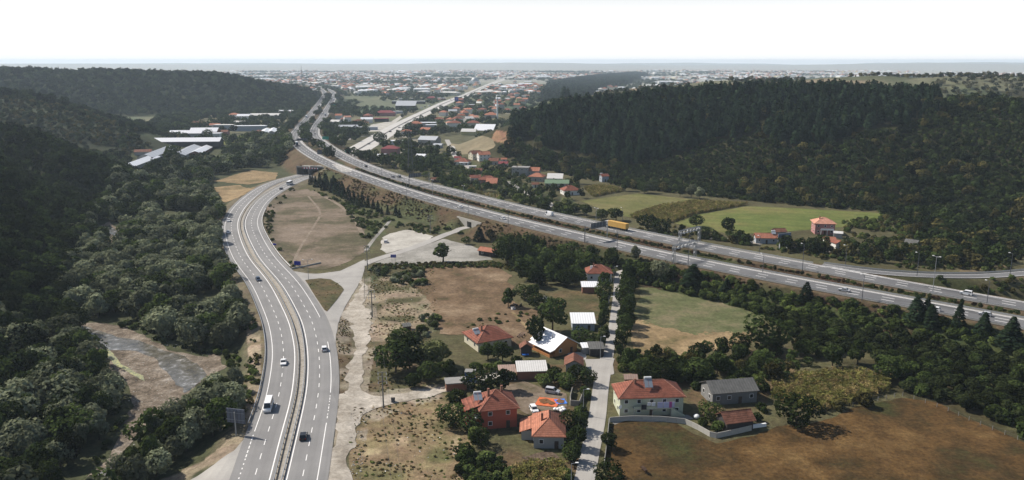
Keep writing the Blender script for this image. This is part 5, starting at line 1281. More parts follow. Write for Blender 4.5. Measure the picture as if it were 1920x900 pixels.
# middle village beyond the motorway
for a in (
 (895, 298, 10, 9, 5.0, 30, 'gable', 'old', 'cream', "brown gabled house at the village's upper edge", 1), (909, 301, 11, 9, 5.6, 18, 'gable', 'orange', 'white', "white house with orange roof and tall gable in the village", 1), (925, 309, 9, 8, 3.6, -12, 'gable', 'old', 'grey', "house with patched brown roof and dark dormer in the village", 0),
 (943, 313, 8, 6, 3.0, -10, 'gable', 'maroon', 'white', "house with smooth mauve roof in the village", 0), (945, 304, 5, 4, 2.6, 0, 'gable', 'orange', 'white', "tiny white house with orange roof by the scrub slope", 0), (864, 309, 13, 10, 2.8, -14, 'hip', 'red', 'white', "low house with wide red roof by the pale lane", 0),
 (912, 346, 14, 9, 3.6, -14, 'hip', 'red', 'pink', "large red hip-roofed house with pink walls nearest the motorway", 1), (892, 341, 8, 6, 3.4, 10, 'gable', 'red', 'white', "red-roofed side house with white gable nearest the motorway", 0), (921, 350, 8, 6, 2.4, -6, 'shed', 'orange', 'brick', "low orange lean-to in front of the large red house", 0),
 (975, 330, 14, 9, 7.0, -10, 'flat', 'flat', 'grey', "unfinished concrete house with flat roof", 1), (996, 330, 13, 9, 4.4, -12, 'gable', 'orange', 'grey', "house with broad plain orange roof beside the flat concrete one", 0), (1004, 340, 12, 9, 3.6, -20, 'hip', 'orange', 'grey', "orange hip-roofed house in front of the flat concrete one", 0),
 (1044, 351, 18, 8, 3.0, -4, 'gable', 'green', 'grey', "long house with green metal roof", 0), (1073, 366, 12, 10, 3.4, 14, 'hip', 'red', 'white', "red-roofed house among trees beside the maize patch", 1), (1040, 342, 12, 6, 3, -8, 'shed', 'pale', 'grey', "pale patchwork roof behind the green metal one", 0),
 (858, 302, 6, 5, 3.0, 0, 'gable', 'maroon', 'white', "small maroon-roofed house at the pale lane", 0), (870, 310, 8, 3, 2.4, 4, 'flat', 'white', 'white', "white garden store in front of the wide red roof", 0), (886, 318, 6, 4, 2.8, 0, 'flat', 'pale', 'blue', "flat pale hut beside the pale lane", 0),
 (1004, 352, 5, 4, 2.6, 0, 'gable', 'old', 'white', "small brown-roofed hut below the orange roofs", 0), (816, 342, 6, 4, 2.6, 10, 'gable', 'old', 'wood', "small wooden barn in the trees beside the motorway", 0), (893, 326, 9, 6, 2.8, -8, 'gable', 'old', 'grey', "low brown barn among trees between lane and red house", 0)):
    house(*a[:5], a[5], a[6], a[7], a[8], a[9], .55, .5, 2 if a[4] > 4.5 else 1, True, chim=a[10])
# valley town beyond
for a in (
 (852, 240, 18, 14, 7, 0, 'hip', 'red', 'white', "pale two-storey villa with red hip roof in the valley town", 0), (887, 241, 17, 13, 8, 0, 'hip', 'red', 'cream', "cream two-storey villa with red hip roof by the white barn", 0), (878, 254, 19, 14, 5, -8, 'gable', 'pale', 'yellow', "yellow barn with white gable beside the red villa", 0), (906, 252, 26, 16, 5, -12, 'shed', 'white', 'yellow', "yellow hall under a big white roof by the red earth bank", 0),
 (921, 222.5, 22, 18, 6, 0, 'hip', 'orange', 'grey', "orange-roofed mosque hall beside the near minaret", 0), (779, 241, 17, 13, 7, 0, 'hip', 'orange', 'pink', "maroon-walled house with orange roof by the pale highway", 0), (800, 238, 26, 14, 6, 0, 'flat', 'white', 'grey', "house with flat white roof beside the pale highway", 0), (808, 244, 15, 9, 7, 0, 'flat', 'white', 'blue', "dark house with bands of white balconies beside the highway", 0),
 (796, 250, 13, 11, 5, -18, 'gable', 'orange', 'brick', "orange gabled house by the pale highway", 0), (762, 252, 14, 8, 4, -5, 'hip', 'orange', 'white', "low orange-roofed house at the highway verge", 0), (800, 272, 22, 16, 6, -20, 'gable', 'blue', 'grey', "grey open-sided workshop in the pale yard", 0), (820, 279, 9, 7, 4, -12, 'gable', 'blue', 'blue', "small blue cabin in the pale yard", 0),
 (730, 294, 17, 12, 8, -5, 'hip', 'maroon', 'pink', "maroon two-storey house among trees beyond the motorway", 0), (744, 271, 14, 9, 4, 0, 'flat', 'white', 'white', "flat white store beneath big trees at the highway", 0), (788, 298, 9, 7, 3, -15, 'gable', 'white', 'white', "small hut with white gabled roof near the pylon", 0), (717, 298, 9, 7, 3, 10, 'gable', 'white', 'grey', "little white-roofed hut near the motorway", 0), (698, 301, 5, 4, 3, 0, 'gable', 'white', 'white', "tiny white box hut near the motorway lamp", 0),
 (765, 195, 74, 16, 6, -3, 'flat', 'blue', 'dark', "long low depot with grey roof beside the pale highway", 0), (760, 205, 40, 20, 7, -3, 'shed', 'blue', 'dark', "depot hall with blue grey sloped roof", 0), (761, 188.5, 34, 8, 5, 0, 'flat', 'white', 'grey', "thin white-roofed store behind the long depot", 0), (808, 189, 20, 14, 7, 0, 'hip', 'maroon', 'brick', "brick house with maroon roof behind the pale highway", 0), (827, 188, 22, 12, 5, 0, 'flat', 'white', 'brick', "flat white-roofed brick shed behind the pale highway", 0),
 (715, 228.5, 22, 12, 5, 4, 'flat', 'maroon', 'dark', "petrol station canopy with maroon edge", 0), (722, 218, 34, 16, 6, 2, 'hip', 'maroon', 'pink', "large maroon-roofed rest house behind the petrol station", 0), (735, 213, 48, 10, 4, 4, 'flat', 'blue', 'blue', "long sheds with pale blue roof behind the petrol station", 0), (688, 231, 18, 12, 6, 10, 'gable', 'white', 'white', "white gabled workshop left of the petrol station", 0), (674, 233, 16, 10, 5, 14, 'hip', 'old', 'grey', "brown-roofed house left of the petrol station", 0),
 (653, 243, 26, 10, 4, 6, 'gable', 'blue', 'grey', "blue grey shed row by the crossing tracks", 0), (683, 244, 36, 8, 4, 2, 'flat', 'blue', 'blue', "long pale blue trailer shed on the yard", 0), (960, 173, 110, 24, 9, 0, 'flat', 'white', 'blue', "huge blue-walled factory with white roof by the far highway", 0), (953, 166.5, 84, 16, 8, 0, 'flat', 'white', 'grey', "long white factory roof behind the blue-walled factory", 0), (979, 166, 28, 14, 10, 0, 'gable', 'maroon', 'brick', "brick gabled hall beside the long white factory", 0)):
    house(*a[:5], a[5], a[6], a[7], a[8], a[9], .45, .5, far=True)
# sheds at the foot of the left hill
for a in (
 (340, 274, 84, 18, 5, 5, 'gable', 'white', 'dark', "longest white-roofed poultry shed at the foot of the wooded hill", 0), (347, 257.5, 40, 16, 5, 4, 'gable', 'white', 'grey', "white-roofed shed behind the longest poultry shed", 0), (381, 256, 34, 22, 6, 6, 'gable', 'white', 'brick', "cluster of joined white gabled halls", 0), (401, 259.5, 14, 12, 6, 0, 'flat', 'white', 'white', "white box hall at the end of the joined gables", 0),
 (272, 303, 15, 92, 4, 8, 'gabley', 'blue', 'grey', "blue grey long shed nearest the wooded spur", 0), (333, 299, 15, 84, 4, 10, 'gabley', 'blue', 'grey', "second blue grey long shed beside the tall dark tree", 0), (366, 295, 12, 64, 4, 10, 'gabley', 'white', 'brick', "white-roofed shed with red walls beside the grey sheds", 0), (240, 319, 13, 76, 3.5, 7, 'gabley', 'white', 'grey', "pale lower shed running down to the spur", 0), (268, 292, 16, 10, 4, 15, 'gable', 'old', 'grey', "brown-roofed barn under the wooded spur", 0),
 (466, 246, 46, 12, 7, 4, 'flat', 'white', 'blue', "white flat-roofed warehouse on the valley meadow", 0), (496, 257, 11, 55, 5, 13, 'gabley', 'white', 'grey', "left of two slanted white greenhouse halls by the lane", 0), (509, 256, 11, 55, 5, 13, 'gabley', 'white', 'grey', "right of two slanted white greenhouse halls by the lane", 0), (437, 223, 17, 12, 7, -5, 'hip', 'orange', 'white', "orange-roofed house with white chimney under the far hill", 0), (457, 224.5, 22, 14, 6, 5, 'gable', 'white', 'white', "white-roofed house under the far hill", 0), (497, 221, 50, 8, 4, 5, 'shed', 'pale', 'grey', "long pale thin roof under the far hill", 0), (535, 214, 26, 10, 5, 0, 'gable', 'white', 'pink', "white and pink house by the lane's far end", 0),
 (418, 244, 26, 12, 7, 0, 'flat', 'pale', 'blue', "pale flat-roofed house with blue walls by the joined halls", 0), (402, 241, 14, 10, 5, 5, 'gable', 'orange', 'white', "small orange gabled house behind the pale flat roof", 0), (371, 236, 22, 10, 4, -12, 'gable', 'old', 'pink', "brown-roofed farmhouse at the forest edge", 0), (416, 253, 14, 10, 4, 0, 'gable', 'old', 'pink', "pink walled house in front of the pale flat roof", 0), (402, 274, 12, 9, 4, 0, 'gable', 'blue', 'blue', "small blue gabled hut at the meadow's edge", 0), (484, 252, 9, 8, 4, 0, 'hip', 'old', 'brick', "small brick house left of the slanted halls", 0), (448, 234, 18, 8, 4, -6, 'gable', 'pale', 'grey', "pale gabled shed behind the flat warehouse", 0), (512, 237, 14, 8, 4, 0, 'flat', 'white', 'white', "small white box house above the slanted halls", 0)):
    house(*a[:5], a[5], a[6], a[7], a[8], a[9], .4, .5, far=True)
# mosques
def minaret(px, py, h, label):
    x, y, z = P(px, py); o = empty("minaret", (x, y, z)); tag(o, label, "minaret"); r = h * .035
    MB().tube((0, 0, -1), (0, 0, h * .62), r * 1.2, r, 10).build("shaft", MT['white'], o); MB().tube((0, 0, h * .62), (0, 0, h * .65), r * 1.9, n=10).build("balcony", MT['white'], o)
    MB().tube((0, 0, h * .65), (0, 0, h * .82), r * .85, r * .8, 10).build("upper_shaft", MT['white'], o); MB().tube((0, 0, h * .82), (0, 0, h), r, .05, 10).build("spire", MT['steel'], o)
minaret(932.5, 223, 36, "near slender minaret beside the orange-roofed hall"); minaret(891.5, 158, 52, "far hazy minaret beside the white dome")
x, y, z = P(890, 160); o = empty("mosque", (x, y, z)); tag(o, "far white domed mosque in the haze", "mosque")
MB().box(-22, 22, 0, 30, -1, 16).build("wall", MT['white'], o); vs = []; fs = []
for i in range(7):
    for k in range(16): vs.append((15 * math.cos(i * math.pi / 12.01) * math.cos(k * math.pi / 8), 15 + 15 * math.cos(i * math.pi / 12.01) * math.sin(k * math.pi / 8), 16.05 + 15 * math.sin(i * math.pi / 12.01)))
for i in range(6):
    for k in range(16): fs.append((16 * i + k, 16 * i + (k + 1) % 16, 16 * i + 16 + (k + 1) % 16, 16 * i + 16 + k))
MB().add(vs, fs).build("dome", MT['steel'], o)
x, y, z = P(566.5, 158); o = empty("radio_mast", (x, y, z)); tag(o, "tall thin mast in the far haze beside the motorway", "mast"); MB().tube((0, 0, 0), (0, 0, 70), 1.2, .5, 6).build("pole", MT['steel_dark'], o); MB().box(-3, 3, -.6, .6, 52, 54).build("antenna", MT['steel_dark'], o)

def house_spots():
    out = []
    for o in list(COL.objects):
        if o.get("category") in ("house", "shed", "kiosk"):
            wl_ = next((ch for ch in o.children if ch.name.startswith("wall")), None)
            if wl_ is None: continue
            bb_ = [Vector(c) for c in wl_.bound_box]; lo_, hi_ = bb_[0], bb_[6]; sx_, sy_ = hi_.x - lo_.x, hi_.y - lo_.y
            sm_, lg_ = min(sx_, sy_), max(sx_, sy_); n_ = max(1, int(round(lg_ / sm_)))
            for t_ in range(n_):
                f_ = (t_ + .5) / n_; q_ = Vector((lo_.x + sx_ * (f_ if sx_ > sy_ else .5), lo_.y + sy_ * (f_ if sy_ >= sx_ else .5), 0)); ctr = o.matrix_basis @ q_
                r_ = 2.2 + .62 * max(sm_, lg_ / n_); far_ = math.hypot(ctr.x, ctr.y) > 700
                out.append((ctr.x, ctr.y, r_ + (4 if far_ else 0), r_ + (22 if far_ else 8)))
    return np.array(out)
HB = house_spots()
# ------------------------------------------------------------------ far houses of the valley town
FAR = [((800, 1010, 168, 182), 26, 14), ((800, 1000, 183, 205), 28, 13), ((860, 985, 205, 224), 14, 13), ((820, 905, 210, 236), 10, 13), ((640, 790, 150, 172), 28, 16), ((700, 930, 136, 150), 40, 20), ((930, 1130, 135, 152), 60, 20), ((960, 1010, 155, 172), 16, 16), ((480, 640, 147, 158), 34, 22), ((1130, 1250, 134, 139), 16, 20), ((615, 700, 200, 240), 6, 12)]
rf_ = random.Random(3); placed = []
for (x0, x1, y0, y1), n, sz in FAR:
    k = 0; tries = 0
    while k < n and tries < n * 30:
        tries += 1; px, py = rf_.uniform(x0, x1), rf_.uniform(y0, y1); x, y, z = P(px, py)
        if float(hills(np.array([x]), np.array([y]))[0]) > 3: continue
        if any(near_poly(np.array([x]), np.array([y]), c, 60)[0] < w + 12 for c, w in ((mA, 8), (mB, 8), (hw, 16))): continue
        if any((x - a) ** 2 + (y - b) ** 2 < (sz * 1.25) ** 2 for a, b in placed) or (len(HB) and ((HB[:, 0] - x) ** 2 + (HB[:, 1] - y) ** 2 < (HB[:, 2] * .8 + sz * .6) ** 2).any()): continue
        placed.append((x, y)); k += 1; t = rf_.random(); big = py < 160 and rf_.random() < .3
        w = sz * rf_.uniform(.7, 1.15) * (2.0 if big else 1); d = sz * rf_.uniform(.6, .9) * (1.3 if big else 1); h = rf_.choice([3.5, 6, 6.5, 8.5])
        if big or t > .75: rm, rt, lab, grp = rf_.choice(['white', 'white', 'pale', 'blue']), rf_.choice(['gable', 'flat']), "hazy pale-roofed building of the far valley town", "pale roofs of the far town"
        else: rm, rt, lab, grp = rf_.choice(['red', 'orange', 'orange', 'pink']), rf_.choice(['hip', 'hip', 'gable']), "hazy house with red tiled roof in the far valley town", "red roofs of the far town"
        o = house(px, py, w, d, h, rf_.uniform(-35, 35), rt, rm, rf_.choice(['white', 'cream', 'white', 'grey', 'yellow', 'pink']), lab, .5, .6, far=True); o["group"] = grp
HB = house_spots()
# ------------------------------------------------------------------ vegetation
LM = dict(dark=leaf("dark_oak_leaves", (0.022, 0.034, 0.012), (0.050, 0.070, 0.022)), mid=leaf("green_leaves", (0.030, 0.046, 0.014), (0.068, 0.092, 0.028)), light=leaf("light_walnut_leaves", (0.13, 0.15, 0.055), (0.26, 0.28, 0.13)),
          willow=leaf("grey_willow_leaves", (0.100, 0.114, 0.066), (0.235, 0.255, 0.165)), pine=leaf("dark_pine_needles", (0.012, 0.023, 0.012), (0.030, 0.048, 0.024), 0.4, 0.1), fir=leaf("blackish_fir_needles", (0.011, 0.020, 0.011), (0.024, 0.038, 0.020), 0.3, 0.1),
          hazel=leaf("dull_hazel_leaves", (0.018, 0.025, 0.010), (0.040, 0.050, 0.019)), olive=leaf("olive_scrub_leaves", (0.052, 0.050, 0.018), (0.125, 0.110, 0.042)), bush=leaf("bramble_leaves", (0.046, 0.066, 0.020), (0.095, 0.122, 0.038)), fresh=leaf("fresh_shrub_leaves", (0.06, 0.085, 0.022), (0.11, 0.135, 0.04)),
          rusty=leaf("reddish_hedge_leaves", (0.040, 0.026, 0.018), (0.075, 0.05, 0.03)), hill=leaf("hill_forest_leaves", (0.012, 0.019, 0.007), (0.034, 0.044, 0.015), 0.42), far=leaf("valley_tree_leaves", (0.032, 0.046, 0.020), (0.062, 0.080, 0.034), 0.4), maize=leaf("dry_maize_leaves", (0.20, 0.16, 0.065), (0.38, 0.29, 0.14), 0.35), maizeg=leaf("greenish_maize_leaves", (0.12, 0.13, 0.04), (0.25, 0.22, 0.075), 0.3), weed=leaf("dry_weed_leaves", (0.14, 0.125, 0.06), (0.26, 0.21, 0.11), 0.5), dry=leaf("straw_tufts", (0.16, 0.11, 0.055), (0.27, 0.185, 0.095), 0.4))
MT['bark'] = plain("tree_bark", (0.075, 0.06, 0.045), 0.95, 0.25, 1.5)

def quads(p, n, t, s, rng):
    """irregular leaf-clump quads: centres p, normals n, in-plane hints t, half sizes s"""
    n = n / np.linalg.norm(n, axis=1)[:, None]
    t = t - n * (t * n).sum(1)[:, None]; t /= np.linalg.norm(t, axis=1)[:, None] + 1e-9
    b = np.cross(n, t); k = len(p); V = np.empty((k, 4, 3))
    for i, (a, c) in enumerate(((-1, -1), (1, -1), (1, 1), (-1, 1))):
        j = rng.uniform(.55, 1.25, (k, 2)); V[:, i] = p + t * (a * s * j[:, 0])[:, None] + b * (c * s * j[:, 1])[:, None]
    return V.reshape(-1, 3), np.arange(4 * k).reshape(-1, 4)

def unit(rng, k): v = rng.normal(size=(k, 3)); return v / np.linalg.norm(v, axis=1)[:, None]

def crown_broad(name, seed, nq, qs, mat, h=1.0, r=.5, base=.22, lobes=9, flat=.0):
    """crown of a unit-high tree: overlapping leafy lobes round a centre"""
    rng = np.random.default_rng(seed); cz = base + (h - base) * .52; rz = (h - base) * .5
    c = unit(rng, lobes) * rng.uniform(.35, .68, (lobes, 1)) * np.array([r, r, rz]); c[:, 2] += cz; c[0] = (0, 0, cz)
    rad = rng.uniform(.36, .55, lobes) * r; rad[0] = r * .62
    c = np.vstack([c, [(rng.uniform(-.2, .2) * r, rng.uniform(-.2, .2) * r, h - rad.mean() * .9)]]); rad = np.append(rad, rad.mean() * .85); lobes += 1
    P_ = []; D_2 = []
    while sum(map(len, P_)) < nq:
        i = rng.choice(lobes, 4 * nq, p=rad ** 2 / (rad ** 2).sum()); d = unit(rng, 4 * nq); p = c[i] + d * (rad[i] * rng.uniform(.78, 1.1, 4 * nq))[:, None]
        keep = p[:, 2] > base * .8
        for j in range(lobes):
            dd = np.linalg.norm(p - c[j], axis=1); keep &= (dd > .72 * rad[j]) | (i == j)
        P_.append(p[keep]); D_2.append(d[keep])
    p = np.vstack(P_)[:nq]; d = np.vstack(D_2)[:nq]
    V, Q_ = quads(p, d + .8 * unit(rng, len(p)) + np.array([0, 0, .25]), unit(rng, len(p)), qs * rng.uniform(.7, 1.4, len(p)), rng)
    me = mesh_np(name, V, Q_); me.materials.append(mat); return me

def crown_cone(name, seed, nq, qs, mat, r=.17, base=.06, power=.85, whorls=13, top=1.0):
    rng = np.random.default_rng(seed); z = base + (1 - base) * rng.beta(1.15, 1.7, nq); zz = (z - base) / (1 - base)
    ph = zz * whorls; lay = np.abs(ph - np.floor(ph) - .5) * 2
    R_ = r * np.minimum(1, (1 - zz * .97) ** power * 1.15) * (.72 + .38 * lay); a = rng.uniform(0, 2 * np.pi, nq)
    R_ *= 1 + .16 * np.sin(3 * a + seed) * np.sin(7 * zz + seed); q = rng.uniform(.55, 1.05, nq) ** .5
    p = np.stack([np.cos(a) * R_ * q, np.sin(a) * R_ * q, z - .10 * R_ * q], 1)
    out_ = np.stack([np.cos(a), np.sin(a), np.zeros(nq)], 1)
    V, Q_ = quads(p, out_ * .5 + np.array([0, 0, .9]) + .55 * unit(rng, nq), out_ + .4 * unit(rng, nq), qs * rng.uniform(.6, 1.3, nq), rng)
    me = mesh_np(name, V, Q_); me.materials.append(mat); return me

def trunk_mesh(name, top, r, limbs, seed, spread=.25):
    rng = random.Random(seed); mb = MB(); mb.tube((0, 0, -.05), (rng.uniform(-.02, .02), 0, top), r, r * .55, 7)
    for i in range(limbs):
        a = rng.uniform(0, 6.28); z0 = top * rng.uniform(.55, .95); mb.tube((0, 0, z0), (math.cos(a) * spread, math.sin(a) * spread, min(.85, z0 + rng.uniform(.15, .3))), r * .5, r * .2, 5)
    me = mb.mesh(name); me.materials.append(MT['bark']); return me

TRB = [trunk_mesh("trunk", .5, .028, 5, s) for s in (1, 2)]; TRC = [trunk_mesh("trunk", .9, .016, 0, 3)]
_cache = {}
def crown(kind, mat, i, far=False):
    key = (kind, mat, i, far)
    if key in _cache: return _cache[key]
    m_ = LM[mat]; nm = "crown" if kind not in ('bush', 'hazel', 'hedge') else "bush"
    nq = (170 if far else 760); qs = .058 if far else .033
    if kind == 'broad': me = crown_broad(nm, 10 + i, nq, qs, m_, r=(.40, .52, .46, .58)[i % 4], base=(.22, .12, .16, .10)[i % 4], lobes=(6, 10, 8, 13)[i % 4])
    elif kind == 'willow': me = crown_broad(nm, 40 + i, nq, qs * 1.05, m_, r=.5 + .04 * (i % 3), base=.06, lobes=7 + i % 3)
    elif kind == 'pine': me = crown_cone(nm, 70 + i, 300 if far else 560, .050 if far else .036, m_, r=.215 + .03 * (i % 3), base=.14, power=.55)
    elif kind == 'fir': me = crown_cone(nm, 90 + i, 260 if far else 620, .046 if far else .032, m_, r=.21 + .03 * (i % 2), base=.02, power=.9)
    elif kind == 'poplar': me = crown_broad(nm, 120 + i, nq, qs * .8, m_, r=.26, base=.12, lobes=11)
    else: me = crown_broad(nm, 150 + i, 110 if far else 420, .10 if far else .06, m_, r=.62, base=.0, lobes=6 + i % 3)
    _cache[key] = me; return me

NAMES = dict(broad=("broadleaf_tree", "tree"), willow=("willow_tree", "willow"), pine=("pine_tree", "pine"), fir=("fir_tree", "fir"), poplar=("poplar_tree", "poplar"), bush=("bush", "bush"), hedge=("hedge_bush", "hedge bush"), hazel=("hazel_bush", "hazel"))
def plant(kind, mat, x, y, z, h, w, label, group=None, i=None, rz=None):
    i = random.randrange(4) if i is None else i; rz = random.uniform(0, 6.28) if rz is None else rz
    nm, cat = NAMES[kind]; sc = (w, w, h)
    base = 1.0 if kind in ('pine', 'fir', 'poplar') else 1.0
    if kind in ('bush', 'hazel', 'hedge'):
        o = link(nm, crown(kind, mat, i)); o.location = (x, y, z - .1); o.rotation_euler = (0, 0, rz); o.scale = sc
    else:
        o = empty(nm, (x, y, z), rz); o.scale = sc
        link("trunk", (TRC if kind in ('pine', 'fir') else TRB)[i % (1 if kind in ('pine', 'fir') else 2)], o); link("crown", crown(kind, mat, i), o)
    tag(o, label, cat, group); return o

NTREES = {}
def scatter(name, x, y, z, s, protos, label, cat, rz=None, sz=None):
    """one object of uncountable plants: a point per plant carrying its size, turn and shape"""
    if len(x) == 0: return None
    key = tuple(p.name for p in protos)
    if key not in NTREES:
        col = bpy.data.collections.new("plants")
        for p in protos: col.objects.link(bpy.data.objects.new(p.name, p))
        ng = bpy.data.node_groups.new("plant_points", 'GeometryNodeTree')
        ng.interface.new_socket("Geometry", in_out='INPUT', socket_type='NodeSocketGeometry'); ng.interface.new_socket("Geometry", in_out='OUTPUT', socket_type='NodeSocketGeometry')
        gi = ng.nodes.new("NodeGroupInput"); go = ng.nodes.new("NodeGroupOutput"); ip = ng.nodes.new("GeometryNodeInstanceOnPoints"); ci = ng.nodes.new("GeometryNodeCollectionInfo")
        ci.inputs["Collection"].default_value = col; ci.inputs["Separate Children"].default_value = True; ci.inputs["Reset Children"].default_value = True
        ip.inputs["Pick Instance"].default_value = True
        def named(nm, typ):
            a_ = ng.nodes.new("GeometryNodeInputNamedAttribute"); a_.data_type = typ; a_.inputs["Name"].default_value = nm; return a_.outputs["Attribute"]
        L_ = ng.links.new
        L_(gi.outputs[0], ip.inputs["Points"]); L_(ci.outputs[0], ip.inputs["Instance"]); L_(named("pick", 'INT'), ip.inputs["Instance Index"]); L_(named("turn", 'FLOAT_VECTOR'), ip.inputs["Rotation"]); L_(named("size", 'FLOAT_VECTOR'), ip.inputs["Scale"]); L_(ip.outputs[0], go.inputs[0])
        NTREES[key] = ng
    k = len(x); me = bpy.data.meshes.new(name); me.vertices.add(k); me.vertices.foreach_set("co", np.column_stack([x, y, z]).astype(np.float32).ravel())
    a = me.attributes.new("pick", 'INT', 'POINT'); a.data.foreach_set("value", RNG.integers(0, len(protos), k).astype(np.int32))
    a = me.attributes.new("turn", 'FLOAT_VECTOR', 'POINT'); t = np.zeros((k, 3), np.float32); t[:, 2] = RNG.uniform(0, 6.28, k); a.data.foreach_set("vector", t.ravel())
    sv = np.column_stack([s * RNG.uniform(.85, 1.2, k), s * RNG.uniform(.85, 1.2, k), (s if sz is None else sz)]).astype(np.float32)
    a = me.attributes.new("size", 'FLOAT_VECTOR', 'POINT'); a.data.foreach_set("vector", sv.ravel()); me.update()
    o = link(name, me); tag(o, label, cat, kind="stuff"); md = o.modifiers.new("plants", 'NODES'); md.node_group = NTREES[key]
    return o

ROADS = [(cA, 7.0), (cB, 7.2), (mA, 7.6), (mB, 7.6), (sl, 4.2), (hw, 19), (c_vil, 3.6), (c_und, 4.0), (c_up, 2.6)]
def clear_of(x, y, roads=True, houses=True, extra=0.0):
    k = np.ones(len(x), bool)
    if roads:
        for c, w in ROADS: k &= near_poly(x, y, c, w + 5) > w + extra
    if houses:
        for a, b, r, fr in HB:
            k &= (x - a) ** 2 + (y - b) ** 2 > (r + extra) ** 2
            m_ = (np.abs(x - a * y / b) < r * .75) & (y < b) & (y > b - fr); k &= ~m_          # keep its front yard open
    return k

def grid(x0, x1, y0, y1, s, seed):
    rng = np.random.default_rng(seed); gx, gy = np.meshgrid(np.arange(x0, x1, s), np.arange(y0, y1, s)); gx = gx.ravel(); gy = gy.ravel()
    return gx + rng.uniform(-.42, .42, len(gx)) * s, gy + rng.uniform(-.42, .42, len(gy)) * s

def seen(x, y, z, lift):
    """not hidden behind a hill (the top of the plant, with some margin for other viewpoints)"""
    k = np.ones(len(x), bool); zt = z + lift
    for t in np.linspace(.3, .97, 40): k &= CAMZ + (zt - CAMZ) * t > hgt(x * t, y * t) - 1.0
    px, py, d = proj(x, y, z); return k & (px > -220) & (px < 2140) & (py < 1040) & (d > 10)

CAND = {}     # kind -> list of candidate arrays
def fill(kind, polys, spacing, hr, wr, mats, label, group, mass, seed, exclude=(), noise_cut=None, pred=None, clear=True, extra=0.0, margin=1.0, box=None, single=True):
    pw = [PP(p) for p in polys] if polys else None; ex = [PP(p) for p in exclude]
    if pw: allp = np.vstack([np.array(p) for p in pw]); bx = (allp[:, 0].min(), allp[:, 0].max(), allp[:, 1].min(), allp[:, 1].max())
    else: bx = box
    x, y = grid(*bx, spacing, seed)
    if pw:
        k = np.zeros(len(x), bool)
        for p in pw: k |= inside(x, y, p)
        x, y = x[k], y[k]
    for p in ex: k = ~inside(x, y, p); x, y = x[k], y[k]
    if noise_cut is not None: k = vnoise(x, y, noise_cut[0], seed) > noise_cut[1]; x, y = x[k], y[k]
    z = hgt(x, y)
    if pred is not None: k = pred(x, y, z); x, y, z = x[k], y[k], z[k]
    k = seen(x, y, z, hr[1] * 1.2); x, y, z = x[k], y[k], z[k]
    if clear: k = clear_of(x, y, extra=extra); x, y, z = x[k], y[k], z[k]
    rng = np.random.default_rng(seed + 1); n = len(x)
    q = np.clip(rng.normal(.5, .27, n), 0, 1); h = hr[0] + (hr[1] - hr[0]) * q; w = h * rng.uniform(*wr, n)
    CAND.setdefault(kind, []).append(dict(x=x, y=y, z=z, h=h, w=w, mats=mats, m=rng.integers(0, len(mats), n), label=label, group=group, mass=mass, single=single))
    return n
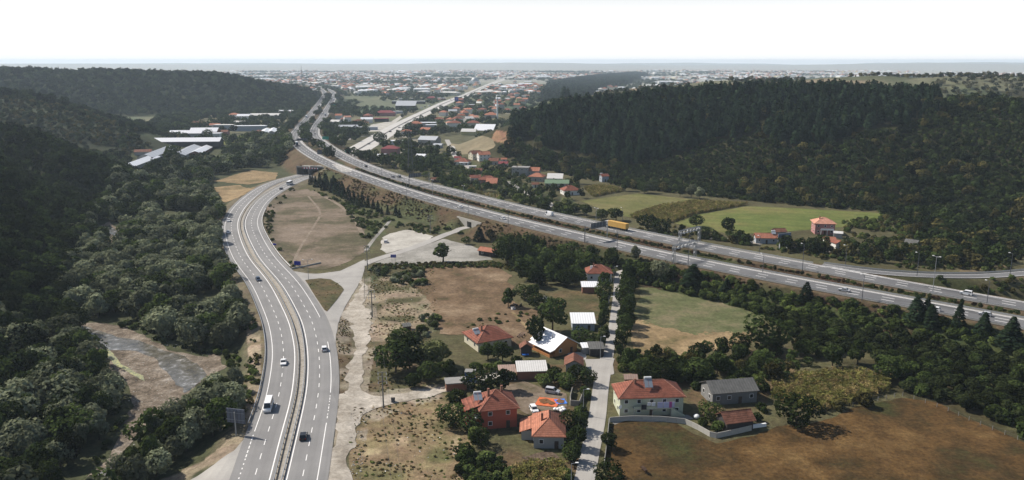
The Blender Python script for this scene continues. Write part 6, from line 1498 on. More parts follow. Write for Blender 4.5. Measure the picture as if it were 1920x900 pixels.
# --- hand-placed trees that stand out -------------------------------------------------
HAND = [
 ('broad', 'dark', 742, 700, 11, 13, "large dark tree, left one of the clump beside the sandy scrubland"), ('broad', 'dark', 768, 690, 11, 12, "large dark tree in the middle of the clump beside the sandy scrubland"), ('broad', 'mid', 752, 662, 9, 10, "dark green tree at the back of the clump beside the sandy scrubland"),
 ('broad', 'light', 820, 690, 9.5, 12, "light green walnut tree left of the cream house"), ('bush', 'dark', 772, 726, 4.5, 6, "dark rounded bush above the track to the blue kiosk"), ('broad', 'mid', 805, 714, 6.5, 8, "dark tree below the light walnut tree"), ('broad', 'mid', 842, 710, 6, 8, "spreading dark tree behind the flat outbuilding"), ('broad', 'mid', 795, 690, 7, 8, "dark tree between the clump and the light walnut tree"),
 ('broad', 'dark', 951, 493, 14, 13, "tall black-green tree right of the cafe"), ('broad', 'dark', 975, 490, 11, 11, "dark tree right of the black-green tree by the cafe"), ('fir', 'fir', 899, 452, 8, 6.5, "dark conical tree just right of the concrete underpass"), ('broad', 'dark', 919, 449, 6, 6, "small dark tree on the bank right of the conical tree"), ('broad', 'mid', 875, 458, 4.5, 5.5, "bushy tree below the concrete underpass"),
 ('poplar', 'mid', 831, 491, 9.5, 10, "lone slender tree at the lower edge of the car park"),
 ('broad', 'dark', 1036, 622, 13, 13, "big round dark tree above the white-roofed wooden house"), ('broad', 'dark', 1005, 650, 11, 8.5, "narrow dark tree left of the white-roofed wooden house"), ('broad', 'dark', 953, 575, 8, 8, "round dark tree alone in the dry brown field"), ('broad', 'mid', 983, 562, 6, 7, "bushy tree right of the lone field tree"), ('broad', 'mid', 1000, 560, 6, 7, "second bushy tree right of the lone field tree"), ('broad', 'mid', 1010, 578, 6, 8, "bushy tree above the round dark one"),
 ('broad', 'mid', 915, 675, 6, 8, "low spreading tree in front of the cream house"), ('broad', 'mid', 942, 680, 7, 8, "spreading fruit tree right of the cream house front"), ('bush', 'mid', 970, 688, 4, 5.5, "green bush below the timber shed"), ('broad', 'dark', 1090, 645, 5, 9, "rounded dark tree in front of the small white cottage"), ('broad', 'light', 1128, 640, 5, 5, "light green tree behind the garage"),
 ('broad', 'dark', 901, 730, 6, 9, "dark dense tree behind the red house"), ('broad', 'mid', 945, 732, 7, 9, "olive tree at the right back of the red house"), ('broad', 'dark', 858, 770, 6.5, 8, "dark tree at the left of the red house"), ('broad', 'dark', 850, 800, 6, 8, "dark tree in the garden left of the red house"), ('broad', 'dark', 880, 805, 5.5, 7, "dark tree at the red house's lower left corner"), ('bush', 'fresh', 889, 826, 4, 5, "fresh green shrub below the red house"), ('broad', 'dark', 902, 838, 5, 5.5, "rounded dark tree below the red house"),
 ('broad', 'mid', 1040, 718, 4.5, 7, "leafy garden tree beside the pale shed roof"), ('broad', 'mid', 1060, 725, 4.5, 7, "leafy garden tree in the walled plot"), ('broad', 'bush', 1020, 722, 3.6, 6, "green vine-like tree right of the pale shed"), ('broad', 'mid', 1083, 715, 5, 6, "garden tree beside the brown-tiled cabin"), ('broad', 'dark', 1100, 722, 5, 5, "dark tree where the lane leaves the yard"),
 ('broad', 'dark', 1069, 812, 6, 6, "dark tree beside the low orange-roofed house"), ('broad', 'dark', 1080, 840, 6, 6, "dark hedge tree along the lower lane"), ('broad', 'mid', 1068, 865, 5, 5, "green hedge tree along the lower lane near its lamp"), ('broad', 'dark', 1090, 805, 5, 4.5, "dark hedge tree where the lower lane narrows"),
 ('broad', 'mid', 1141, 842, 4.5, 5.5, "leafy shrub tree at the right edge of the lower lane"), ('broad', 'dark', 1137, 905, 4.5, 7.5, "dark round tree at the bottom edge right of the lane"),
 ('broad', 'dark', 1240, 715, 7.5, 10, "dark tree behind the green house's roof"), ('broad', 'dark', 1270, 712, 8, 10, "dark tree behind the green house's right end"), ('broad', 'mid', 1305, 716, 8, 10, "dark tree between the green house and the grey barn"), ('broad', 'mid', 1200, 705, 6, 8, "tree behind the green house's left end"), ('broad', 'dark', 1176, 690, 7, 7, "dark tree at the corner of the wide yard"), ('broad', 'dark', 1345, 700, 7, 9, "dark tree behind the grey barn"),
 ('broad', 'dark', 1321, 672, 6, 6, "small lollipop tree at the field's lower edge"), ('broad', 'dark', 1353, 668, 6.6, 7, "second round tree at the field's lower edge"), ('broad', 'dark', 1389, 664, 7, 8, "third round tree at the field's lower edge"), ('broad', 'dark', 1432, 660, 12, 14, "largest tree at the right end of the green field"), ('broad', 'dark', 1253, 671, 3.4, 3.4, "little dark tree at the field's bottom hedge"), ('broad', 'mid', 1228, 675, 3.4, 4.6, "small olive tree at the field's bottom hedge"),
 ('broad', 'mid', 1492, 800, 8.5, 11, "big green tree at the lower left of the maize plot"), ('broad', 'mid', 1560, 690, 8, 9, "leafy tree above the maize plot"), ('broad', 'mid', 1608, 682, 8.5, 9.5, "broad leafy tree above the maize plot, middle one"), ('broad', 'mid', 1664, 712, 8, 9.5, "broad leafy tree at the right end of the maize plot"), ('bush', 'olive', 1620, 762, 4.5, 6.5, "dark olive bush at the maize plot's lower right"), ('bush', 'olive', 1570, 768, 3, 5, "low bush at the maize plot's lower edge"),
 ('broad', 'bush', 1330, 788, 5, 6, "thin-leaved tree in front of the grey barn"), ('bush', 'mid', 1345, 808, 3, 5, "bush inside the curved panel wall"), ('bush', 'bush', 1318, 800, 2.6, 4, "small shrub inside the curved panel wall"),
 ('fir', 'fir', 1299, 533, 9, 11, "wide blue-black fir below the lattice gantry"), ('broad', 'willow', 1240, 522, 8, 9, "grey-green tree left of the wide fir"), ('broad', 'mid', 1205, 528, 9, 9, "dark green tree at the head of the lane"), ('broad', 'willow', 1192, 492, 8, 7, "grey-green tree at the motorway edge"), ('fir', 'fir', 1362, 547, 6, 5, "small dark fir on the bank beyond the field"),
 ('fir', 'fir', 1511, 566, 8, 6.5, "lone dark fir on the motorway bank left of the silver saloon"), ('bush', 'dark', 1594, 580, 4.5, 6, "dark round bush at the motorway edge below the silver saloon"), ('fir', 'fir', 1716, 603, 10, 8, "fir at the left of the group on the motorway edge"), ('fir', 'fir', 1736, 603, 9, 6, "second fir of the group on the motorway edge"), ('fir', 'fir', 1744, 610, 8, 7, "leaning dark fir of the group on the motorway edge"), ('fir', 'fir', 1796, 618, 10, 5.5, "tall narrow fir on the motorway edge"), ('fir', 'fir', 1844, 624, 7.5, 6, "fir in front of the blue hatchback"), ('fir', 'fir', 1894, 648, 10, 8, "fir nearest the edge on the motorway bank"), ('bush', 'dark', 1770, 614, 4, 6, "dark bush between the firs on the motorway bank"),
 ('broad', 'dark', 1364, 440, 10, 10.5, "round dark tree standing in the pasture"), ('broad', 'dark', 1215, 432, 10, 14, "large dark clump tree beside the yellow lorry"), ('broad', 'dark', 1238, 436, 8, 10, "dark tree right of the clump beside the lorry"), ('broad', 'mid', 1306, 426, 8, 10, "tree at the corner of the hayfield behind the lattice gantry"), ('broad', 'dark', 1320, 446, 6, 9, "dark bushy tree below the hayfield corner"), ('broad', 'dark', 1278, 436, 5, 6, "small dark tree left of the hayfield corner"), ('broad', 'mid', 1100, 406, 8, 9, "dark tree behind the sign gantry"), ('broad', 'mid', 1128, 412, 7, 9, "green tree beside the lorry's cab"), ('broad', 'mid', 1155, 414, 8, 11, "green tree behind the yellow lorry"), ('broad', 'dark', 1078, 402, 7, 10, "dark tree at the bend of the curved lane"), ('broad', 'light', 1062, 396, 9, 10, "light green tree at the bend of the curved lane"),
 ('broad', 'dark', 1172, 358, 10, 12, "large dark tree at the upper corner of the valley pasture"), ('broad', 'willow', 1215, 362, 9, 9, "grey-green tree on the upper pasture edge, left of the hedge"), ('broad', 'dark', 1208, 362, 8, 8, "dark tree beside the upper pasture's grey-green tree"), ('broad', 'dark', 1275, 369, 9, 8, "dark tree in the upper pasture's right-hand group"), ('broad', 'willow', 1296, 371, 10, 9, "grey-green tree in the upper pasture's right-hand group"), ('broad', 'willow', 1312, 374, 9, 10, "rightmost grey-green tree above the pasture"), ('broad', 'dark', 1086, 345, 12, 13, "round black-green tree behind the red roofs"), ('broad', 'dark', 1050, 338, 6, 5, "dark slim tree behind the long green roof"),
 ('broad', 'dark', 712, 270, 15, 17, "big dark tree at the near side of the pale highway"), ('broad', 'mid', 322, 310, 20, 20, "tall dark tree in front of the grey sheds"), ('broad', 'dark', 393, 262, 13, 11, "dark tree in front of the longest white roof"), ('broad', 'willow', 470, 312, 13, 18, "broad tree above the tan field"),
]
for kind, mat, px, py, h, w, lab in HAND:
    x, y, z = P(px, py)
    ws = w / {'fir': .44, 'poplar': .60, 'bush': 1.35}.get(kind, 1.02)
    plant(kind, mat, x, y, z, h, ws, lab)
# conifers planted along the foot of the motorway bank
for i, (px, py, h) in enumerate([(582, 346, 8), (592, 351, 9), (600, 350, 11), (606, 357, 9), (613, 356, 12), (622, 361, 11), (630, 364, 12), (637, 368, 11), (645, 372, 10), (654, 379, 11), (664, 382, 9), (672, 386, 9), (680, 388, 10), (690, 389, 8), (700, 392, 7), (709, 398, 8), (727, 402, 6), (742, 404, 7), (749, 408, 6), (716, 402, 5), (586, 341, 6), (642, 362, 9), (626, 352, 10), (610, 346, 10)]):
    x, y, z = P(px, py); plant('fir', 'fir', x, y, z, h, h * 1.08, "dark conifer in the row at the foot of the motorway bank, above the brown lot", "conifers above the brown lot")
# trees lining the village lane
for i, (px, py, h) in enumerate([(1132, 548, 9), (1130, 566, 9), (1134, 582, 8), (1131, 600, 8), (1129, 620, 7), (1135, 640, 6), (1128, 655, 6)]):
    x, y, z = P(px, py); plant('broad', 'mid' if i % 2 else 'dark', x, y, z, h, h * .75, "leafy tree lining the white-roofed cottages' side of the upper lane", "trees along the cottage side of the lane")
for i, (px, py, h) in enumerate([(1176, 528, 9), (1174, 544, 9), (1178, 560, 8.5), (1172, 575, 9), (1176, 592, 8), (1170, 608, 8), (1172, 626, 8), (1167, 642, 7), (1165, 658, 6), (1163, 672, 5), (1182, 548, 7), (1180, 582, 7), (1178, 615, 7)]):
    x, y, z = P(px, py); plant('broad', 'dark', x, y, z, h, h * .8, "dark tree lining the green field's side of the upper lane", "trees along the field side of the lane")

# --- zones -----------------------------------------------------------------------------
GRAV = [[(118, 600), (240, 606), (332, 655), (420, 665), (424, 695), (380, 720), (347, 750), (305, 782), (262, 835), (225, 880), (190, 890), (232, 800), (243, 730), (190, 662)], [(178, 424), (205, 410), (236, 434), (228, 455), (214, 470), (190, 446)]]
CLEARF = [[(500, 250), (405, 262), (400, 275), (470, 272), (525, 256)], [(398, 340), (470, 316), (525, 324), (518, 338), (470, 348)], [(388, 352), (450, 345), (486, 352), (445, 374), (395, 372)]]
fill('willow', [[(150, 470), (215, 440), (250, 420), (330, 345), (400, 330), (390, 352), (400, 380), (425, 392), (408, 430), (404, 480), (432, 545), (455, 590), (462, 625), (425, 655), (370, 655), (322, 640), (262, 618), (130, 602), (110, 560)]], 6.0, (6, 11), (.85, 1.25), ['willow', 'willow', 'willow', 'mid'], "grey-green rounded willow in the thicket between the river and the road bend", "willows in the thicket by the road bend", ("riverside_thicket", "mass of grey-green willows beyond the counted ones by the road bend"), 101, GRAV, (26, -.55))
fill('willow', [[(120, 470), (150, 420), (205, 365), (235, 345), (335, 340), (260, 410), (215, 442), (160, 480)]], 6.5, (6, 11), (.85, 1.2), ['willow', 'mid', 'hill'], "bushy tree between the dark spur and the upstream gravel bar", "trees by the upstream gravel bar", ("riverside_thicket", "thicket by the upstream gravel bar"), 140, GRAV)
fill('broad', [[(225, 245), (300, 215), (430, 196), (560, 182), (565, 205), (470, 219), (380, 226), (300, 250), (250, 275), (215, 300)]], 10, (6, 11), (.9, 1.3), ['hill', 'far', 'mid'], "", "", ("hill_foot_wood", "wood along the foot of the far hillside"), 141, single=False)
fill('willow', [[(262, 852), (292, 824), (345, 794), (392, 762), (432, 738), (455, 725), (447, 770), (418, 808), (395, 835), (340, 858), (300, 890), (240, 945), (180, 975), (222, 905)]], 4.4, (6, 10), (.8, 1.1), ['willow', 'willow', 'mid'], "grey-green willow between the gravel bed and the billboard", "willows below the billboard", ("riverside_thicket", "mass of willows below the billboard"), 102)
fill('willow', [[(205, 330), (330, 300), (440, 285), (540, 250), (545, 285), (520, 310), (400, 330), (330, 345), (225, 400)]], 9, (7, 13), (.8, 1.2), ['willow', 'mid', 'far'], "bushy tree between the white sheds and the tan fields", "trees below the white sheds", ("shed_side_woodland", "belt of trees between the white sheds and tan fields"), 103, CLEARF + [[(210, 338), (222, 308), (300, 278), (400, 262), (440, 268), (412, 296), (360, 307), (290, 320), (250, 338)]], (30, -.25))
fill('broad', [[(-200, 620), (100, 585), (135, 625), (172, 655), (200, 700), (226, 740), (218, 800), (190, 850), (150, 890), (80, 960), (-200, 1000)]], 5.6, (6, 11), (.8, 1.2), ['dark', 'willow', 'willow', 'mid', 'hill'], "leafy tree on the slope across the river from the dual road", "trees on the slope across the river", ("dark_riverbank_wood", "dark wood on the slope across the river"), 104, GRAV)
fill('broad', [[(-200, 420), (100, 430), (160, 465), (120, 560), (110, 600), (-200, 640)]], 6.5, (6, 11), (.8, 1.2), ['hill', 'dark', 'hill'], "shaded tree at the foot of the dark spur beside the thicket", "shaded trees below the dark spur", ("dark_spur_wood", "shaded wood at the foot of the dark spur"), 105, GRAV)
isl = lambda x, y, z: (x < -100) & (hills(x, y) > 2.5)
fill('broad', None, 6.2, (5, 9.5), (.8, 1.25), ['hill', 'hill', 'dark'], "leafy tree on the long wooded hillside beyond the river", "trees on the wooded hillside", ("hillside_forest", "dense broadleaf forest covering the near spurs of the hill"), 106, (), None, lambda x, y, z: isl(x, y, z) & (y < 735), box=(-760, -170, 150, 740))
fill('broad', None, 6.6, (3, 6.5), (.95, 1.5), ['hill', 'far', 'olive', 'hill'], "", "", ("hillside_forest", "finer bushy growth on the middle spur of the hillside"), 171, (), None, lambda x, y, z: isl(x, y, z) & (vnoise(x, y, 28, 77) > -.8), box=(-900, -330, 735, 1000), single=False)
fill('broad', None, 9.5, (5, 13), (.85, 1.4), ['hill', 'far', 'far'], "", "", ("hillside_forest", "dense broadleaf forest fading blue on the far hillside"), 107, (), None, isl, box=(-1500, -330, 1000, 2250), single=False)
PINES = [(955, 268), (975, 225), (1000, 200), (1100, 178), (1250, 165), (1400, 145), (1600, 138), (1745, 150), (1765, 185), (1755, 215), (1690, 240), (1600, 250), (1550, 275), (1480, 275), (1420, 255), (1330, 268), (1250, 298), (1180, 312), (1120, 300), (1060, 285), (990, 278)]
pw_ = None
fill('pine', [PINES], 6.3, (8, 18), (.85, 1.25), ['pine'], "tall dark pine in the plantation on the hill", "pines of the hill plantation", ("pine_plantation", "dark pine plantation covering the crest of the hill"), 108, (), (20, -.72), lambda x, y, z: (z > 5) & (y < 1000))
fill('broad', [PINES], 17, (6, 12), (.8, 1.1), ['olive', 'hill', 'mid'], "", "", ("pine_plantation_broadleaves", "leafy trees mixed into the pine plantation"), 151, (), (50, -.4), lambda x, y, z: (z > 5) & (y < 1000), single=False)
fill('pine', [[(1015, 184), (1030, 160), (1100, 148), (1190, 139), (1215, 142), (1180, 158), (1120, 172), (1060, 186)]], 11, (15, 24), (.9, 1.2), ['pine'], "", "", ("distant_pine_belt", "distant belt of pines above the valley town"), 109, single=False)
SCRUB = [(930, 285), (955, 262), (1000, 280), (1120, 300), (1190, 312), (1260, 298), (1330, 268), (1420, 256), (1480, 276), (1550, 276), (1600, 252), (1700, 240), (1760, 200), (1780, 175), (1920, 180), (2100, 200), (2100, 520), (1930, 480), (1890, 496), (1850, 503), (1780, 502), (1720, 470), (1690, 425), (1645, 397), (1500, 386), (1320, 368), (1190, 355), (1130, 343), (1050, 325), (960, 305)]
fill('broad', [SCRUB], 10.5, (5, 9.5), (.9, 1.3), ['olive', 'hill', 'dark', 'olive'], "dark bushy tree on the scrub slope below the pines", "bushy trees on the scrub slope", ("scrub_woodland", "scattered trees over the scrub slope below the pines"), 110, (), (45, -.15), lambda x, y, z: y < 1000)
fill('hazel', [SCRUB], 3.3, (1.6, 3.4), (1.0, 1.4), ['hazel', 'hazel', 'hill', 'mid'], "low hazel bush on the slope above the pasture", "bushes on the hazel slope", ("hazel_slope", "hazel and scrub covering the slope below the pines"), 111, (), None, lambda x, y, z: y < 1000, single=False)
fill('hazel', [[(1560, 610), (1660, 622), (1800, 650), (1930, 672), (2100, 720), (2100, 905), (1920, 822), (1800, 768), (1700, 735), (1675, 700), (1620, 660)], [(1440, 590), (1560, 610), (1600, 660), (1540, 672), (1480, 645)]], 3.5, (2.6, 4.2), (.95, 1.25), ['hazel', 'hazel', 'hazel', 'mid'], "dull green hazel bush in the orchard above the rust-brown meadow", "hazel bushes of the orchard", ("hazel_orchard", "remaining hazel bushes of the dark orchard"), 112)
BANK = [(955, 452), (1120, 486), (1240, 502), (1330, 521), (1440, 544), (1560, 569), (1700, 592), (1820, 616), (1920, 639), (2000, 669), (1900, 665), (1700, 628), (1560, 612), (1440, 594), (1370, 574), (1300, 556), (1240, 542), (1190, 532), (1120, 505), (1000, 495), (950, 480)]
fill('bush', [BANK], 2.7, (1.4, 3.4), (1.0, 1.5), ['bush', 'bush', 'mid', 'fresh'], "leafy green bramble bush on the bank between field and motorway", "bushes on the motorway bank", ("bramble_bank", "green brambles covering the motorway bank"), 113)
fill('broad', [[(940, 452), (1000, 462), (1100, 488), (1190, 505), (1190, 545), (1150, 520), (1090, 515), (1080, 545), (1000, 545), (955, 505)]], 5.0, (5, 9), (.8, 1.1), ['dark', 'mid', 'dark', 'bush'], "dark tree in the thick grove between the cafe and the lane's end house", "trees of the grove behind the cafe", ("village_grove", "thick grove behind the cafe"), 114)
fill('broad', [[(690, 285), (760, 300), (830, 300), (880, 315), (960, 345), (1030, 385), (1085, 400), (1085, 410), (1000, 388), (900, 367), (800, 338), (720, 312)]], 7.0, (4, 8.5), (.85, 1.2), ['mid', 'dark', 'bush', 'fresh'], "leafy tree between the motorway and the village roofs", "trees between motorway and village", ("motorway_side_trees", "trees between the motorway and the village"), 115, (), (16, -.2))
fill('broad', [[(840, 280), (880, 300), (960, 318), (1090, 350), (1100, 372), (1040, 380), (960, 345), (880, 318)]], 9.0, (4, 7.5), (.85, 1.2), ['dark', 'mid'], "dark tree among the red village roofs", "trees among the village roofs", ("village_trees", "trees among the village roofs"), 116)
fill('broad', [[(1330, 440), (1480, 462), (1700, 470), (1700, 440), (1760, 445), (1850, 470), (1830, 500), (1700, 500), (1560, 482), (1420, 464), (1330, 452)]], 6.0, (4.5, 8.5), (.9, 1.2), ['dark', 'mid', 'olive'], "dark tree around the farmhouses below the pasture", "trees around the farmhouses", ("farm_trees", "trees around the farmhouses below the pasture"), 117, (), (20, -.8))
fill('broad', [[(1190, 678), (1330, 672), (1440, 640), (1500, 660), (1540, 690), (1480, 715), (1430, 750), (1420, 705), (1300, 708), (1210, 712)]], 5.5, (3.5, 6.5), (.9, 1.2), ['dark', 'mid', 'olive'], "orchard tree on the brown earth above the grey barn", "orchard trees above the barn", ("orchard_rest", "orchard trees above the barn"), 118, (), (14, -.35))
fill('bush', [[(690, 506), (790, 503), (815, 560), (822, 620), (770, 645), (735, 640), (790, 600), (770, 540), (720, 525)]], 2.8, (1.2, 3), (1.0, 1.6), ['bush', 'mid', 'willow'], "green bush around the sandy scrubland by the power poles", "bushes around the sandy scrubland", ("bramble_patch", "brambles around the sandy scrubland"), 119, (), (7, -.1))
fill('bush', [[(868, 845), (910, 850), (960, 875), (960, 960), (880, 960), (860, 890)]], 2.4, (1.4, 3), (1.0, 1.4), ['dark', 'mid', 'bush'], "dark shrub in the rough garden below the red house", "shrubs in the rough garden", ("rough_garden", "shrubs in the rough garden"), 120, (), (8, -.4))
fill('bush', [[(1080, 780), (1098, 735), (1104, 740), (1096, 800), (1082, 860), (1070, 920), (1058, 920), (1070, 850)]], 2.0, (1.6, 3.4), (.9, 1.2), ['dark', 'mid', 'bush'], "hedge shrub along the lower lane beside the orange-roofed house", "hedge along the lower lane", ("lane_hedge", "hedge along the lower lane"), 121, clear=True)
fill('bush', [[(570, 350), (700, 400), (760, 420), (850, 425), (870, 440), (800, 440), (730, 425), (700, 440), (688, 470), (676, 440), (640, 385)]], 3.2, (.7, 2.2), (1.1, 1.7), ['bush', 'mid', 'fresh'], "low green bush on the rough grass between brown lot and motorway", "bushes between brown lot and motorway", ("rough_bushes", "low bushes between brown lot and motorway"), 122, (), (12, -.3))
fill('bush', [[(395, 425), (412, 470), (440, 550), (470, 600), (500, 610), (495, 740), (462, 800), (440, 800), (455, 700), (470, 640), (445, 590), (415, 520)]], 3.0, (.8, 2.0), (1.1, 1.6), ['bush', 'olive', 'fresh'], "low bush on the verge left of the dual road's guard rail", "bushes on the river-side verge", ("verge_bushes", "low bushes on the river-side verge"), 123, (), (7, .0))
fill('bush', [[(700, 496), (930, 492), (1000, 510), (1000, 520), (930, 502), (800, 504), (700, 506)]], 1.8, (.7, 1.6), (1.1, 1.6), ['bush', 'olive'], "low bush in the hedge between car park and dry field", "hedge below the car park", ("car_park_hedge", "hedge below the car park"), 124)
fill('bush', [[(500, 375), (540, 350), (555, 356), (515, 390), (510, 450), (545, 495), (560, 505), (545, 505), (500, 455), (494, 420)]], 3.0, (.8, 1.8), (1.1, 1.6), ['mid', 'bush', 'olive'], "low bush on the verge between dual road and brown lot", "bushes beside the brown lot", ("lot_bushes", "low bushes beside the brown lot"), 125, (), (8, .0))
fill('bush', [[(870, 612), (910, 590), (960, 585), (1010, 590), (1000, 600), (930, 612), (880, 622)]], 4.0, (.6, 1.4), (1.2, 1.8), ['bush', 'mid'], "low green bush dotted in the dry brown field", "bushes in the dry field", ("field_bushes", "low bushes in the dry field"), 126, (), (9, .0))
fill('broad', None, 8, (5, 9), (.9, 1.3), ['hill', 'hill', 'mid'], "", "", ("spur_tip_wood", "wood at the tip of the spur"), 152, (), None, lambda x, y, z: hills(x, y) < 4, box=(-540, -388, 740, 1120), single=False)
fill('bush', [[(862, 700), (960, 672), (1000, 690), (1055, 680), (1100, 720), (1060, 730), (1000, 716), (950, 716), (900, 745), (862, 745)], [(1155, 676), (1180, 660), (1300, 672), (1440, 690), (1440, 770), (1420, 790), (1330, 790), (1300, 770), (1300, 720), (1170, 720)], [(965, 655), (1000, 650), (1020, 680), (990, 690), (965, 680)]], 2.4, (1.0, 3.4), (1.0, 1.5), ['bush', 'mid', 'dark', 'fresh'], "garden shrub between the village houses", "garden shrubs of the village", ("garden_shrubs", "garden shrubs of the village"), 153, (), (7, -.35))
fill('bush', [[(1180, 432), (1330, 449), (1500, 480), (1600, 494), (1700, 504), (1800, 511), (1900, 508), (1900, 495), (1700, 480), (1500, 460), (1330, 438), (1250, 424)], [(1725, 522), (1800, 527), (1935, 520), (1935, 560), (1850, 551), (1780, 537)]], 3.0, (.8, 2.6), (1.1, 1.6), ['bush', 'olive', 'mid', 'olive'], "bush on the rough verge between the motorway and the farmhouses", "bushes on the pasture-side verge", ("pasture_verge", "bushes on the pasture-side verge of the motorway"), 154, (), (11, -.15))
fill('hazel', [[(560, 310), (600, 312), (700, 350), (860, 402), (980, 432), (1010, 455), (930, 440), (870, 425), (840, 425), (760, 405), (690, 375), (620, 345)]], 2.2, (.5, 1.3), (1.1, 1.7), ['olive', 'weed', 'rusty', 'olive'], "", "", ("bank_weeds", "rough brown weeds on the near bank of the motorway"), 161, (), (9, -.35), single=False)
fill('hazel', [[(1000, 440), (1240, 492), (1440, 534), (1560, 559), (1920, 626), (2000, 640), (2000, 668), (1920, 645), (1700, 605), (1440, 556), (1240, 515), (1000, 470)]], 2.0, (.4, 1.1), (1.1, 1.7), ['olive', 'rusty', 'rusty', 'hazel'], "", "", ("bank_weeds", "reddish weeds along the village edge of the motorway"), 162, (), (9, -.4), single=False)
fill('hazel', [[(655, 765), (740, 755), (860, 735), (880, 800), (900, 960), (655, 960)], [(690, 510), (815, 505), (822, 640), (760, 640), (690, 640)], [(690, 640), (745, 640), (760, 735), (690, 735)]], 1.7, (.2, .55), (1.3, 2.4), ['weed', 'dry', 'weed', 'dry', 'fresh'], "", "", ("rough_weeds", "rough weeds over the scrub lots"), 163, (), (8, .05), single=False)
fill('hazel', [[(1580, 416), (1664, 404), (1705, 420), (1700, 470), (1640, 455), (1585, 440)]], 3.4, (1.2, 3), (1.0, 1.5), ['fresh', 'olive', 'mid'], "", "", ("pasture_corner", "shrubs at the right corner of the hayfield"), 172, (), (10, -.3), single=False)
fill('bush', [[(185, 662), (208, 700), (232, 742), (226, 800), (196, 856), (180, 890), (160, 890), (190, 850), (214, 795), (214, 740), (190, 700)], [(300, 790), (350, 752), (400, 708), (428, 700), (432, 730), (385, 752), (340, 790), (295, 842), (262, 890), (248, 890), (275, 830)], [(150, 600), (250, 605), (335, 650), (440, 655), (455, 690), (425, 690), (422, 664), (330, 655), (250, 617), (150, 606)]], 2.6, (.8, 2.4), (1.0, 1.6), ['bush', 'mid', 'fresh', 'dark'], "low green bush at the edge of the river gravel", "bushes along the river gravel", ("river_edge_bushes", "bushes along the river gravel"), 173, (), (7, -.3))
# median hedge of the motorway
mm = resample((resample(mA, 3.0)[:230] + np.array([mB[int(np.argmin(np.hypot(mB[:, 0] - q[0], mB[:, 1] - q[1])))] for q in resample(mA, 3.0)[:230]])) / 2, 1.7)
sp = np.hypot(*(mm[:, :2] - np.array([mB[int(np.argmin(np.hypot(mB[:, 0] - q[0], mB[:, 1] - q[1])))] for q in mm]).T[:2].T).T)
hx, hy = [], []
for q, s_ in zip(mm, sp):
    pxx = float(proj(q[0], q[1], ZM)[0])
    if s_ < 7.6 or 612 < pxx < 668: continue
    if random.random() < .93 and s_ - 7.1 > .2: hx.append(q[0] + random.uniform(-.5, .5)); hy.append(q[1] + random.uniform(-.5, .5))
hx, hy = np.array(hx), np.array(hy); hz = np.full(len(hx), ZM - .22); n = len(hx)
CAND.setdefault('hedge', []).append(dict(x=hx, y=hy, z=hz, h=RNG.uniform(.9, 2.1, n), w=RNG.uniform(1.4, 2.4, n), mats=['dark', 'dark', 'bush', 'rusty'], m=RNG.integers(0, 4, n), label="clipped bush in the hedge down the middle of the motorway", group="hedge down the middle of the motorway", mass=("median_hedge", "far end of the motorway's median hedge"), single=True))
# trees over the valley floor
notfield = [[(780, 163), (900, 162), (905, 172), (785, 176)], [(830, 262), (930, 258), (935, 282), (862, 294)], [(690, 250), (690, 225), (760, 210), (740, 235)]]
fl = lambda x, y, z: (hills(x, y) < 2.5)
fill('broad', None, 13, (6, 12), (.85, 1.3), ['far', 'mid', 'dark'], "", "", ("valley_trees", "trees spread among the nearer valley houses"), 130, notfield, (70, -.35), fl, box=(-480, 130, 700, 1600), single=False)
fill('broad', None, 22, (6, 11), (1.0, 1.6), ['far', 'far', 'mid'], "", "", ("valley_trees", "hazy trees over the middle valley"), 131, notfield, (140, -.15), fl, box=(-900, 500, 1600, 3200), single=False)
fill('broad', None, 46, (8, 14), (1.4, 2.6), ['far'], "", "", ("valley_trees", "hazy tree clumps over the far valley"), 132, (), (320, .0), fl, box=(-2200, 2600, 3200, 7000), single=False)
q2 = lambda x, y, z: (hills(x, y) > 12) & (x > 60) & (y > 1000)
fill('broad', None, 13, (3, 9), (1.0, 1.5), ['olive', 'hill'], "", "", ("upland_scrub", "scrub patches over the bare uplands"), 133, (), (60, .1), q2, box=(60, 1400, 1000, 2000), single=False)

LIMIT = dict(broad=170, willow=270, pine=285, hazel=280, bush=285, hedge=285)
for kind, lst in CAND.items():
    size = np.concatenate([np.where(d['single'], d['h'] / np.hypot(d['x'], d['y']), 0) for d in lst]) if lst else np.array([])
    inv = []
    for d in lst:
        px, py, dp = proj(d['x'], d['y'], d['z'] + d['h'] * .5); inv.append((px > 2) & (px < 1918) & (py > 134) & (py < 897))
    inv = np.concatenate(inv); size = np.where(inv, size, 0)
    cutv = np.sort(size)[::-1][min(len(size), LIMIT[kind]) - 1] if len(size) else 0
    for d in lst:
        px, py, dp = proj(d['x'], d['y'], d['z'] + d['h'] * .5)
        s_ = d['h'] / np.hypot(d['x'], d['y']); one = d['single'] & (s_ >= max(cutv, 1e-9)) & (px > 2) & (px < 1918) & (py > 134) & (py < 897)
        for i in np.nonzero(one)[0]:
            plant(kind, d['mats'][d['m'][i]], d['x'][i], d['y'][i], d['z'][i], d['h'][i], d['w'][i], d['label'], d['group'])
        r_ = ~one
        near_ = kind in ('willow',) or (kind in ('bush', 'hazel') and d['single'])
        if r_.any():
            protos = [crown(kind, mt, i, True) for mt in sorted(set(d['mats'])) for i in range(3)]
            scatter(d['mass'][0], d['x'][r_], d['y'][r_], d['z'][r_] - .15, d['w'][r_], protos, d['mass'][1], "trees" if kind in ('broad', 'willow', 'pine') else "bushes", sz=d['h'][r_])

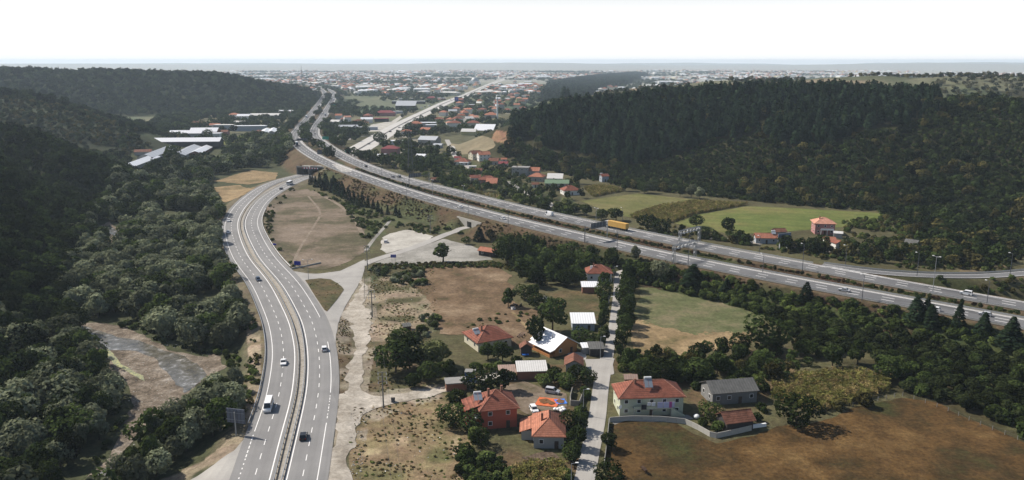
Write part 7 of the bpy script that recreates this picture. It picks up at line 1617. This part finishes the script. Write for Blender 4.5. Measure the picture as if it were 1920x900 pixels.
# the dense far end of the town, beyond the houses one can tell apart
def far_house(seed, wall, roof, big):
    rg = random.Random(seed); w, d, h = (rg.uniform(24, 50), rg.uniform(12, 22), rg.uniform(5, 9)) if big else (rg.uniform(10, 15), rg.uniform(9, 13), rg.uniform(5, 14))
    mb = MB().box(-w / 2, w / 2, -d / 2, d / 2, -1, h); n0 = len(mb.f); r = .25 * d if not big else .12 * d
    mb.add([(-w / 2 - .6, -d / 2 - .6, h + .02), (w / 2 + .6, -d / 2 - .6, h + .02), (w / 2 + .6, d / 2 + .6, h + .02), (-w / 2 - .6, d / 2 + .6, h + .02), (-w / 2 + d * .3, 0, h + r), (w / 2 - d * .3, 0, h + r)], [(0, 1, 5, 4), (1, 2, 5), (2, 3, 4, 5), (3, 0, 4), (3, 2, 1, 0)])
    me = mb.mesh("far_house"); me.materials.append(wall); me.materials.append(roof)
    for i, p in enumerate(me.polygons): p.material_index = 1 if i >= n0 else 0
    return me
FH = [far_house(i, WM[a], RM[b], c) for i, (a, b, c) in enumerate([('white', 'orange', 0), ('cream', 'red', 0), ('white', 'pink', 0), ('white', 'pale', 0), ('grey', 'white', 0), ('white', 'white', 1), ('cream', 'pale', 1), ('white', 'orange', 0), ('yellow', 'orange', 0)])]
gx, gy = grid(-2300, 3600, 2300, 7200, 62, 301)
k = (hills(gx, gy) < 3) & (vnoise(gx, gy, 420, 302) + .5 * vnoise(gx, gy, 170, 303) > -.05); gx, gy = gx[k], gy[k]; gz = hgt(gx, gy)
k = seen(gx, gy, gz, 12) & clear_of(gx, gy, houses=False, extra=12); gx, gy, gz = gx[k], gy[k], gz[k]
scatter("far_town", gx, gy, gz, RNG.uniform(.8, 1.35, len(gx)), FH, "dense far end of the valley town fading into haze", "town")

# maize, weeds, stones --------------------------------------------------------------------
def maize_mesh(seed, mat):
    rng = np.random.default_rng(seed); mb = MB()
    for _ in range(5):
        x0, y0 = rng.uniform(-.6, .6, 2); a = rng.uniform(0, 3.14); h = rng.uniform(1.7, 2.3)
        mb.add([(x0 - .05, y0, 0), (x0 + .05, y0, 0), (x0 + .03, y0, h), (x0 - .03, y0, h)], [(0, 1, 2, 3)])
        for k in range(6):
            a = rng.uniform(0, 6.28); z = h * rng.uniform(.25, .95); l = rng.uniform(.4, .75); dx, dy = math.cos(a), math.sin(a)
            mb.add([(x0 - dy * .08, y0 + dx * .08, z), (x0 + dy * .08, y0 - dx * .08, z), (x0 + dx * l + dy * .06, y0 + dy * l - dx * .06, z + rng.uniform(-.3, .25)), (x0 + dx * l - dy * .06, y0 + dy * l + dx * .06, z + rng.uniform(-.3, .25))], [(0, 1, 2, 3)])
    me = mb.mesh("maize"); me.materials.append(mat); return me
MZ = [maize_mesh(s, LM['maize']) for s in (1, 2)] + [maize_mesh(s, LM['maizeg']) for s in (3, 4, 5)]
MZG = [maize_mesh(s, LM['maizeg']) for s in (6, 7)] + [maize_mesh(8, LM['maize'])]
def patch(name, poly, spacing, seed, protos, s0, s1, label, cat, cutn=None, road=True):
    w = PP(poly); a = np.array(w); x, y = grid(a[:, 0].min(), a[:, 0].max(), a[:, 1].min(), a[:, 1].max(), spacing, seed); k = inside(x, y, w); x, y = x[k], y[k]
    if cutn: k = vnoise(x, y, cutn[0], seed) + np.random.default_rng(seed + 9).normal(0, .45, len(x)) > cutn[1] + .25; x, y = x[k], y[k]
    if road: k = clear_of(x, y, houses=False, extra=-1.0); x, y = x[k], y[k]
    return scatter(name, x, y, hgt(x, y) + .05, np.random.default_rng(seed).uniform(s0, s1, len(x)), protos, label, cat)
patch("maize", [(1452, 720), (1500, 706), (1600, 697), (1662, 712), (1668, 735), (1600, 757), (1545, 774), (1500, 768), (1450, 748)], 1.1, 201, MZ, .9, 1.25, "drying maize plot beside the rust-brown meadow", "maize")
patch("maize", [(1180, 408), (1222, 391), (1300, 379), (1402, 384), (1300, 403), (1262, 418), (1225, 417)], 1.3, 202, MZ, .9, 1.3, "strip of brown maize across the valley pasture", "maize")
patch("maize", [(1095, 353), (1130, 349), (1172, 358), (1112, 370)], 1.4, 203, MZG, 1, 1.3, "yellowish maize patch below the scrub slope", "maize")
patch("maize", [(962, 880), (1000, 872), (1056, 874), (1060, 905), (1052, 970), (950, 970)], 1.0, 204, MZ, .9, 1.2, "dry maize plot at the bottom edge beside the lane", "maize")
patch("maize", [(860, 335), (890, 352), (960, 372), (940, 375), (850, 352)], 2.2, 205, MZG, 1, 1.4, "overgrown yellow-green plot by the large red house", "maize", (12, -.1))
def tuft(seed, mat):
    rng = np.random.default_rng(seed); k = 26; a = rng.uniform(0, 6.28, k); r = rng.uniform(.05, .5, k); p = np.stack([np.cos(a) * r, np.sin(a) * r, rng.uniform(.12, .5, k)], 1)
    V, Q_ = quads(p, unit(rng, k) + np.array([0, 0, .4]), unit(rng, k), rng.uniform(.1, .24, k), rng); me = mesh_np("tuft", V, Q_); me.materials.append(mat); return me
TF = [tuft(1, LM['dry']), tuft(2, LM['weed']), tuft(3, LM['weed']), tuft(4, LM['fresh'])]
TD = [tuft(5, LM['dry']), tuft(6, LM['dry']), tuft(7, LM['weed'])]
for poly, sp_, sd_, pr, cn, lab in (
    ([(665, 770), (740, 756), (860, 735), (880, 800), (880, 970), (660, 970)], 1.6, 211, TF, (6, .1), "weeds over the dry scrub lot"), ([(680, 510), (815, 505), (822, 640), (760, 640), (690, 640)], 1.6, 212, TF, (6, .1), "weeds on the sandy scrubland"), ([(690, 640), (740, 640), (760, 735), (690, 735)], 1.6, 213, TF, (5, .1), "weeds beside the curving track"), ([(640, 592), (655, 605), (658, 650), (650, 735), (640, 745), (631, 690), (628, 650)], .9, 214, TF, (4, -.1), "weeds between dual road and track"),
    
    ([(575, 526), (640, 530), (612, 585)], 1.2, 218, TF, (4, 0), "weeds on the traffic island"), ([(585, 300), (700, 345), (860, 400), (1000, 440), (990, 455), (850, 420), (690, 380)], 1.9, 220, TF, (9, -.1), "dry weeds on the near bank of the motorway")):
    patch("weeds", poly, sp_, sd_, pr, .25, .7, lab, "weeds", cn)
def stone(seed, mat):
    rng = np.random.default_rng(seed); v = unit(rng, 12) * rng.uniform(.6, 1, (12, 1)) * np.array([1, .8, .55]); import bmesh
    bm = bmesh.new()
    for q in v: bm.verts.new(q)
    bmesh.ops.convex_hull(bm, input=bm.verts); me = bpy.data.meshes.new("stone"); bm.to_mesh(me); bm.free(); me.materials.append(mat); return me
STN = [stone(s, MT['concrete']) for s in (1, 2)] + [stone(3, MT['concrete_dark'])]; RB = [stone(4, MT['white']), stone(5, MT['concrete']), stone(6, MT['concrete_dark'])]
patch("river_stones", [(150, 615), (240, 616), (412, 672), (395, 702), (347, 745), (288, 800), (235, 860), (245, 760), (200, 662)], 1.7, 231, STN, .12, .42, "stones strewn over the river gravel", "stones", (5, -.2), False)
patch("rubble", [(657, 770), (690, 765), (684, 850), (670, 950), (652, 950)], .9, 232, RB[1:] + STN, .15, .4, "grey rubble bank beside the dirt track", "rubble", (3, -.3), False)
patch("litter", [(690, 520), (820, 540), (815, 630), (700, 690), (690, 600)], 3.2, 233, RB, .1, .45, "pale litter on the sandy scrubland", "litter", (6, .0), False)
patch("litter", [(740, 765), (860, 745), (850, 900), (700, 890)], 3.0, 234, RB, .1, .35, "pale litter on the scrub lot", "litter", (6, .1), False)
# ------------------------------------------------------------------ yard things
def sheet_thing(name, cat, label, px, py, w, d, rz, mat, inner=None, hgt_=.06):
    x, y, z = P(px, py); o = empty(name, (x, y, z + .14), rz); tag(o, label, cat)
    b = MB(); n = 14; vs = []
    for i in range(n):
        for j in range(n):
            ex = abs(i / (n - 1) - .5) * 2; ey = abs(j / (n - 1) - .5) * 2; e = max(ex, ey)
            vs.append(((i / (n - 1) - .5) * w + random.uniform(-.12, .12), (j / (n - 1) - .5) * d + random.uniform(-.12, .12), hgt_ * (1 + 2.5 * max(0, e - .8)) + random.uniform(0, .05)))
    b.add(vs, [(i * n + j, (i + 1) * n + j, (i + 1) * n + j + 1, i * n + j + 1) for i in range(n - 1) for j in range(n - 1)]); b.build("sheet", mat, o)
    if inner:
        for ix, iy, rx, ry in inner[1]:
            mb = MB(); k = 22; vs = [(ix, iy, hgt_ + .26)] + [(ix + rx * math.cos(t) * (1 + .12 * math.sin(5 * t)), iy + ry * math.sin(t) * (1 + .12 * math.cos(4 * t)), hgt_ + .13) for t in np.linspace(0, 6.283, k, endpoint=False)]
            mb.add(vs, [(0, 1 + i, 1 + (i + 1) % k) for i in range(k)]); tag(mb.build("drying_nuts", inner[0], o), kind="stuff")
    return o
NUT = ground_mat("drying_hazelnuts", [(0.3, (0.12, 0.06, 0.03)), (0.7, (0.20, 0.105, 0.05))], 1.0, 4, .3)
sheet_thing("tarpaulin", "tarpaulin", "orange drying sheet spread with brown nuts in the yard", 1027, 755, 6.2, 5.6, -.25, plain("orange_tarpaulin", (0.56, 0.14, 0.05), .7, .1), (NUT, [(-.9, .3, 1.7, 1.6), (1.2, -.6, 1.0, 1.0)]))
sheet_thing("tarpaulin", "tarpaulin", "small blue drying sheet beside the orange one", 1051, 754, 3.0, 3.4, .2, plain("blue_tarpaulin", (0.07, 0.20, 0.62), .7, .1), (NUT, [(0, 0, 1.15, 1.3)]))
sheet_thing("tarpaulin", "tarpaulin", "crumpled blue cover beside the tiny timber shed", 985, 668, 2.2, 1.2, .1, plain("bright_blue_cover", (0.05, 0.22, 0.65), .6, .1), None, .35)
def sack(px, py, r, label, group=None):
    x, y, z = P(px, py); vs = []; fs = []; n = 10
    for i in range(7):
        t = i / 6; rr = r * (math.sin(math.pi * min(.97, .08 + t * .9)) ** .55)
        for k in range(n): vs.append((rr * math.cos(6.283 * k / n), rr * math.sin(6.283 * k / n), 1.35 * r * t))
    for i in range(6):
        for k in range(n): fs.append((i * n + k, i * n + (k + 1) % n, (i + 1) * n + (k + 1) % n, (i + 1) * n + k))
    fs += [tuple(range(6 * n, 7 * n)), tuple(range(n - 1, -1, -1))]
    o = MB().add(vs, fs).build("sack", MT['white']); o.location = (x, y, z + .12); o.rotation_euler = (0, 0, random.random()); tag(o, label, "sack", group)
for px, py in ((1041, 770), (1046, 770.5), (1050.5, 769), (1055, 767.5), (1058, 771), (1053, 773)): sack(px, py, .62, "bulging white sack heaped beside the blue drying sheet", "white sacks in the yard")
sack(1306, 785, .9, "big white bundle by the shrub inside the panel wall")
# farm trailer in the dry field
x, y, z = P(977, 631); o = empty("farm_trailer", (x, y, z + .1), R(70)); tag(o, "rusty flat farm trailer in the dry brown field", "trailer")
b = MB()
for k in range(6): b.box(-2.1 + k * .8, -2.0 + k * .8, -.8, .8, .62, .74)
for s_ in (-.8, .74): b.box(-2.1, 2.1, s_, s_ + .06, .6, .78)
b.build("frame", RUST, o); MB().tube((2.1, 0, .66), (3.1, 0, .5), .06).build("drawbar", RUST, o)
for sx in (-1.2, 1.0):
    for sy in (-.85, .85): MB().tube((sx, sy - .09, .36), (sx, sy + .09, .36), .36, n=10).build("wheel", MT['black'], o)
# animals: a brown cow grazing, and dark ones resting under the field tree
HIDE = plain("dark_brown_hide", (0.05, 0.028, 0.018), .8, .25, 2); HIDEB = plain("black_hide", (0.012, 0.011, 0.011), .8, .2, 2)
def cow(px, py, rz, label, mat, lying=False, group=None):
    x, y, z = P(px, py); o_v = []; e_ = []; rad = []
    lz = -.62 if lying else 0
    def jt(p, r): o_v.append((p[0], p[1], p[2] + lz)); rad.append(r); return len(o_v) - 1
    pel = jt((-.75, 0, 1.18), .33); bel = jt((-.1, 0, 1.08), .40); sh = jt((.6, 0, 1.15), .34); nk = jt((1.0, 0, 1.12 if not lying else 1.35), .2); hd = jt((1.38, 0, .72 if not lying else 1.42), .15); mz = jt((1.62, 0, .48 if not lying else 1.28), .10)
    e_ += [(pel, bel), (bel, sh), (sh, nk), (nk, hd), (hd, mz)]
    tl = jt((-1.08, 0, 1.12), .05); t2 = jt((-1.16, 0, .6 if not lying else .8), .035); e_ += [(pel, tl), (tl, t2)]
    for s_ in (-1, 1):
        er = jt((1.28, s_ * .2, .86 if not lying else 1.5), .04); e_.append((hd, er))
        if not lying:
            a = jt((.62, s_ * .22, .75), .14); b_2 = jt((.66, s_ * .23, .42), .085); c_ = jt((.62, s_ * .23, .04), .07); e_ += [(sh, a), (a, b_2), (b_2, c_)]
            a = jt((-.68, s_ * .24, .82), .17); b_2 = jt((-.92, s_ * .24, .5), .085); c_ = jt((-.86, s_ * .24, .04), .07); e_ += [(pel, a), (a, b_2), (b_2, c_)]
        else:
            a = jt((.75, s_ * .3, .74), .12); b_2 = jt((1.05, s_ * .32, .70), .08); e_ += [(sh, a), (a, b_2)]
            a = jt((-.5, s_ * .36, .78), .16); b_2 = jt((-.1, s_ * .42, .72), .09); e_ += [(pel, a), (a, b_2)]
    me = bpy.data.meshes.new("cow"); me.from_pydata(o_v, e_, []); o = link("cow", me, None, (mat,)); o.location = (x, y, z + .12); o.rotation_euler = (0, 0, rz); tag(o, label, "cow", group)
    sk = o.modifiers.new("skin", 'SKIN'); o.modifiers.new("soft", 'SUBSURF').levels = 1
    for i, r in enumerate(rad): me.skin_vertices[0].data[i].radius = (r, r)
    me.skin_vertices[0].data[0].use_root = True; o.modifiers["soft"].render_levels = 1
cow(1208, 887, 2.0, "dark brown cow grazing in the rust-brown meadow", HIDE)
for px, py, rz in ((960, 575, .3), (968, 574, 2.5), (976, 575, 1.2)): cow(px, py, rz, "black cow resting in the shade of the field tree", HIDEB, True, "cows under the field tree")
for px, py, w, h, rz, lab in ((1022, 565, 1.6, 2.0, .2, "little white shed box in the green plot"), (962, 580, 1.4, .9, .5, "white tub in front of the resting cows")):
    x, y, z = P(px, py); o = empty("water_box", (x, y, z), rz); tag(o, lab, "box"); MB().box(-w / 2, w / 2, -.7, .7, -.1, h).build("tank", MT['white'], o); MB().box(-w / 2 - .06, w / 2 + .06, -.76, .76, h + .003, h + .12).build("lid", MT['concrete'], o)
# post-and-wire fences
def fence(pts, step, h, label):
    w = PP(pts); c = resample(np.array(w), step); x0, y0 = c[0]; z0 = float(hgt(x0, y0)); o = empty("wire_fence", (x0, y0, z0)); tag(o, label, "fence")
    me = MB().box(-.06, .06, -.06, .06, -.4, h).mesh("post"); me.materials.append(MT['wood_pole'])
    for q in c[:95]:
        p_ = link("post", me, o); p_.location = (q[0] - x0, q[1] - y0, float(hgt(*q)) - z0)
    mb = MB()
    for a, b in zip(c[:-1], c[1:]):
        for zz in (h * .45, h * .9): mb.tube((a[0] - x0, a[1] - y0, float(hgt(*a)) - z0 + zz), (b[0] - x0, b[1] - y0, float(hgt(*b)) - z0 + zz), .008, n=3)
    mb.build("wire", MT['steel_dark'], o)
fence([(1530, 775), (1600, 762), (1690, 742), (1770, 768), (1830, 795), (1920, 830), (2000, 868)], 3.2, 1.3, "post and wire fence between the rust-brown meadow and the orchard")
fence([(1190, 668), (1310, 668), (1400, 655)], 3.0, 1.1, "low wire fence along the lower edge of the green field")
fence([(690, 498), (800, 497), (925, 492)], 3.0, 1.1, "wire fence along the lower edge of the grey car park")
fence([(684, 503), (683, 560)], 3.0, 1.2, "short wire fence at the corner of the scrubland")

# parked vehicles in the rest-area yard
for i, (px, py) in enumerate([(748, 212), (753, 211), (758, 209), (764, 208), (770, 206), (742, 214), (776, 204), (790, 203), (797, 201), (805, 199)]):
    x, y, z = P(px, py); o = car_at(('van', 'white') if i % 2 else ('mpv', 'blue'), x, y, z + .1, .6 + .2 * (i % 3), "parked white van in the row along the rest house yard" if i % 2 else "parked dark blue car in the row along the rest house yard", "van" if i % 2 else "car", group="white vans at the rest house" if i % 2 else "dark cars at the rest house")
for i, (px, py) in enumerate([(776, 222), (766, 232), (749, 240), (732, 248), (691, 271), (700, 253), (845, 187), (822, 200)]):
    x, y, z = P(px, py); car_at(('hatch', 'black') if i % 2 else ('sedan', 'grey'), x, y, z + .3, .7, "small dark car driving on the pale dual highway", "car", group="cars on the pale highway")

# ------------------------------------------------------------------ haze: the air of the valley
m, nt, out = new_mat("valley_haze")
pv = N(nt, "ShaderNodeVolumePrincipled"); pv.inputs["Color"].default_value = (0.70, 0.85, 1.0, 1); pv.inputs["Density"].default_value = HAZE_DENSITY; pv.inputs["Anisotropy"].default_value = 0.15
nt.links.new(pv.outputs[0], out.inputs["Volume"])
hz = MB().box(-15500, 15500, -15500, 15500, float(TZ.min()) - 1.5, max(112.0, float(TZ.max()) + 14)).build("haze", m); tag(hz, "pale blue haze filling the valley", "haze", kind="stuff")
